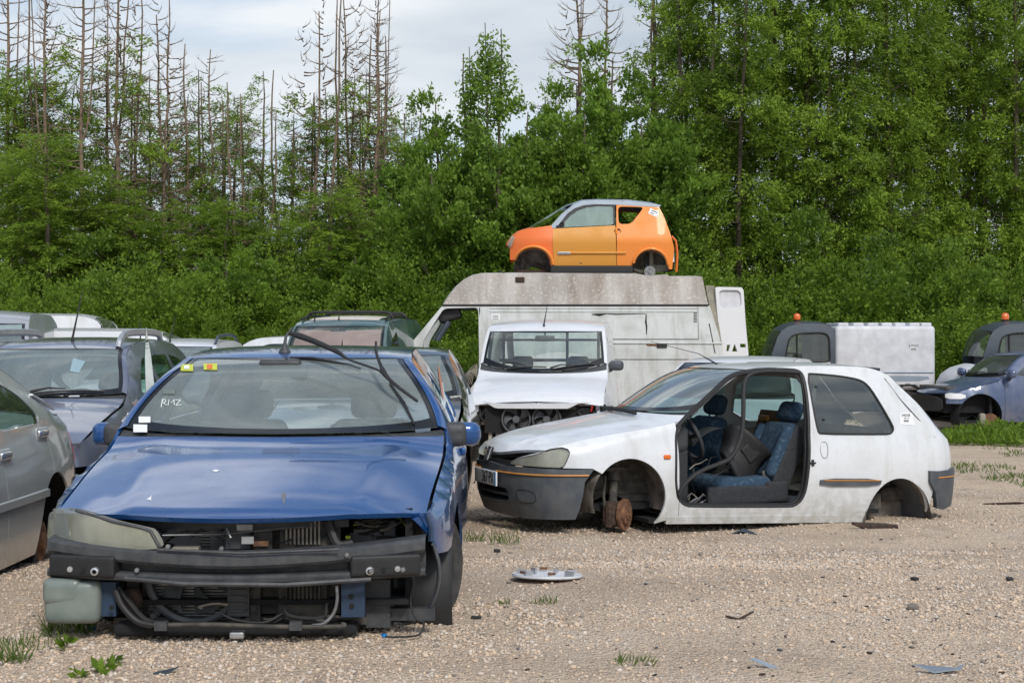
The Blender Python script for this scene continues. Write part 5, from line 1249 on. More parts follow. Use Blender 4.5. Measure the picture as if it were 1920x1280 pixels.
    MB().box((s.P(1050, 0)[0], 1.0, .86), (4.6, 1.7, .06)).build('load_floor', 'dark', r)
    MB().box((s.P(1050, 0)[0], .4, .66), (4.4, .12, .2)).box((s.P(1050, 0)[0], 1.6, .66), (4.4, .12, .2)).build('chassis_rails', 'dark', r)
    for px in (850, 1270):
        for y in (.3, 1.7):
            x = s.P(px, 0)[0]; t = MB().lathe([(.20, -.1), (.30, -.09), (.33, -.06), (.335, 0), (.33, .06), (.30, .09), (.20, .1)], (x, y, .335), (0, 1, 0), 28).build('wheel', 'tyre', r); MB().lathe([(0, 0), (.1, .02), (.2, -.02), (.21, -.09)], (x, y, .335), (0, 1, 0), 20).build('rim', 'steel', t)
    # rear corner, inner frame and the open back door
    s.over(Zv([(1665, 212), (1732, 440), (1735, 600)]), 5, .0, e=0.0).build('rear_frame', 'trim', r)
    fr = Zv([(1645, 100), (1692, 100), (1700, 200), (1730, 420), (1665, 215)]); panel(MB(), s.near(.05), fr, h=.1, rim=.05).build('rear_corner_post', 'trim', r)
    dr = Zv([(1696, 112), (1712, 108), (1845, 110), (1856, 125), (1868, 300), (1884, 470), (1880, 600), (1740, 600), (1706, 240)])
    hole = [rnd(Zv([(1715, 125), (1840, 125), (1848, 220), (1722, 224)]), .08)]
    holes2 = [Zv([(1805, 418), (1790, 462), (1822, 462)]), Zv([(1835, 420), (1868, 420), (1870, 440), (1838, 440)]), Zv([(1762, 425), (1780, 425), (1772, 460), (1758, 460)])]
    d = panel(MB(), lambda A: np.stack([A[:, 0], .1 + 0 * A[:, 0] + .25 * (A[:, 0] - dr[:, 0].min()), A[:, 1]], -1), dr, hole + holes2, h=.12, rim=.04).build('rear_door', 'white_clean', r)
    panel(MB(), lambda A: np.stack([A[:, 0], .14 + .25 * (A[:, 0] - dr[:, 0].min()), A[:, 1]], -1), hole[0] * 1.0, h=.2).build('door_inner_panel', 'box_white', r)
    # small block hanging on a wire from the microcar's nose
    return s, r
vs, vr = van()

def micro():
    Y = 24.35
    s = Side(Y, 1.38, lambda x, z: .02 + .32 * np.clip(z - 3.03, 0, 1) + .14 * np.clip(3.03 - z, 0, 1) + .22 * np.clip((.62 - x) / .65, 0, 1)**2.2 + .10 * np.clip((x - 2.3) / .5, 0, 1)**2)
    r = thing('microcar', 'orange two-seat microcar with an ochre door and grey roof, perched on top of the van', 'car', (0, Y, 0))
    Zo = lambda L: s.L(L, 5.19, 930, 350)
    wing = Zo([(135, 590), (178, 470), (230, 430), (340, 400), (548, 372), (556, 405), (548, 510), (563, 765), (533, 765), (520, 700), (490, 650), (440, 610), (380, 592), (320, 594), (260, 612), (215, 650), (165, 705), (136, 702)])
    door_ = Zo([(556, 405), (1165, 372), (1175, 765), (566, 765), (550, 510)])
    rearw = Zo([(1175, 372), (1180, 165), (1475, 183), (1600, 190), (1650, 300), (1700, 450), (1740, 600), (1722, 800), (1690, 800), (1660, 700), (1620, 650), (1570, 622), (1510, 612), (1450, 622), (1400, 650), (1355, 700), (1330, 765), (1180, 765)])
    qwin = rnd(Zo([(1195, 182), (1452, 188), (1320, 358), (1196, 360)]), .07)
    dwin = rnd(Zo([(585, 395), (640, 330), (720, 260), (800, 212), (890, 182), (1000, 172), (1150, 178), (1158, 365)]), .07)
    for k, (lf, fl) in enumerate(((s.near(), False), (s.far(), True))):
        n = 'far_' if k else ''
        panel(MB(), lf, wing, h=.06, rim=.02, flip=fl).build(n + 'front_wing', 'orange', r)
        d = panel(MB(), s.near(-.003) if not k else s.far(-.003), door_, h=.08, rim=.02, flip=fl).build(n + 'door', 'ochre', r)
        panel(MB(), lf, rearw, [qwin], h=.06, rim=.02, flip=fl).build(n + 'rear_wing', 'orange2', r)
        panel(MB(), s.near(.012) if not k else s.far(.012), dwin, h=.1, flip=fl).build(n + 'door_window', 'glass_pale' if not k else 'glass', r)
        band = Zo([(585, 398), (700, 256), (770, 205), (860, 172), (960, 163), (1165, 166), (1166, 372), (1148, 372), (1148, 180), (1000, 176), (890, 188), (800, 220), (730, 268), (668, 335), (668, 395)])
        panel(MB(), s.near(.002) if not k else s.far(.002), band, h=.05, rim=.01, flip=fl).build(n + 'window_frame', 'rubber', r)
        rail = Zo([(552, 400), (540, 372), (640, 258), (760, 160), (850, 125), (1000, 118), (1300, 122), (1520, 150), (1615, 170), (1600, 188), (1400, 178), (1165, 164), (960, 160), (860, 170), (770, 202), (700, 252), (585, 398)])
        panel(MB(), s.near(-.004) if not k else s.far(-.004), rail, h=.05, rim=.015, flip=fl).build(n + 'roof_rail', 'roof_grey', r)
    lp = rearw[[4, 5, 6, 7]] 
    # lower darker flank: pressed crease
    for z0, nm, mt, rr in ((642, 'rubbing_strip', 'orange2', .020),):
        MB().tube(s.near(-.008)(Zo([(720, z0), (1175, z0), (1265, z0)])), rr, 8).build(nm, 'ochre', r)
    MB().rbox(s.near(-.012)(Zo([(665, 646)]))[0], (.22, .02, .045), .018).build('side_badge', 'alu', r)
    MB().rbox(s.near(-.025)(Zo([(665, 646)]))[0], (.17, .004, .012), .002).build('badge_print', 'dark', r)
    for cc, R0, x0, x1 in ((Zo([(365, 765)])[0], None, 150, 560), (Zo([(1508, 765)])[0], None, 1325, 1690)):
        ps = []
        w = (x1 - x0) / 2 / 5.19 / F * Y; hh = (765 - (592 if x0 < 500 else 612)) / 5.19 / F * Y
        for a in np.linspace(.05, PI - .15 if x0 > 500 else PI - .35, 26): ps.append((cc[0] + (w * .93) * math.cos(a), cc[1] + (hh + .02) * math.sin(a)))
        MB().tube(s.near(-.015)(np.array(ps)), .042, 8, flat=.6).build('arch_flare', 'orange2', r)
        # dark well
        m = MB(); G = []
        for d_ in (.03, .45): G.append([(cc[0] + w * .93 * math.cos(a), d_, cc[1] - .02 + hh * math.sin(a)) for a in np.linspace(-.35, PI + .35, 20)])
        m.grid(G); m.add([(cc[0], .45, cc[1])] + G[1], [(0, i, i + 1) for i in range(1, 20)]); m.build('wheel_well', 'liner', r)
    p0 = Zo([(533, 768)])[0]; p1 = Zo([(1333, 838)])[0]; MB().rbox(((p0[0] + p1[0]) / 2, .06, (p0[1] + p1[1]) / 2), (p1[0] - p0[0], .12, p0[1] - p1[1]), .015).build('sill', 'ink', r)
    MB().box(((p0[0] + p1[0]) / 2, .7, p1[1] + .05), (p1[0] - p0[0], 1.1, .05)).build('floor_pan', 'ink', r)
    # tops
    s.over(Zo([(120, 560), (135, 520), (178, 468), (230, 430), (340, 398)]), 9, .05).build('bonnet', 'orange', r)
    s.over(Zo([(340, 398), (548, 270), (700, 175), (760, 158)]), 9, .06, e=.03).build('windscreen', 'glass', r)
    s.over(Zo([(740, 165), (850, 125), (1000, 118), (1300, 122), (1520, 148), (1620, 175), (1600, 185)]), 9, .05).build('roof', 'roof_grey', r)
    s.over(Zo([(1600, 190), (1650, 300), (1690, 420)]), 7, .05, e=.06).build('rear_screen', 'glass_dark', r)
    s.over(Zo([(1690, 420), (1740, 600), (1735, 800)]), 7, .05).build('tail_panel', 'ink', r)
    m = MB().tube(s.near(.1)(Zo([(1720, 475), (1760, 520), (1778, 640), (1770, 820)])), .02, 6); m.build('loose_rear_bumper', 'orange', r)
    MB().box(s.near(.06)(Zo([(1735, 680)]))[0], (.02, .1, .16)).build('rear_plate', 'sticker', r)
    q = s.near(-.02)(Zo([(138, 528)]))[0]
    def wp(V): return V
    MB().rbox(q + [.02, .06, 0], (.09, .22, .20), .045, rot=[[.92, 0, .38], [0, 1, 0], [-.38, 0, .92]]).build('headlamp', 'lens', r)
    q = s.near(-.004)(Zo([(1513, 198), (1596, 240), (1576, 292), (1490, 252)])); MB().add(q, [(0, 1, 2, 3)], False).build('stock_label', 'sticker', r)
    m = MB(); [m.tube(s.near(-.007)(Zo([(a, b), (c_, d_)])), .006, 4) for a, b, c_, d_ in ((1525, 222, 1580, 248), (1510, 242, 1545, 258))]; m.build('label_print', 'dark', r)
    q = s.near(-.004)(Zo([(1185, 435)]))[0]; MB().lathe([(.045, -.0), (.05, -.006), (.055, 0)], q, (0, 1, 0), 24).lathe([(0, .01), (.045, .008)], q + [.01, 0, 0], (0, 1, 0), 20).build('handle_recess', 'rust', r)
    MB().rbox(q + [-.02, -.012, .01], (.04, .03, .11), .015).build('door_handle', 'orange2', r)
    m = MB().tube(s.near(.02)(Zo([(585, 392), (640, 372)])), .03, 6).lathe([(.02, 0), (.03, -.02), (.034, 0)], s.near(-.01)(Zo([(640, 360)]))[0], (0, 1, 0), 14); m.build('mirror_base', 'rubber', r)
    q = s.near(-.0)(Zo([(828, 742)]))[0]; MB().rbox(q, (.04, .012, .014), .004).build('rust_hole', 'ink', r)
    # rear hub, damper and beams
    q = s.near(.06)(Zo([(1505, 826)]))[0]; q[2] = Zo([(0, 822)])[0][1]
    m = MB(); m.lathe([(0, -.03), (.03, -.03), (.035, -.01), (.09, -.01), (.095, .03), (0, .05)], q, (0, 1, 0), 24); [m.lathe([(0, -.02), (.012, -.02), (.012, 0)], q + [.055 * math.cos(a), 0, .055 * math.sin(a)], (0, 1, 0), 8) for a in np.arange(4) * PI / 2]; m.build('rear_hub', 'steel', r)
    a = s.near(.15)(Zo([(1340, 800), (1470, 835)])); MB().tube(a, .03, 8).build('trailing_arm', 'dark', r)
    a = s.near(.2)(Zo([(1455, 660), (1480, 780)])); MB().tube(a, [.012, .04], 8).build('damper', 'rubber', r)
    MB().box(s.near(.3)(Zo([(1590, 785)]))[0], (.32, .1, .11)).box(s.near(.3)(Zo([(1530, 690)]))[0], (.06, .06, .25)).build('rear_beam', 'trim', r)
    a = s.near(.2)(Zo([(270, 640), (240, 720), (238, 800), (232, 890)])); MB().tube(a, .008, 5).build('hanging_cable', 'dark', r)
    MB().rbox(s.near(.0)(Zo([(232, 912)]))[0] + [0, -.45, 0], (.15, .08, .09), .015).build('hanging_block', 'rust_dark', r)
    MB().tube(s.near(.25)(Zo([(395, 745), (480, 800)])), .04, 8).box(s.near(.3)(Zo([(380, 820)]))[0], (.6, .3, .06)).build('front_subframe', 'rust_dark', r)
    MB().tube(s.near(-.3)(Zo([(30, 815), (100, 850), (165, 880)])), .012, 5).build('loose_rod', 'rubber', r)
    # seats
    for y in (.4, .95):
        MB().rbox((s.P(1130, 0)[0], y, 2.96), (.14, .42, .5), .05, rot=[[.95, 0, .3], [0, 1, 0], [-.3, 0, .95]]).build('seat_back', 'cloth_grey', r)
micro()

def utility(name, label, Y, dx, fwd, box=True, group=None):
    s = Side(Y, 1.25, lambda x, z: .02 + .12 * np.clip((z - 1.2) / .75, 0, 1)**1.4)
    r = thing(name, label, 'utility truck', (dx, Y, 0), 0, group)
    sc = 27.0 / Y
    Zu = lambda L: s.L(L, 3.84, 1420, 570)
    cab = Zu([(102, 380), (108, 350), (150, 235), (180, 190), (230, 160), (300, 142), (400, 137), (480, 142), (540, 160), (572, 200), (585, 260), (585, 640), (130, 640), (115, 500)])
    win = rnd(Zu([(205, 408), (212, 330), (232, 250), (262, 222), (330, 208), (470, 204), (505, 215), (522, 245), (525, 413), (205, 420)]), .07)
    white = Zu([(320, 425), (527, 418), (530, 560), (320, 565)])
    ws = [(102, 380), (150, 235), (180, 190)]
    for lf, nm, fl in ((s.near(), 'cab_side', False), (s.far(), 'far_cab_side', True)):
        panel(MB(), lf, cab, [win], h=.1, rim=.02, holerim=.04, flip=fl).build(nm, 'cab_grey', r)
        g = panel(MB(), (s.near if not fl else s.far)(.02), win, h=.3, flip=fl).build('side_window', 'glass_pale' if False else 'glass', r)
    panel(MB(), s.near(-.006), white, h=.1, rim=.006).build('door_panel', 'box_white', r)
    loop = np.concatenate([win, win[:1]]); MB().tube(s.near(-.004)(loop), .016, 6, caps=False).build('window_seal', 'rubber', r)
    MB().tube(s.near(-.002)(Zu([(290, 212), (288, 415)])), .014, 6).tube(s.near(-.002)(Zu([(212, 352), (288, 352)])), .010, 6).build('window_bar', 'rubber', r)
    s.over(Zu([(102, 380), (108, 350), (150, 235), (182, 188)]), 9, .06, e=.05).build('windscreen', 'glass', r)
    s.over(Zu([(170, 200), (182, 188), (230, 160), (300, 142), (400, 137), (480, 142), (540, 160), (572, 200), (585, 260), (585, 420)]), 9, .05).build('cab_roof', 'cab_grey', r)
    bx = Zu([(323, 0)])[0][0]; bz = Zu([(0, 140)])[0][1]
    MB().lathe([(.07, 0), (.07, .02), (.05, .04), (.05, .08)], (bx, .5, bz + .01), (0, 0, 1), 20).build('beacon_base', 'rubber', r)
    MB().lathe([(.062, .075), (.066, .10), (.066, .14), (.055, .17), (.03, .188), (0, .192)], (bx, .5, bz), (0, 0, 1), 20).build('beacon', 'beacon', r)
    MB().rbox(s.near(-.12)(Zu([(292, 398)]))[0], (.10, .14, .22), .03).build('door_mirror', 'ink', r)
    # seat and wheel inside
    xs_ = Zu([(430, 0)])[0][0]; MB().rbox((xs_, .62, 1.25), (.14, 1.0, .6), .05).build('seat_back', 'cloth_grey', r)
    MB().rbox((Zu([(230, 0)])[0][0], .62, 1.05), (.3, 1.0, .2), .05).build('dashboard', 'dash', r)
    if not box:
        # rounded white nose and black arch in front of the cab
        nose = Zu([(-95, 570), (-60, 510), (-10, 475), (60, 455), (125, 460), (128, 500), (60, 545), (0, 640), (-100, 640)])
        for lf, nm, fl in ((s.near(-.01), 'nose_side', False), (s.far(-.01), 'far_nose_side', True)): panel(MB(), lf, nose, h=.1, rim=.02, flip=fl).build(nm, 'box_white', r)
        s.over(Zu([(-100, 640), (-95, 570), (-60, 510), (-10, 475), (60, 455), (125, 460)]), 7, .06).build('nose_cover', 'box_white', r)
        MB().rbox(s.near(-.02)(Zu([(-40, 545)]))[0], (.14, .05, .20), .02, rot=[[.8, 0, .6], [0, 1, 0], [-.6, 0, .8]]).build('headlamp', 'lens', r)
    b0, b1 = Zu([(562, 140)])[0], Zu([(1282, 618)])[0]
    if True:
        zt, zb_ = b0[1] - .04, b1[1]; cx_ = (b0[0] + b1[0]) / 2; Lx = b1[0] - b0[0]
        MB().rbox((cx_, .62, (zt + zb_) / 2), (Lx, 1.28, zt - zb_), .07, n=6).build('load_box', 'box_white', r)
        m = MB()
        for px in (625, 735, 840, 940, 1035, 1140, 1225): m.rbox((Zu([(px, 0)])[0][0], .62, zt + .022), (.19, 1.12, .07), .025)
        m.build('roof_rib', 'box_white', r)
        f = lambda L: [(a, -.024, b) for a, b in Zu(L)]
        MB().tube(f([(600, 491), (1265, 491)]), .014, 6).build('box_moulding', 'roof_grey', r)
        MB().tube(f([(700, 575), (1235, 575)]), .008, 6).tube(f([(700, 595), (1240, 595)]), .008, 6).build('box_groove', 'steel', r)
        pl = chaikin(Zu([(640, 515), (1225, 515), (1240, 534), (1225, 554), (640, 554)]), 1); panel(MB(), lambda A: np.stack([A[:, 0], -.024 + 0 * A[:, 0], A[:, 1]], -1), pl, h=.3, rim=.004).build('box_recess', 'roof_grey', r)
        q = f([(1098, 290), (1150, 290), (1150, 330), (1096, 330)]); MB().add(q, [(0, 1, 2, 3)], False).build('stock_label', 'sticker', r)
        p = Zu([(1122, 300)])[0]; text_part('239502', .058, 'ink', r, (p[0], -.027, p[1]), Matrix.Rotation(PI / 2, 4, 'X'), 'label_number')
        m = MB(); x0 = Zu([(1098, 0)])[0][0]; z0 = Zu([(0, 322)])[0][1]
        for k in range(8): m.box((x0 + .015 + k * .013, -.027, z0), (.006, .002, .03))
        m.build('label_bars', 'ink', r)
    MB().box((cx_ - .4, .62, b1[1] - .08), (Lx + 1.2, 1.0, .14)).build('chassis', 'dark', r)
    for px in (240, 1080):
        for y in (.12, 1.12):
            x = Zu([(px, 0)])[0][0]; t = MB().lathe([(.15, -.08), (.25, -.08), (.27, -.05), (.275, 0), (.27, .05), (.25, .08), (.15, .08)], (x, y, .27), (0, 1, 0), 24).build('wheel', 'tyre', r)
            MB().lathe([(0, -.02), (.08, -.04), (.15, -.01), (.16, -.07)], (x, y, .27), (0, 1, 0), 18).build('rim', 'steel', t)
    a = MB(); xx = Zu([(1080, 0)])[0][0]; a.tube([(xx + .36 * math.cos(t), .0, .27 + .36 * math.sin(t)) for t in np.linspace(0, PI, 16)], .05, 6, flat=.6); a.build('rear_mudguard', 'rubber', r)
    return s, r
utility('utility_truck', 'small utility truck with slate grey cab, orange beacon and white ribbed box', 27.0, 0, False)
utility('utility_truck', 'utility truck at the right edge with orange beacon and rounded white nose', 25.6, 3.58, True, box=False)
# ------------------------------------------------------------------ trees and undergrowth
def mat_leaf(name, c1, c2, c3, trans=.48):
    m, nt, out = new_mat(name)
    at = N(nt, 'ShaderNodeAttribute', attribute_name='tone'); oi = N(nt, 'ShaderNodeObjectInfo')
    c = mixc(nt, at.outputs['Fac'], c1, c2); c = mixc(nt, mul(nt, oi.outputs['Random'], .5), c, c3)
    p = N(nt, 'ShaderNodeBsdfPrincipled'); p.inputs['Roughness'].default_value = .55; p.inputs['Specular IOR Level'].default_value = .35; nt.links.new(c, p.inputs['Base Color'])
    t = N(nt, 'ShaderNodeBsdfTranslucent'); cc = mixc(nt, .35, c, (.26, .42, .05)); nt.links.new(cc, t.inputs[0])
    mx = N(nt, 'ShaderNodeMixShader'); mx.inputs[0].default_value = trans
    nt.links.new(p.outputs[0], mx.inputs[1]); nt.links.new(t.outputs[0], mx.inputs[2]); nt.links.new(mx.outputs[0], out.inputs[0]); return m
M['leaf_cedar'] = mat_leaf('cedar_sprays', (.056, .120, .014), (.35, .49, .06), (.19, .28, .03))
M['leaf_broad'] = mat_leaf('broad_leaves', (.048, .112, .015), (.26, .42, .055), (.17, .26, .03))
M['leaf_bramble'] = mat_leaf('bramble_leaves', (.044, .098, .011), (.26, .39, .04), (.14, .22, .02))
M['grass'] = mat_leaf('grass_blades', (.06, .11, .02), (.16, .22, .05), (.12, .14, .05))

def leaf_mesh(name, C, Dn, Ln, Wd, tone, mat):
    """C centres, Dn growth direction, Ln length, Wd width: one bent diamond leaf each"""
    n = len(C); Dn = Dn / np.linalg.norm(Dn, axis=1, keepdims=True); r = rng.normal(size=(n, 3)); S = np.cross(Dn, r); S /= np.maximum(np.linalg.norm(S, axis=1, keepdims=True), 1e-9)
    Ln = Ln[:, None]; Wd = Wd[:, None]; up = np.cross(S, Dn)
    a = C; b = C + Dn * Ln * .45 + S * Wd * .5 + up * Wd * .15; c = C + Dn * Ln; d = C + Dn * Ln * .45 - S * Wd * .5 + up * Wd * .15
    V = np.stack([a, b, c, d], 1).reshape(-1, 3); me = bpy.data.meshes.new(name)
    me.vertices.add(4 * n); me.vertices.foreach_set('co', V.ravel()); me.loops.add(4 * n); me.loops.foreach_set('vertex_index', np.arange(4 * n, dtype=np.int32))
    me.polygons.add(n); me.polygons.foreach_set('loop_start', np.arange(0, 4 * n, 4, dtype=np.int32))
    at = me.attributes.new('tone', 'FLOAT', 'POINT'); at.data.foreach_set('value', np.repeat(tone, 4).astype(np.float32))
    me.update(calc_edges=True); me.validate(); me.materials.append(M[mat]); return me
def unit(n):
    v = rng.normal(size=(n, 3)); return v / np.linalg.norm(v, axis=1, keepdims=True)
def sprays(Cn, Dr, per, ls, spread, ln, wd, droop=.25):
    """Cn clump centres with direction Dr; leaves laid out along each spray"""
    n = len(Cn); k = per; t = rng.random((n, k)); side = rng.normal(size=(n, k, 3)) * spread * (1.1 - t[..., None] * .6)
    C = Cn[:, None] + Dr[:, None] * (t * ls)[..., None] + side; C[..., 2] -= droop * ls * t**2
    D = Dr[:, None] * 1.0 + rng.normal(size=(n, k, 3)) * .55; D[..., 2] -= droop
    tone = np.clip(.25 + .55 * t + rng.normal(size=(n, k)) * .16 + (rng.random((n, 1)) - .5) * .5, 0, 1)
    m = n * k; return C.reshape(m, 3), D.reshape(m, 3), ln * rng.uniform(.6, 1.3, m), wd * rng.uniform(.6, 1.3, m), tone.reshape(m)
def join(L): return [np.concatenate(x) for x in zip(*L)]

def branches(mb, h0, h1, H, n, lmax, up=.7, curve=.5, r0=.022, twig=True, seedtone=0):
    tips = []
    for i in range(n):
        z = h0 + (h1 - h0) * (i + random.random()) / n; az = random.random() * 2 * PI; f = 1 - (z / H)**2.2 * .72; L = lmax * f * random.uniform(.6, 1.15)
        P = []; p = np.array([0, 0, z]); el = random.uniform(-.1, .5)
        for k in range(6):
            P.append(p.copy()); d = np.array([math.cos(az) * math.cos(el), math.sin(az) * math.cos(el), math.sin(el)]); p = p + d * L / 5; el += curve * .32 + random.uniform(-.12, .12); az += random.uniform(-.15, .15)
        rr = r0 * (.5 + .5 * f); mb.tube(P, [rr, rr * .8, rr * .6, rr * .45, rr * .3, rr * .15], 4, caps=False); tips.append(np.array(P))
        if twig:
            for _ in range(3):
                k = random.randint(1, 4); a = P[k]; d = unit(1)[0] * .6 + (P[k + 1] - P[k]) / (L / 5); d /= np.linalg.norm(d); q = a + d * L * .3; mb.tube([a, a * .5 + q * .5 + [0, 0, -.01], q + [0, 0, .05]], [rr * .4, rr * .25, rr * .12], 3, caps=False)
    return tips
def trunk_mesh(H, r0, lean=0, n=14, bare=(.3, 1), nb=40, lb=1.0, curve=.5, split=False):
    mb = MB(); t = np.linspace(0, 1, n); w = np.cumsum(rng.normal(size=(n, 2)) * .03, axis=0)
    P = np.stack([lean * t * H + w[:, 0], w[:, 1], t * H], 1); mb.tube(P, r0 * (1 - t)**.8 + .012, 8)
    if split:
        a = P[int(n * .5)]; d = random.choice((-1, 1)); Q = [a, a + [d * .15, 0, .5], a + [d * .22, 0, 1.5], a + [d * .25, .1, H * .5 - .2]]; mb.tube(catmull(Q, 5), np.linspace(r0 * .55, .01, 16), 6)
    tips = branches(mb, H * bare[0], H * bare[1] - .1, H, nb, lb, curve=curve)
    return mb, tips
def cedar(H, h0, h1, R, dens, mesh_i, bare_top=0.0, sparse=1.0):
    """upright conifer: boughs leave the stem all the way up, each hung with sprays and with its own tone"""
    nb = int(dens / 11.0 * (h1 - h0) * (1 if sparse >= 1 else .55 + .45 * sparse)); out = []
    for i in range(nb):
        f = (i + rng.random()) / nb; z = h0 + (h1 - h0) * f; az = rng.random() * 2 * PI
        L = R * max(.22, min(1, f * 5 + .5) * (1.08 - f**2 * .72)) * rng.uniform(.35, 1.4); m = max(4, int(13 * L))
        t = .22 + .78 * rng.random(m)**.8; rise = rng.uniform(.1, .5)
        C = np.stack([L * t * math.cos(az), L * t * math.sin(az), z + L * (rise * t**1.6 - .18 * t)], 1) + rng.normal(size=(m, 3)) * [.13, .13, .10]
        D = np.stack([math.cos(az) + rng.normal(size=m) * .5, math.sin(az) + rng.normal(size=m) * .5, rng.uniform(-.5, .6, m)], 1); D /= np.linalg.norm(D, axis=1, keepdims=True)
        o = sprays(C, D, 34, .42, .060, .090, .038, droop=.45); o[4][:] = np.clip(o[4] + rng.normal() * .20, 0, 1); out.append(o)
    return join(out)
def broad(Rx, Rz_, z0, n, seed, per=22, lf=.085):
    """leafy crown made of many separate boughs of leaves, ragged at the rim"""
    nb = max(14, n // 14); B = unit(nb) * (rng.random((nb, 1))**.45) * [Rx, Rx, Rz_] * rng.uniform(.75, 1.18, (nb, 1)) + [0, 0, z0]; out = []
    for b in B:
        r_ = rng.uniform(.22, .46); m = 14; P = b + unit(m) * (rng.random((m, 1))**.5) * [r_, r_, r_ * .75]; P = P[P[:, 2] > 0.02]
        if len(P) == 0: continue
        D = (P - b) * 1.4 + (b - [0, 0, z0 - .5]) * .5 + [0, 0, .15]; D /= np.maximum(np.linalg.norm(D, axis=1, keepdims=True), 1e-6)
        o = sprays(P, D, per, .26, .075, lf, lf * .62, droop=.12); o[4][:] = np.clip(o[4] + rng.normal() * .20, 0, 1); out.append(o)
    return join(out)
TR = {}
def plant(kind, name, crown_data, mat, tmb, label, cat, bark='wood_brown'):
    root = thing(name, label, cat, (0, 0, 0)); 
    if crown_data is not None: link('crown', leaf_mesh('crown', *crown_data, mat), None, root)
    if tmb is not None: tmb.build('trunk', bark, root)
    TR[kind] = root; root['_used'] = False; return root
def put(kind, X, Y, s=1.0, rot=None, label=None, group=None, zs=1.0, sink=0):
    src = TR[kind]
    if not src['_used']: o = src; src['_used'] = True
    else:
        o = src.copy(); COL.objects.link(o)
        for ch in src.children: c_ = ch.copy(); COL.objects.link(c_); c_.parent = o
    o.location = (X, Y, -sink); o.rotation_euler = (random.uniform(-.03, .03), random.uniform(-.035, .035), random.random() * 6.28 if rot is None else rot); o.scale = (s, s, s * zs)
    if label: o['label'] = label
    if group: o['group'] = group
    return o
# full cedars
for i in range(4):
    H = (11.5, 12.3, 11.0, 12.8)[i]; tm, tips = trunk_mesh(H, .065, 0, 14, (.1, .97), 34, 1.2, .4)
    plant('full%d' % i, 'cedar_tree', cedar(H, .6, H * 1.0, 1.02, 122, i * 1.7), 'leaf_cedar', tm, 'tall green cedar', 'tree')
# thinner cedars whose upper half is open
for i in range(3):
    H = (11.8, 11.0, 12.2)[i]; tm, tips = trunk_mesh(H, .08, 0, 14, (.15, .97), 46, 1.15, .5)
    plant('thin%d' % i, 'cedar_tree', join([cedar(H, .6, H * .60, 1.1, 66, i * 2.1), cedar(H, H * .52, H * .98, .8, 46, i * 1.3 + 4, sparse=.8)]), 'leaf_cedar', tm, 'open cedar', 'tree')
# dead-topped trees: green only low down
for i in range(5):
    H = (9.6, 8.4, 9.2, 7.7, 10.4)[i]; tm, tips = trunk_mesh(H, (.054, .042, .048, .038, .058)[i], random.uniform(-.03, .03), 16, (.25, .985), (80, 60, 70, 50, 86)[i], (1.35, 1.0, 1.2, .9, 1.45)[i], .36, split=i in (0, 4))
    plant('dead%d' % i, 'dead_topped_tree', join([cedar(H, .4, H * .42, 1.1, 50, i * 1.1, sparse=.8), cedar(H, H * .38, H * .78, .8, 30, i * 2 + 1, sparse=.5)]), 'leaf_cedar', tm, 'dead topped tree', 'tree', 'bark_dead')
for i in range(3):
    H = (9.0, 7.6, 8.3)[i]; tm, tips = trunk_mesh(H, .035, random.uniform(-.04, .04), 16, (.2, .98), 66, .95, .34)
    plant('bare%d' % i, 'bare_tree', join([cedar(H, .4, H * .30, .8, 30, i * 1.1, sparse=.7)]), 'leaf_cedar', tm, 'bare tree', 'tree', 'bark_dead')
# broadleaf trees and bushes
for i in range(3):
    H = (6.2, 7.4, 4.6)[i]; tm, _ = trunk_mesh(H * .9, .09, 0, 10, (.25, .9), 16, 1.2, .3)
    plant('broad%d' % i, 'broadleaf_tree', broad((1.15, 1.25, 1.3)[i], H * .46, H * .54, 760, i * 2.2, per=24, lf=.10), 'leaf_broad', tm, 'broadleaf tree', 'tree')
for i in range(4):
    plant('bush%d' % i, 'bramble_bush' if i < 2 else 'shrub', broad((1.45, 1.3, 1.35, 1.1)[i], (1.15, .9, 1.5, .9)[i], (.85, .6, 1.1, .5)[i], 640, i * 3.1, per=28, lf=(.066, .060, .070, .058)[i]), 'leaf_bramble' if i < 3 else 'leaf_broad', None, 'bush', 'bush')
# a loose birch-like tree in the middle gap
tm, tips = trunk_mesh(8.6, .06, .02, 14, (.3, .97), 30, .8, .45, split=True)
tc_ = np.concatenate([t[2:] for t in tips]); tc_ = np.concatenate([tc_ + rng.normal(size=tc_.shape) * .12, tc_]); D_ = unit(len(tc_)) * .6 + [0, 0, -.2]
plant('birch', 'birch_tree', join([sprays(tc_, D_, 22, .35, .11, .10, .06, .2), broad(1.2, 1.8, 2.2, 250, 3.3)]), 'leaf_broad', tm, 'birch', 'tree')

def at(px, Y): return (px - CX) / F * Y
# rows: px, depth, kind, scale, vertical scale
FW = 'tall cedars forming the green wall on the right'
def row(lst, Y, lab, grp, jit=.8):
    for n_, (px, kind, s, zs) in enumerate(lst):
        y = Y + random.uniform(-jit, jit); put(kind, at(px, y), y, s, None, lab, grp, zs)
nearx = [1262, 1318, 1379, 1437, 1502, 1560, 1622, 1677, 1738, 1801, 1860, 1915, 1972]
row([(p, 'full%d' % (i % 4), random.uniform(.94, 1.04), 1.0) for i, p in enumerate(nearx)], 33.5, 'tall cedar in the front rank of the green wall on the right', 'front rank cedars of the green wall on the right')
row([(p, 'thin%d' % (i % 3), random.uniform(.95, 1.06), 1.0) for i, p in enumerate([1235, 1290, 1350, 1408, 1470, 1531, 1592, 1650, 1708, 1770, 1832, 1890, 1945])], 36.5, 'open-crowned cedar behind the front rank of the green wall on the right', 'open cedars behind the green wall on the right')
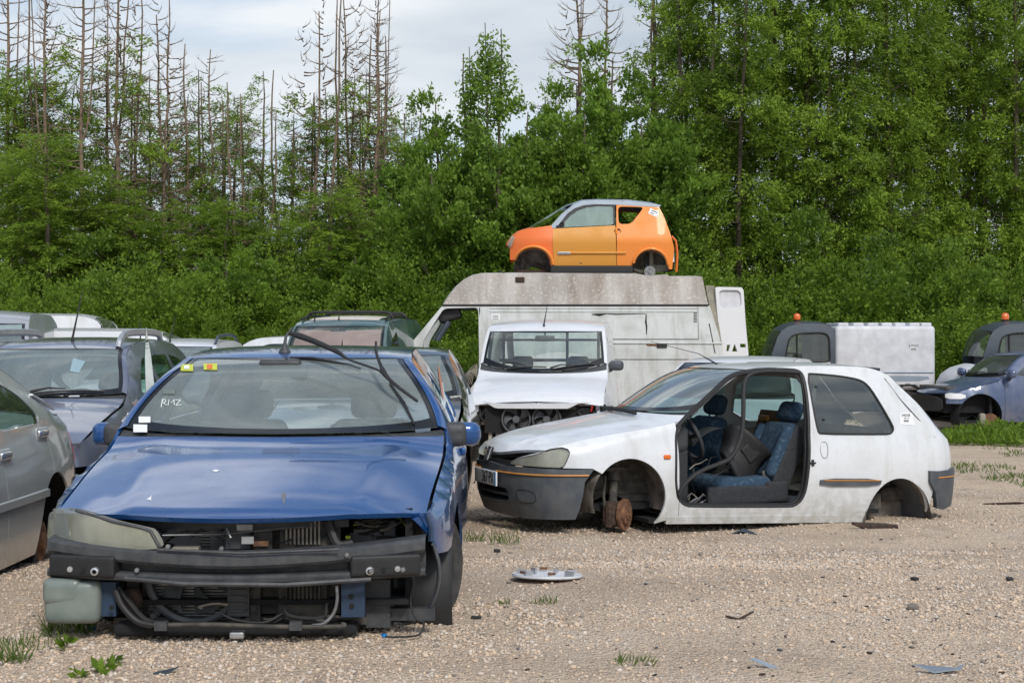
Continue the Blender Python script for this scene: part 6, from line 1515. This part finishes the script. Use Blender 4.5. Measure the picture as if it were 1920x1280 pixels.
dl = [(12, 'dead4', 1.02, 1.0), (60, 'full2', .95, .72), (125, 'full0', .95, .66), (25, 'full3', .95, .60), (105, 'dead0', 1.0, 1.05), (140, 'dead4', .98, 1.05), (228, 'dead0', 1.02, 1.08), (300, 'bare0', 1.0, 1.02), (325, 'bare1', 1.1, 1.05), (352, 'dead1', 1.0, .98), (402, 'dead2', .95, .93), (448, 'bare1', .95, 1.0), (468, 'bare2', .9, .93), (522, 'dead3', 1.0, 1.0), (566, 'dead1', 1.0, .85), (606, 'bare0', 1.05, 1.02), (630, 'bare2', 1.1, 1.04), (672, 'bare0', 1.05, 1.0), (700, 'dead0', .92, 1.05), (742, 'bare1', .8, .9), (776, 'bare2', .9, .88), (808, 'bare1', .78, .82), (250, 'dead1', 1.0, 1.12), (185, 'bare0', 1.0, 1.05), (80, 'bare1', 1.1, 1.15), (380, 'bare2', .95, .95), (425, 'bare0', .9, .88), (495, 'bare1', .95, .92), (545, 'bare2', .9, .86), (655, 'bare1', 1.05, 1.05), (690, 'dead2', .95, 1.0), (718, 'bare2', 1.0, 1.0), (760, 'bare0', .8, .88), (590, 'dead3', 1.05, 1.1)]
for px, kd, s, zs in dl:
    y = 34.5 + random.uniform(-1, 1.2); side = 'left' if px < 450 else 'middle'
    put(kd, at(px, y), y, s, None, {'f': 'leafy cedar among the dead-topped trees at the upper left', 'd': 'tree with a dead branched top and green lower trunk in the row on the ' + side, 'b': 'thin bare trunk with short dead branches in the row on the ' + side}[kd[0]], {'f': None, 'd': 'dead-topped trees on the ' + side, 'b': 'thin bare trees on the ' + side}[kd[0]], zs)
put('birch', at(925, 31.2), 31.2, .93, .3, 'loose-leaved slender tree rising alone in the gap of sky near the middle', None, .98)
for px, kd, s, zs in [(1000, 'bare1', 1.0, .95), (1048, 'bare0', 1.0, 1.05), (1096, 'dead0', 1.0, 1.10), (1140, 'bare2', 1.1, 1.15), (1215, 'bare0', 1.1, 1.15)]:
    put(kd, at(px, 35.5), 35.5, s, None, 'brown dead-topped tree standing above the bushes behind the orange microcar', 'brown trees above the orange microcar', zs)
put('birch', at(875, 32.2), 32.2, .9, 2.1, 'slender loose-leaved tree just left of its taller twin near the middle of the skyline', None, .97)
# broadleaf mass behind the microcar and under the dead trees
for px, Y, kd, s, zs in [(1045, 32, 'broad1', .92, .95), (1098, 31.6, 'broad0', 1.0, 1.10), (1150, 32.5, 'broad1', 1.0, 1.12), (1200, 31.8, 'broad0', 1.0, 1.08), (1240, 33, 'broad1', .95, .98), (1072, 33.6, 'broad1', .95, 1.12), (1175, 34, 'broad1', .95, 1.08), (1005, 31.6, 'broad0', .9, .95), (960, 32.2, 'broad1', .85, .86), (915, 31.5, 'broad2', .95, 1.12), (870, 31.8, 'broad0', .82, .88), (828, 31.3, 'broad2', .9, 1.3), (785, 31.7, 'broad0', .8, .95), (850, 33, 'broad1', .9, .92), (905, 33.2, 'broad1', .9, .98), (985, 33.5, 'broad1', .95, 1.02), (812, 33.5, 'broad0', .9, 1.15), (845, 34, 'broad1', .9, 1.12), (790, 34.5, 'thin1', .62, .60), (832, 34.6, 'thin0', .66, .68), (940, 34, 'broad0', .9, 1.15), (1012, 34.3, 'broad1', .9, 1.15)]:
    put(kd, at(px, Y), Y, s, None, 'round-leaved green tree in the mass behind the orange microcar', 'broadleaf trees behind the orange microcar', zs)
for px, kd, s, zs in [(205, 'thin0', .8, .72), (262, 'thin1', .75, .66), (318, 'thin2', .72, .58), (385, 'thin0', .8, .66), (428, 'thin1', .75, .62), (498, 'thin2', .72, .64), (548, 'thin1', .7, .60), (588, 'thin0', .7, .60), (645, 'thin2', .68, .62), (690, 'thin1', .75, .62), (735, 'thin0', .7, .60), (765, 'thin2', .7, .58), (232, 'thin1', .72, .70), (290, 'thin0', .7, .66), (350, 'thin2', .7, .60), (408, 'thin1', .68, .66), (462, 'thin0', .7, .60), (615, 'thin1', .66, .66), (668, 'thin0', .66, .62), (712, 'thin2', .66, .64)]:
    Y = 35.5 + random.uniform(-1, 1); put(kd, at(px, Y), Y, s, None, 'lacy half-grown cedar between the dead trunks left of the middle', 'lacy cedars between the dead trunks', zs / s)
for px in (5, 90, 175, 262, 350, 440, 530, 620, 705):
    Y = 32 + random.uniform(-.5, .5); kd = random.choice(['full0', 'full1', 'full3']); put(kd, at(px + random.uniform(-15, 15), Y), Y, 1.0, None, 'low drooping cedar below the dead tree tops on the left', 'low cedars under the dead trees', random.uniform(.30, .36) if px > 200 else random.uniform(.40, .55))
# understory
i = 0
for Y, st, ks, lab, grp in ((30.6, 78, ['bush2', 'bush0', 'broad2'], 'shrub in the middle of the green bank below the trees', 'shrubs half way up the bank'), (29.2, 70, ['bush0', 'bush1', 'bush0'], 'bramble bush along the foot of the bank behind the vehicles', 'bramble bushes behind the vehicles')):
    for px in range(-20, 1960, st):
        y = Y + random.uniform(-.5, .5); kd = random.choice(ks); s = random.uniform(.85, 1.25) * (1.0 if Y < 30 else 1.15)
        if kd == 'broad2': s *= .55
        zs = 1.0 if px < 1500 or Y > 30 else .75
        put(kd, at(px + random.uniform(-20, 20), y), y, s, None, lab, grp, zs, sink=.1)
for k_, src in TR.items():
    if not src['_used']:
        for ch in list(src.children): bpy.data.objects.remove(ch)
        bpy.data.objects.remove(src)
    else: del src['_used']
for o in bpy.data.objects:
    if '_used' in o: del o['_used']
# dark leafy mass further back so that no horizon shows between the stems
n_ = 9000; C = np.stack([rng.uniform(-22, 24, n_), rng.uniform(38, 40.5, n_), np.abs(rng.normal(size=n_)) * 1.1], 1)
o = link('far_thicket', leaf_mesh('far_thicket', *sprays(C, unit(n_), 12, .4, .16, .16, .10), 'leaf_broad'), None); tag(o, 'dim undergrowth seen between the tree trunks', 'undergrowth', kind='stuff')
def gz(X, Y):
    X = np.asarray(X, float); Y = np.asarray(Y, float)
    t = np.clip((11.0 - Y) / 3.4, 0, 1); s = t * t * (3 - 2 * t)
    b = .012 * np.sin(X * 2.1 + Y * .7) * np.cos(Y * 1.7 - X * .4) + .008 * np.sin(X * 5.3 - 1) * np.sin(Y * 4.1)
    return .19 * s + b - .02
xs = np.unique(np.concatenate([np.linspace(-7, 9, 160), np.linspace(-30, 30, 60), np.linspace(-400, 400, 40)]))
ys = np.unique(np.concatenate([np.linspace(3.5, 16, 150), np.linspace(-30, 60, 60), np.linspace(-400, 700, 40)]))
XX, YY = np.meshgrid(xs, ys, indexing='ij')
ZZ = gz(XX, YY)
def ground_mat():
    m, nt, out = new_mat('gravel')
    p = N(nt, 'ShaderNodeBsdfPrincipled'); tc = N(nt, 'ShaderNodeTexCoord')
    v1 = N(nt, 'ShaderNodeTexVoronoi'); v1.inputs['Scale'].default_value = 34; nt.links.new(tc.outputs['Object'], v1.inputs['Vector'])
    v2 = N(nt, 'ShaderNodeTexVoronoi'); v2.inputs['Scale'].default_value = 75; nt.links.new(tc.outputs['Object'], v2.inputs['Vector'])
    f = noise_fac(nt, .9, 8, .35, .65); g = noise_fac(nt, 60, 3, .3, .7)
    c = mixc(nt, f, (.68, .50, .34), (.56, .41, .28)); c = mixc(nt, mul(nt, g, .45), c, (.66, .56, .44))
    cr = N(nt, 'ShaderNodeSeparateColor'); nt.links.new(v1.outputs['Color'], cr.inputs[0])
    c = mixc(nt, mul(nt, cr.outputs[0], .5), c, (.70, .57, .44)); c = mixc(nt, mul(nt, cr.outputs[1], .25), c, (.22, .19, .16))
    h1 = noise_fac(nt, .55, 6, .48, .66, stretch=(.35, 1.5, 1)); c = mixc(nt, mul(nt, h1, .55), c, (.36, .265, .185))     # worn, browner wheel tracks
    h2 = noise_fac(nt, 2.4, 7, .55, .68); c = mixc(nt, mul(nt, h2, .45), c, (.30, .23, .17))
    h3 = noise_fac(nt, 1.3, 5, .5, .7); c = mixc(nt, mul(nt, h3, .4), c, (.62, .53, .44))
    nt.links.new(c, p.inputs['Base Color']); p.inputs['Roughness'].default_value = .95
    a = N(nt, 'ShaderNodeMath', operation='ADD'); nt.links.new(v1.outputs['Distance'], a.inputs[0]); nt.links.new(v2.outputs['Distance'], a.inputs[1])
    b = N(nt, 'ShaderNodeBump', invert=True); b.inputs['Strength'].default_value = .9; b.inputs['Distance'].default_value = .02
    nt.links.new(a.outputs[0], b.inputs['Height']); nt.links.new(b.outputs[0], p.inputs['Normal'])
    nt.links.new(p.outputs[0], out.inputs[0]); return m
M['gravel'] = ground_mat()
tag(MB().grid(np.stack([XX, YY, ZZ], -1)).build('ground', 'gravel'), 'pale stony gravel yard', None, kind='structure')

# camera, sky and sun
cam = bpy.data.cameras.new('camera'); cam.lens = 36 * F / 1920; cam.sensor_width = 36; cam.clip_end = 3000; cam.clip_start = .1
co = bpy.data.objects.new('camera', cam); COL.objects.link(co); co.location = (0, 0, CAMH); co.rotation_euler = (PI / 2, 0, 0); scn.camera = co
w = bpy.data.worlds.new('World'); scn.world = w; w.use_nodes = True; nt = w.node_tree; nt.nodes.clear()
out = nt.nodes.new('ShaderNodeOutputWorld'); bg = nt.nodes.new('ShaderNodeBackground')
ELEV, AZ = 43, 162
sky = N(nt, 'ShaderNodeTexSky', sky_type='NISHITA', sun_disc=False); sky.sun_elevation = math.radians(ELEV); sky.sun_rotation = math.radians(AZ)
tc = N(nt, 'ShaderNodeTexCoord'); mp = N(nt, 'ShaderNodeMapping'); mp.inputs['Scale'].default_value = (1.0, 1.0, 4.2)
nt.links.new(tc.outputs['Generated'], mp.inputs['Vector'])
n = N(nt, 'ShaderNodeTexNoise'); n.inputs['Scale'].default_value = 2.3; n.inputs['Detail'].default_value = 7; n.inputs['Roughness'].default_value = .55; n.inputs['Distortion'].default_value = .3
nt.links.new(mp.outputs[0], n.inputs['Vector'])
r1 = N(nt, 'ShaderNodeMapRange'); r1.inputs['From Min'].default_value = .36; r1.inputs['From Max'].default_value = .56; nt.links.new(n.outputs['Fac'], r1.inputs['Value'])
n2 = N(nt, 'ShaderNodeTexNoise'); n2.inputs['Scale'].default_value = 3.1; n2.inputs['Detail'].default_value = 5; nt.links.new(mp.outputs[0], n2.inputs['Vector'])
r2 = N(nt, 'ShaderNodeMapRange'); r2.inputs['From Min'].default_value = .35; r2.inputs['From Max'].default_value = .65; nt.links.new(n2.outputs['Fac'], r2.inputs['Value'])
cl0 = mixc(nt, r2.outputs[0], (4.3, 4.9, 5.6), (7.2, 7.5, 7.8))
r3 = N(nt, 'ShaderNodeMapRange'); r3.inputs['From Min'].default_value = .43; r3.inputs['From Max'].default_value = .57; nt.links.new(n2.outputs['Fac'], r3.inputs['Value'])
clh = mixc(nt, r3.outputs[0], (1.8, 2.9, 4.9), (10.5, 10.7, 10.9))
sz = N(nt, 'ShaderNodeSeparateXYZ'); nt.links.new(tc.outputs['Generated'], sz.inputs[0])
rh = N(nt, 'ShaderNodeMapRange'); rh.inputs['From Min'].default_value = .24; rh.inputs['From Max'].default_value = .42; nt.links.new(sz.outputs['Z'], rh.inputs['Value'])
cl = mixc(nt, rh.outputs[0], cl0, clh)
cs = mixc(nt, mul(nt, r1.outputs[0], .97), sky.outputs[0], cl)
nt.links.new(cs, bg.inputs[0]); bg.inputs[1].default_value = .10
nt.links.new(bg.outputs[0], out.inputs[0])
sun = bpy.data.lights.new('sun', 'SUN'); sun.energy = 2.0; sun.angle = math.radians(12); sun.color = (1, .96, .90)
so = bpy.data.objects.new('sun', sun); COL.objects.link(so)
# sun_rotation is clockwise from +Y seen from above
az = math.radians(AZ); d = Vector((math.sin(az) * math.cos(math.radians(ELEV)), math.cos(az) * math.cos(math.radians(ELEV)), math.sin(math.radians(ELEV))))
so.rotation_euler = d.to_track_quat('Z', 'Y').to_euler(); so.location = (0, 0, 30)
scn.view_settings.view_transform = 'Standard'; scn.view_settings.look = 'None'; scn.view_settings.exposure = .32; scn.view_settings.gamma = 1
scn.cycles.max_bounces = 10; scn.cycles.transparent_max_bounces = 24; scn.cycles.use_denoising = True
# ------------------------------------------------------------------ loose stones, weeds, litter
def stones(n, sel, name, size):
    base = np.array([[0, 0, 1], [.894, 0, .447], [.276, .851, .447], [-.724, .526, .447], [-.724, -.526, .447], [.276, -.851, .447], [.724, .526, -.447], [-.276, .851, -.447], [-.894, 0, -.447], [-.276, -.851, -.447], [.724, -.526, -.447], [0, 0, -1]])
    fc = np.array([[0, 1, 2], [0, 2, 3], [0, 3, 4], [0, 4, 5], [0, 5, 1], [1, 6, 2], [2, 7, 3], [3, 8, 4], [4, 9, 5], [5, 10, 1], [6, 7, 2], [7, 8, 3], [8, 9, 4], [9, 10, 5], [10, 6, 1], [11, 7, 6], [11, 8, 7], [11, 9, 8], [11, 10, 9], [11, 6, 10]])
    X, Y = sel(n); n = len(X); z = gz(X, Y); s = size * .93 * np.exp(rng.normal(size=n) * .48); s = np.clip(s, .0022, .0135 if size < .01 else .026)
    V = base[None] * (1 + rng.normal(size=(n, 12, 1)) * .22) * (s[:, None] * np.array([1, .85, .62]) * rng.uniform(.7, 1.3, (n, 3)))[:, None]
    a = rng.random(n) * 6.28; c, d = np.cos(a)[:, None], np.sin(a)[:, None]; x = V[..., 0] * c - V[..., 1] * d; y = V[..., 0] * d + V[..., 1] * c
    V = np.stack([x + X[:, None], y + Y[:, None], V[..., 2] + z[:, None] + s[:, None] * .25], -1).reshape(-1, 3)
    T = (fc[None] + (np.arange(n) * 12)[:, None, None]).reshape(-1).astype(np.int32); me = bpy.data.meshes.new(name)
    me.vertices.add(len(V)); me.vertices.foreach_set('co', V.ravel()); me.loops.add(len(T)); me.loops.foreach_set('vertex_index', T)
    me.polygons.add(len(T) // 3); me.polygons.foreach_set('loop_start', np.arange(0, len(T), 3, dtype=np.int32))
    at_ = me.attributes.new('tone', 'FLOAT', 'POINT'); at_.data.foreach_set('value', np.repeat(rng.random(n), 12).astype(np.float32)); me.update(calc_edges=True); return me
def stone_mat():
    m, nt, out = new_mat('limestone_chips'); at_ = N(nt, 'ShaderNodeAttribute', attribute_name='tone'); r = N(nt, 'ShaderNodeValToRGB')
    e = r.color_ramp.elements; e[0].position = 0; e[0].color = (.16, .14, .125, 1); e[1].position = 1; e[1].color = (.70, .62, .52, 1)
    for p_, c_ in ((.08, (.34, .28, .22, 1)), (.3, (.62, .46, .33, 1)), (.6, (.70, .54, .39, 1)), (.8, (.54, .47, .41, 1))): q = e.new(p_); q.color = c_
    nt.links.new(at_.outputs['Fac'], r.inputs[0]); p = N(nt, 'ShaderNodeBsdfPrincipled'); p.inputs['Roughness'].default_value = .9; f = noise_fac(nt, 150, 3)
    nt.links.new(mixc(nt, mul(nt, f, .3), r.outputs[0], (.3, .26, .21)), p.inputs['Base Color']); nt.links.new(p.outputs[0], out.inputs[0]); return m
M['stones'] = stone_mat()
def cl(X, Y): return np.sin(X * 1.7 + Y * .6) + np.sin(Y * 2.9 - X * .8 + 1) * .7 + np.sin(X * 4.3 + 2) * np.cos(Y * 5.1) * .6
def sel_near(n):
    Y = 4.9 + 4.2 * rng.random(n)**1.1; X = (rng.random(n) * 2 - 1) * (Y * .36 + .15); k = rng.random(n) < np.clip(.50 + .30 * cl(X, Y), .12, 1); return X[k], Y[k]
def sel_mid(n):
    Y = 8.5 + 9 * rng.random(n)**1.4; X = -1.5 + rng.random(n) * (Y * .36 + 1.9); k = (rng.random(n) < np.clip(.55 + .3 * cl(X, Y), .1, 1)); return X[k], Y[k]
tag(link('gravel_stones', stones(95000, sel_near, 'gravel_stones', .0047), M['stones']), 'loose pale limestone chips covering the near yard', 'gravel', kind='stuff')
tag(link('gravel_stones', stones(52000, sel_mid, 'gravel_stones', .0060), M['stones']), 'loose stone chips scattered over the far yard', 'gravel', kind='stuff')
def sel_ridge(n):
    t = rng.random(n); k = rng.random(n) < .55; X = np.where(k, 1.35 + 1.7 * t, -.45 + .75 * t); Y = np.where(k, 7.05 + rng.normal(size=n) * .07, 7.35 - .8 * t + rng.normal(size=n) * .12); return X, Y
tag(link('stone_ridge', stones(600, sel_ridge, 'stone_ridge', .0095), M['stones']), 'ridge of bigger loose stones pushed up on the gravel', 'stones', kind='stuff')
# grass and weeds
def grass_mesh(name, X, Y, h, wd, lean=.35, z=None):
    n = len(X); C = np.stack([X, Y, (gz(X, Y) if z is None else z) - .01], 1); D = np.stack([rng.normal(size=n) * lean, rng.normal(size=n) * lean, np.ones(n)], 1)
    return leaf_mesh(name, C, D, h, wd, np.clip(rng.random(n) * .9, 0, 1), 'grass')
X = rng.uniform(7.0, 11.5, 16000); Y = rng.uniform(27.6, 33, 16000); h = .35 + .45 * rng.random(16000)
tag(link('tall_grass', grass_mesh('tall_grass', X, Y, h, .03 + 0 * X), None), 'tall grass in front of the trees between the two utility trucks', 'grass', kind='stuff')
n = 26000; Y = rng.uniform(17.5, 30, n); X = rng.uniform(-1.2, .36, n) * Y; keep = (cl(X, Y * .7) > .1) & ((Y > 25.5) | ((X > Y * .27) & (Y > 24.0) & (rng.random(n) < .2)) | (rng.random(n) < .08)); X, Y = X[keep], Y[keep]
tag(link('verge_grass', grass_mesh('verge_grass', X, Y, .05 + .14 * rng.random(len(X)), .016 + 0 * X), None), 'short weedy grass along the far edge of the yard', 'grass', kind='stuff')
n = 4500; Y = rng.uniform(14.5, 20, n); X = rng.uniform(.24, .37, n) * Y; k_ = cl(X * 1.6, Y * 1.3) > .45; X, Y = X[k_], Y[k_]
tag(link('yard_weeds', grass_mesh('yard_weeds', X, Y, .03 + .07 * rng.random(len(X)), .012 + 0 * X, .6), None), 'thin yellowing weeds creeping over the gravel at the right edge', 'weeds', kind='stuff')
n = 3500; a = rng.random(n) * 6.28; rr = np.sqrt(rng.random(n)); X = at(1885, 21.0) + rr * np.cos(a) * 1.1; Y = 21.2 + rr * np.sin(a) * .8
tag(link('weed_clump', leaf_mesh('weed_clump', np.stack([X, Y, rng.random(n) * .26 * (1.2 - rr)], 1), unit(n) + [0, 0, .6], .07 + .06 * rng.random(n), .03 + 0 * X, rng.random(n), 'leaf_bramble'), None), 'leafy weeds growing in front of the slate-blue hatchback', 'weeds', kind='stuff')
for px, py, R_, n, hh, lab in ((130, 1185, .16, 130, .14, 'grass tuft under the washer tank of the blue saloon'), (885, 1015, .12, 60, .13, 'grass tuft beside the rear of the blue saloon'), (945, 1020, .16, 50, .15, 'thin grass tuft in front of the white hatchback bumper'), (1020, 1130, .10, 35, .06, 'small dry grass tuft below the lost hubcap'), (942, 1132, .08, 25, .05, 'tiny grass tuft left of the hubcap'), (1190, 1243, .14, 45, .06, 'low dry tuft at the bottom edge of the photo'), (60, 1210, .2, 60, .08, 'grass at the lower left corner'), (15, 1240, .12, 80, .14, 'taller grass at the lower left edge')):
    Yd = 5.6
    for _ in range(8): z0 = float(gz((px - CX) / F * Yd, Yd)); Yd = (CAMH - z0) * F / (py - CY)
    X0 = (px - CX) / F * Yd; a = rng.random(n) * 6.28; rr = np.sqrt(rng.random(n)) * R_ * .5; X = X0 + rr * np.cos(a) * 1.4; Y = Yd + rr * np.sin(a)
    tag(link('grass_tuft', grass_mesh('grass_tuft', X, Y, hh * rng.uniform(.4, 1.1, n), .006 + 0 * X, .5), None), lab, 'grass tuft')
def onground(px, py):
    Yd = 6.
    for _ in range(10): z0 = float(gz((px - CX) / F * Yd, Yd)); Yd = (CAMH - z0) * F / (py - CY)
    return np.array([(px - CX) / F * Yd, Yd, z0])
for k, (px, py, s) in enumerate(((122, 1218, .05), (195, 1262, .06), (215, 1245, .04), (152, 1270, .04))):
    p = onground(px, py); n = 12; C = np.repeat(p[None], n, 0) + rng.normal(size=(n, 3)) * s * .3; C[:, 2] = p[2] + rng.random(n) * s * .6
    tag(link('small_weed', leaf_mesh('small_weed', C, unit(n) + [0, 0, .5], np.full(n, s), np.full(n, s * .6), rng.random(n), 'leaf_bramble'), None), ['bright green leafy weed below the washer tank', 'weed with round leaves at the lower left', 'smaller weed beside the round-leaved one', 'weed cut by the bottom edge'][k], 'weed')
# hubcap lying upside down
p = onground(1026, 1085)
hc = thing('hubcap', 'broken silver-white hubcap lying upside down on the gravel', 'hubcap', tuple(p + [0, 0, .012]), (math.radians(-3), math.radians(2), .3))
m = MB().lathe([(.178, .0), (.185, .006), (.182, .016), (.165, .012), (.12, .004), (.06, .002), (.0, .004)], (0, 0, 0), (0, 0, 1), 48); m.build('cover', 'box_white', hc)
for k in range(7):
    m = MB(); a = k * 2 * PI / 7; R_ = Rz(a); c_ = np.array([.135 * math.cos(a), .135 * math.sin(a), .022]); m.box(c_, (.05, .012, .028), R_); m.build('clip', 'alu', hc)
m = MB()
for k in (0, 1, 3, 4, 6):
    a = k * 1.05 + .2; m.tube([(.160 * math.cos(a + t), .160 * math.sin(a + t), .030) for t in (0, .12, .24)], .007, 5)
m.build('retaining_wire', 'rust', hc)
# litter
def flake(px, py, pts, mat, lab, name='plastic_shard', t=.006, z=.012):
    p = onground(px, py); m = MB(); pp = [(p[0] + a, p[1] + b) for a, b in pts]
    m.prism(pp, 0, t, lambda q, tt: (q[0], q[1], p[2] + z + tt + .02 * math.sin(q[0] * 30))); o = m.build(name, mat); tag(o, lab, 'debris')
def blob(px, py, s, mat, lab, name, w=(1, 1, .5)):
    p = onground(px, py); m = MB().rbox(p + [0, 0, s * .3], (s * w[0], s * w[1], s * w[2]), s * .2, rot=Rz(random.random() * 3)); tag(m.build(name, mat), lab, 'debris')
flake(1640, 990, [(-.18, -.02), (-.05, -.03), (.10, -.01), (.17, -.03), (.18, .03), (.08, .02), (-.1, .0)], 'rust_dark', 'brown bent strip lying beside the sill of the white hatchback', 'bent_strip', .02)
flake(1395, 1000, [(-.10, 0), (-.03, -.04), (.08, -.03), (.10, .02), (0, .03)], 'cab_grey', 'grey plastic shard in front of the white hatchback sill')
flake(1435, 1250, [(-.06, -.01), (.02, -.02), (.055, .0), (.05, .015), (-.03, .01)], 'roof_grey', 'bluish shard near the bottom edge')
flake(1760, 1262, [(-.09, -.01), (-.02, -.015), (.08, -.01), (.10, .02), (.02, .012), (-.05, .015)], 'roof_grey', 'long bluish shard at the lower right')
flake(310, 1262, [(-.05, -.01), (.0, -.02), (.05, .0), (.03, .02), (-.03, .02)], 'cab_grey', 'dark grey shard at the bottom left')
flake(1885, 945, [(-.2, -.02), (.1, -.03), (.22, .0), (.05, .03)], 'rust_dark', 'dark bent strip at the right edge of the gravel', 'bent_strip', .01)
flake(1385, 1160, [(-.06, .0), (.0, -.01), (.07, .01), (0, .01)], 'rust_dark', 'short brown twig on the gravel', 'twig', .01)
blob(720, 1194, .022, 'bluebit', 'bright blue plug dropped at the end of the hanging cable', 'plastic_plug', (1.4, 1, .7))
blob(174, 1181, .022, 'bluebit', 'bright blue scrap of plastic by the washer tank', 'plastic_scrap', (1.2, 1, .7))
blob(1715, 1088, .035, 'ink', 'black lump of rubber on the open gravel at the right', 'rubber_lump'); blob(1893, 1088, .035, 'ink', 'black lump at the right edge', 'rubber_lump'); blob(1712, 1143, .05, 'stones', 'dark grey stone on the ridge at the right', 'stone')
blob(932, 1035, .04, 'ink', 'black lump under the thin grass tuft', 'rubber_lump'); blob(893, 1160, .03, 'ink', 'small black scrap right of the blue saloon', 'rubber_scrap', (.6, 1.6, .4)); blob(1350, 933, .03, 'red', 'tiny red scrap of plastic on the gravel below the white hatchback', 'scrap')
p = np.array([at(1820, 23.0), 23.0, float(gz(6.9, 23))]); tag(MB().box(p + [0, 0, .05], (.75, .3, .03)).build('blue_board', 'bluebit'), 'bright blue board on the ground under the slate-blue hatchback', 'board')
for k in range(70):
    px = random.uniform(880, 1910); py = random.uniform(1010, 1270)
    blob(px, py, random.uniform(.006, .018), random.choice(['ink', 'cab_grey', 'rust_dark', 'liner']), 'small dark scrap of rubber or plastic scattered on the open gravel', 'scrap', (1.4, .8, .35)); bpy.context.scene.collection.objects[-1]['group'] = 'dark scraps scattered on the gravel'
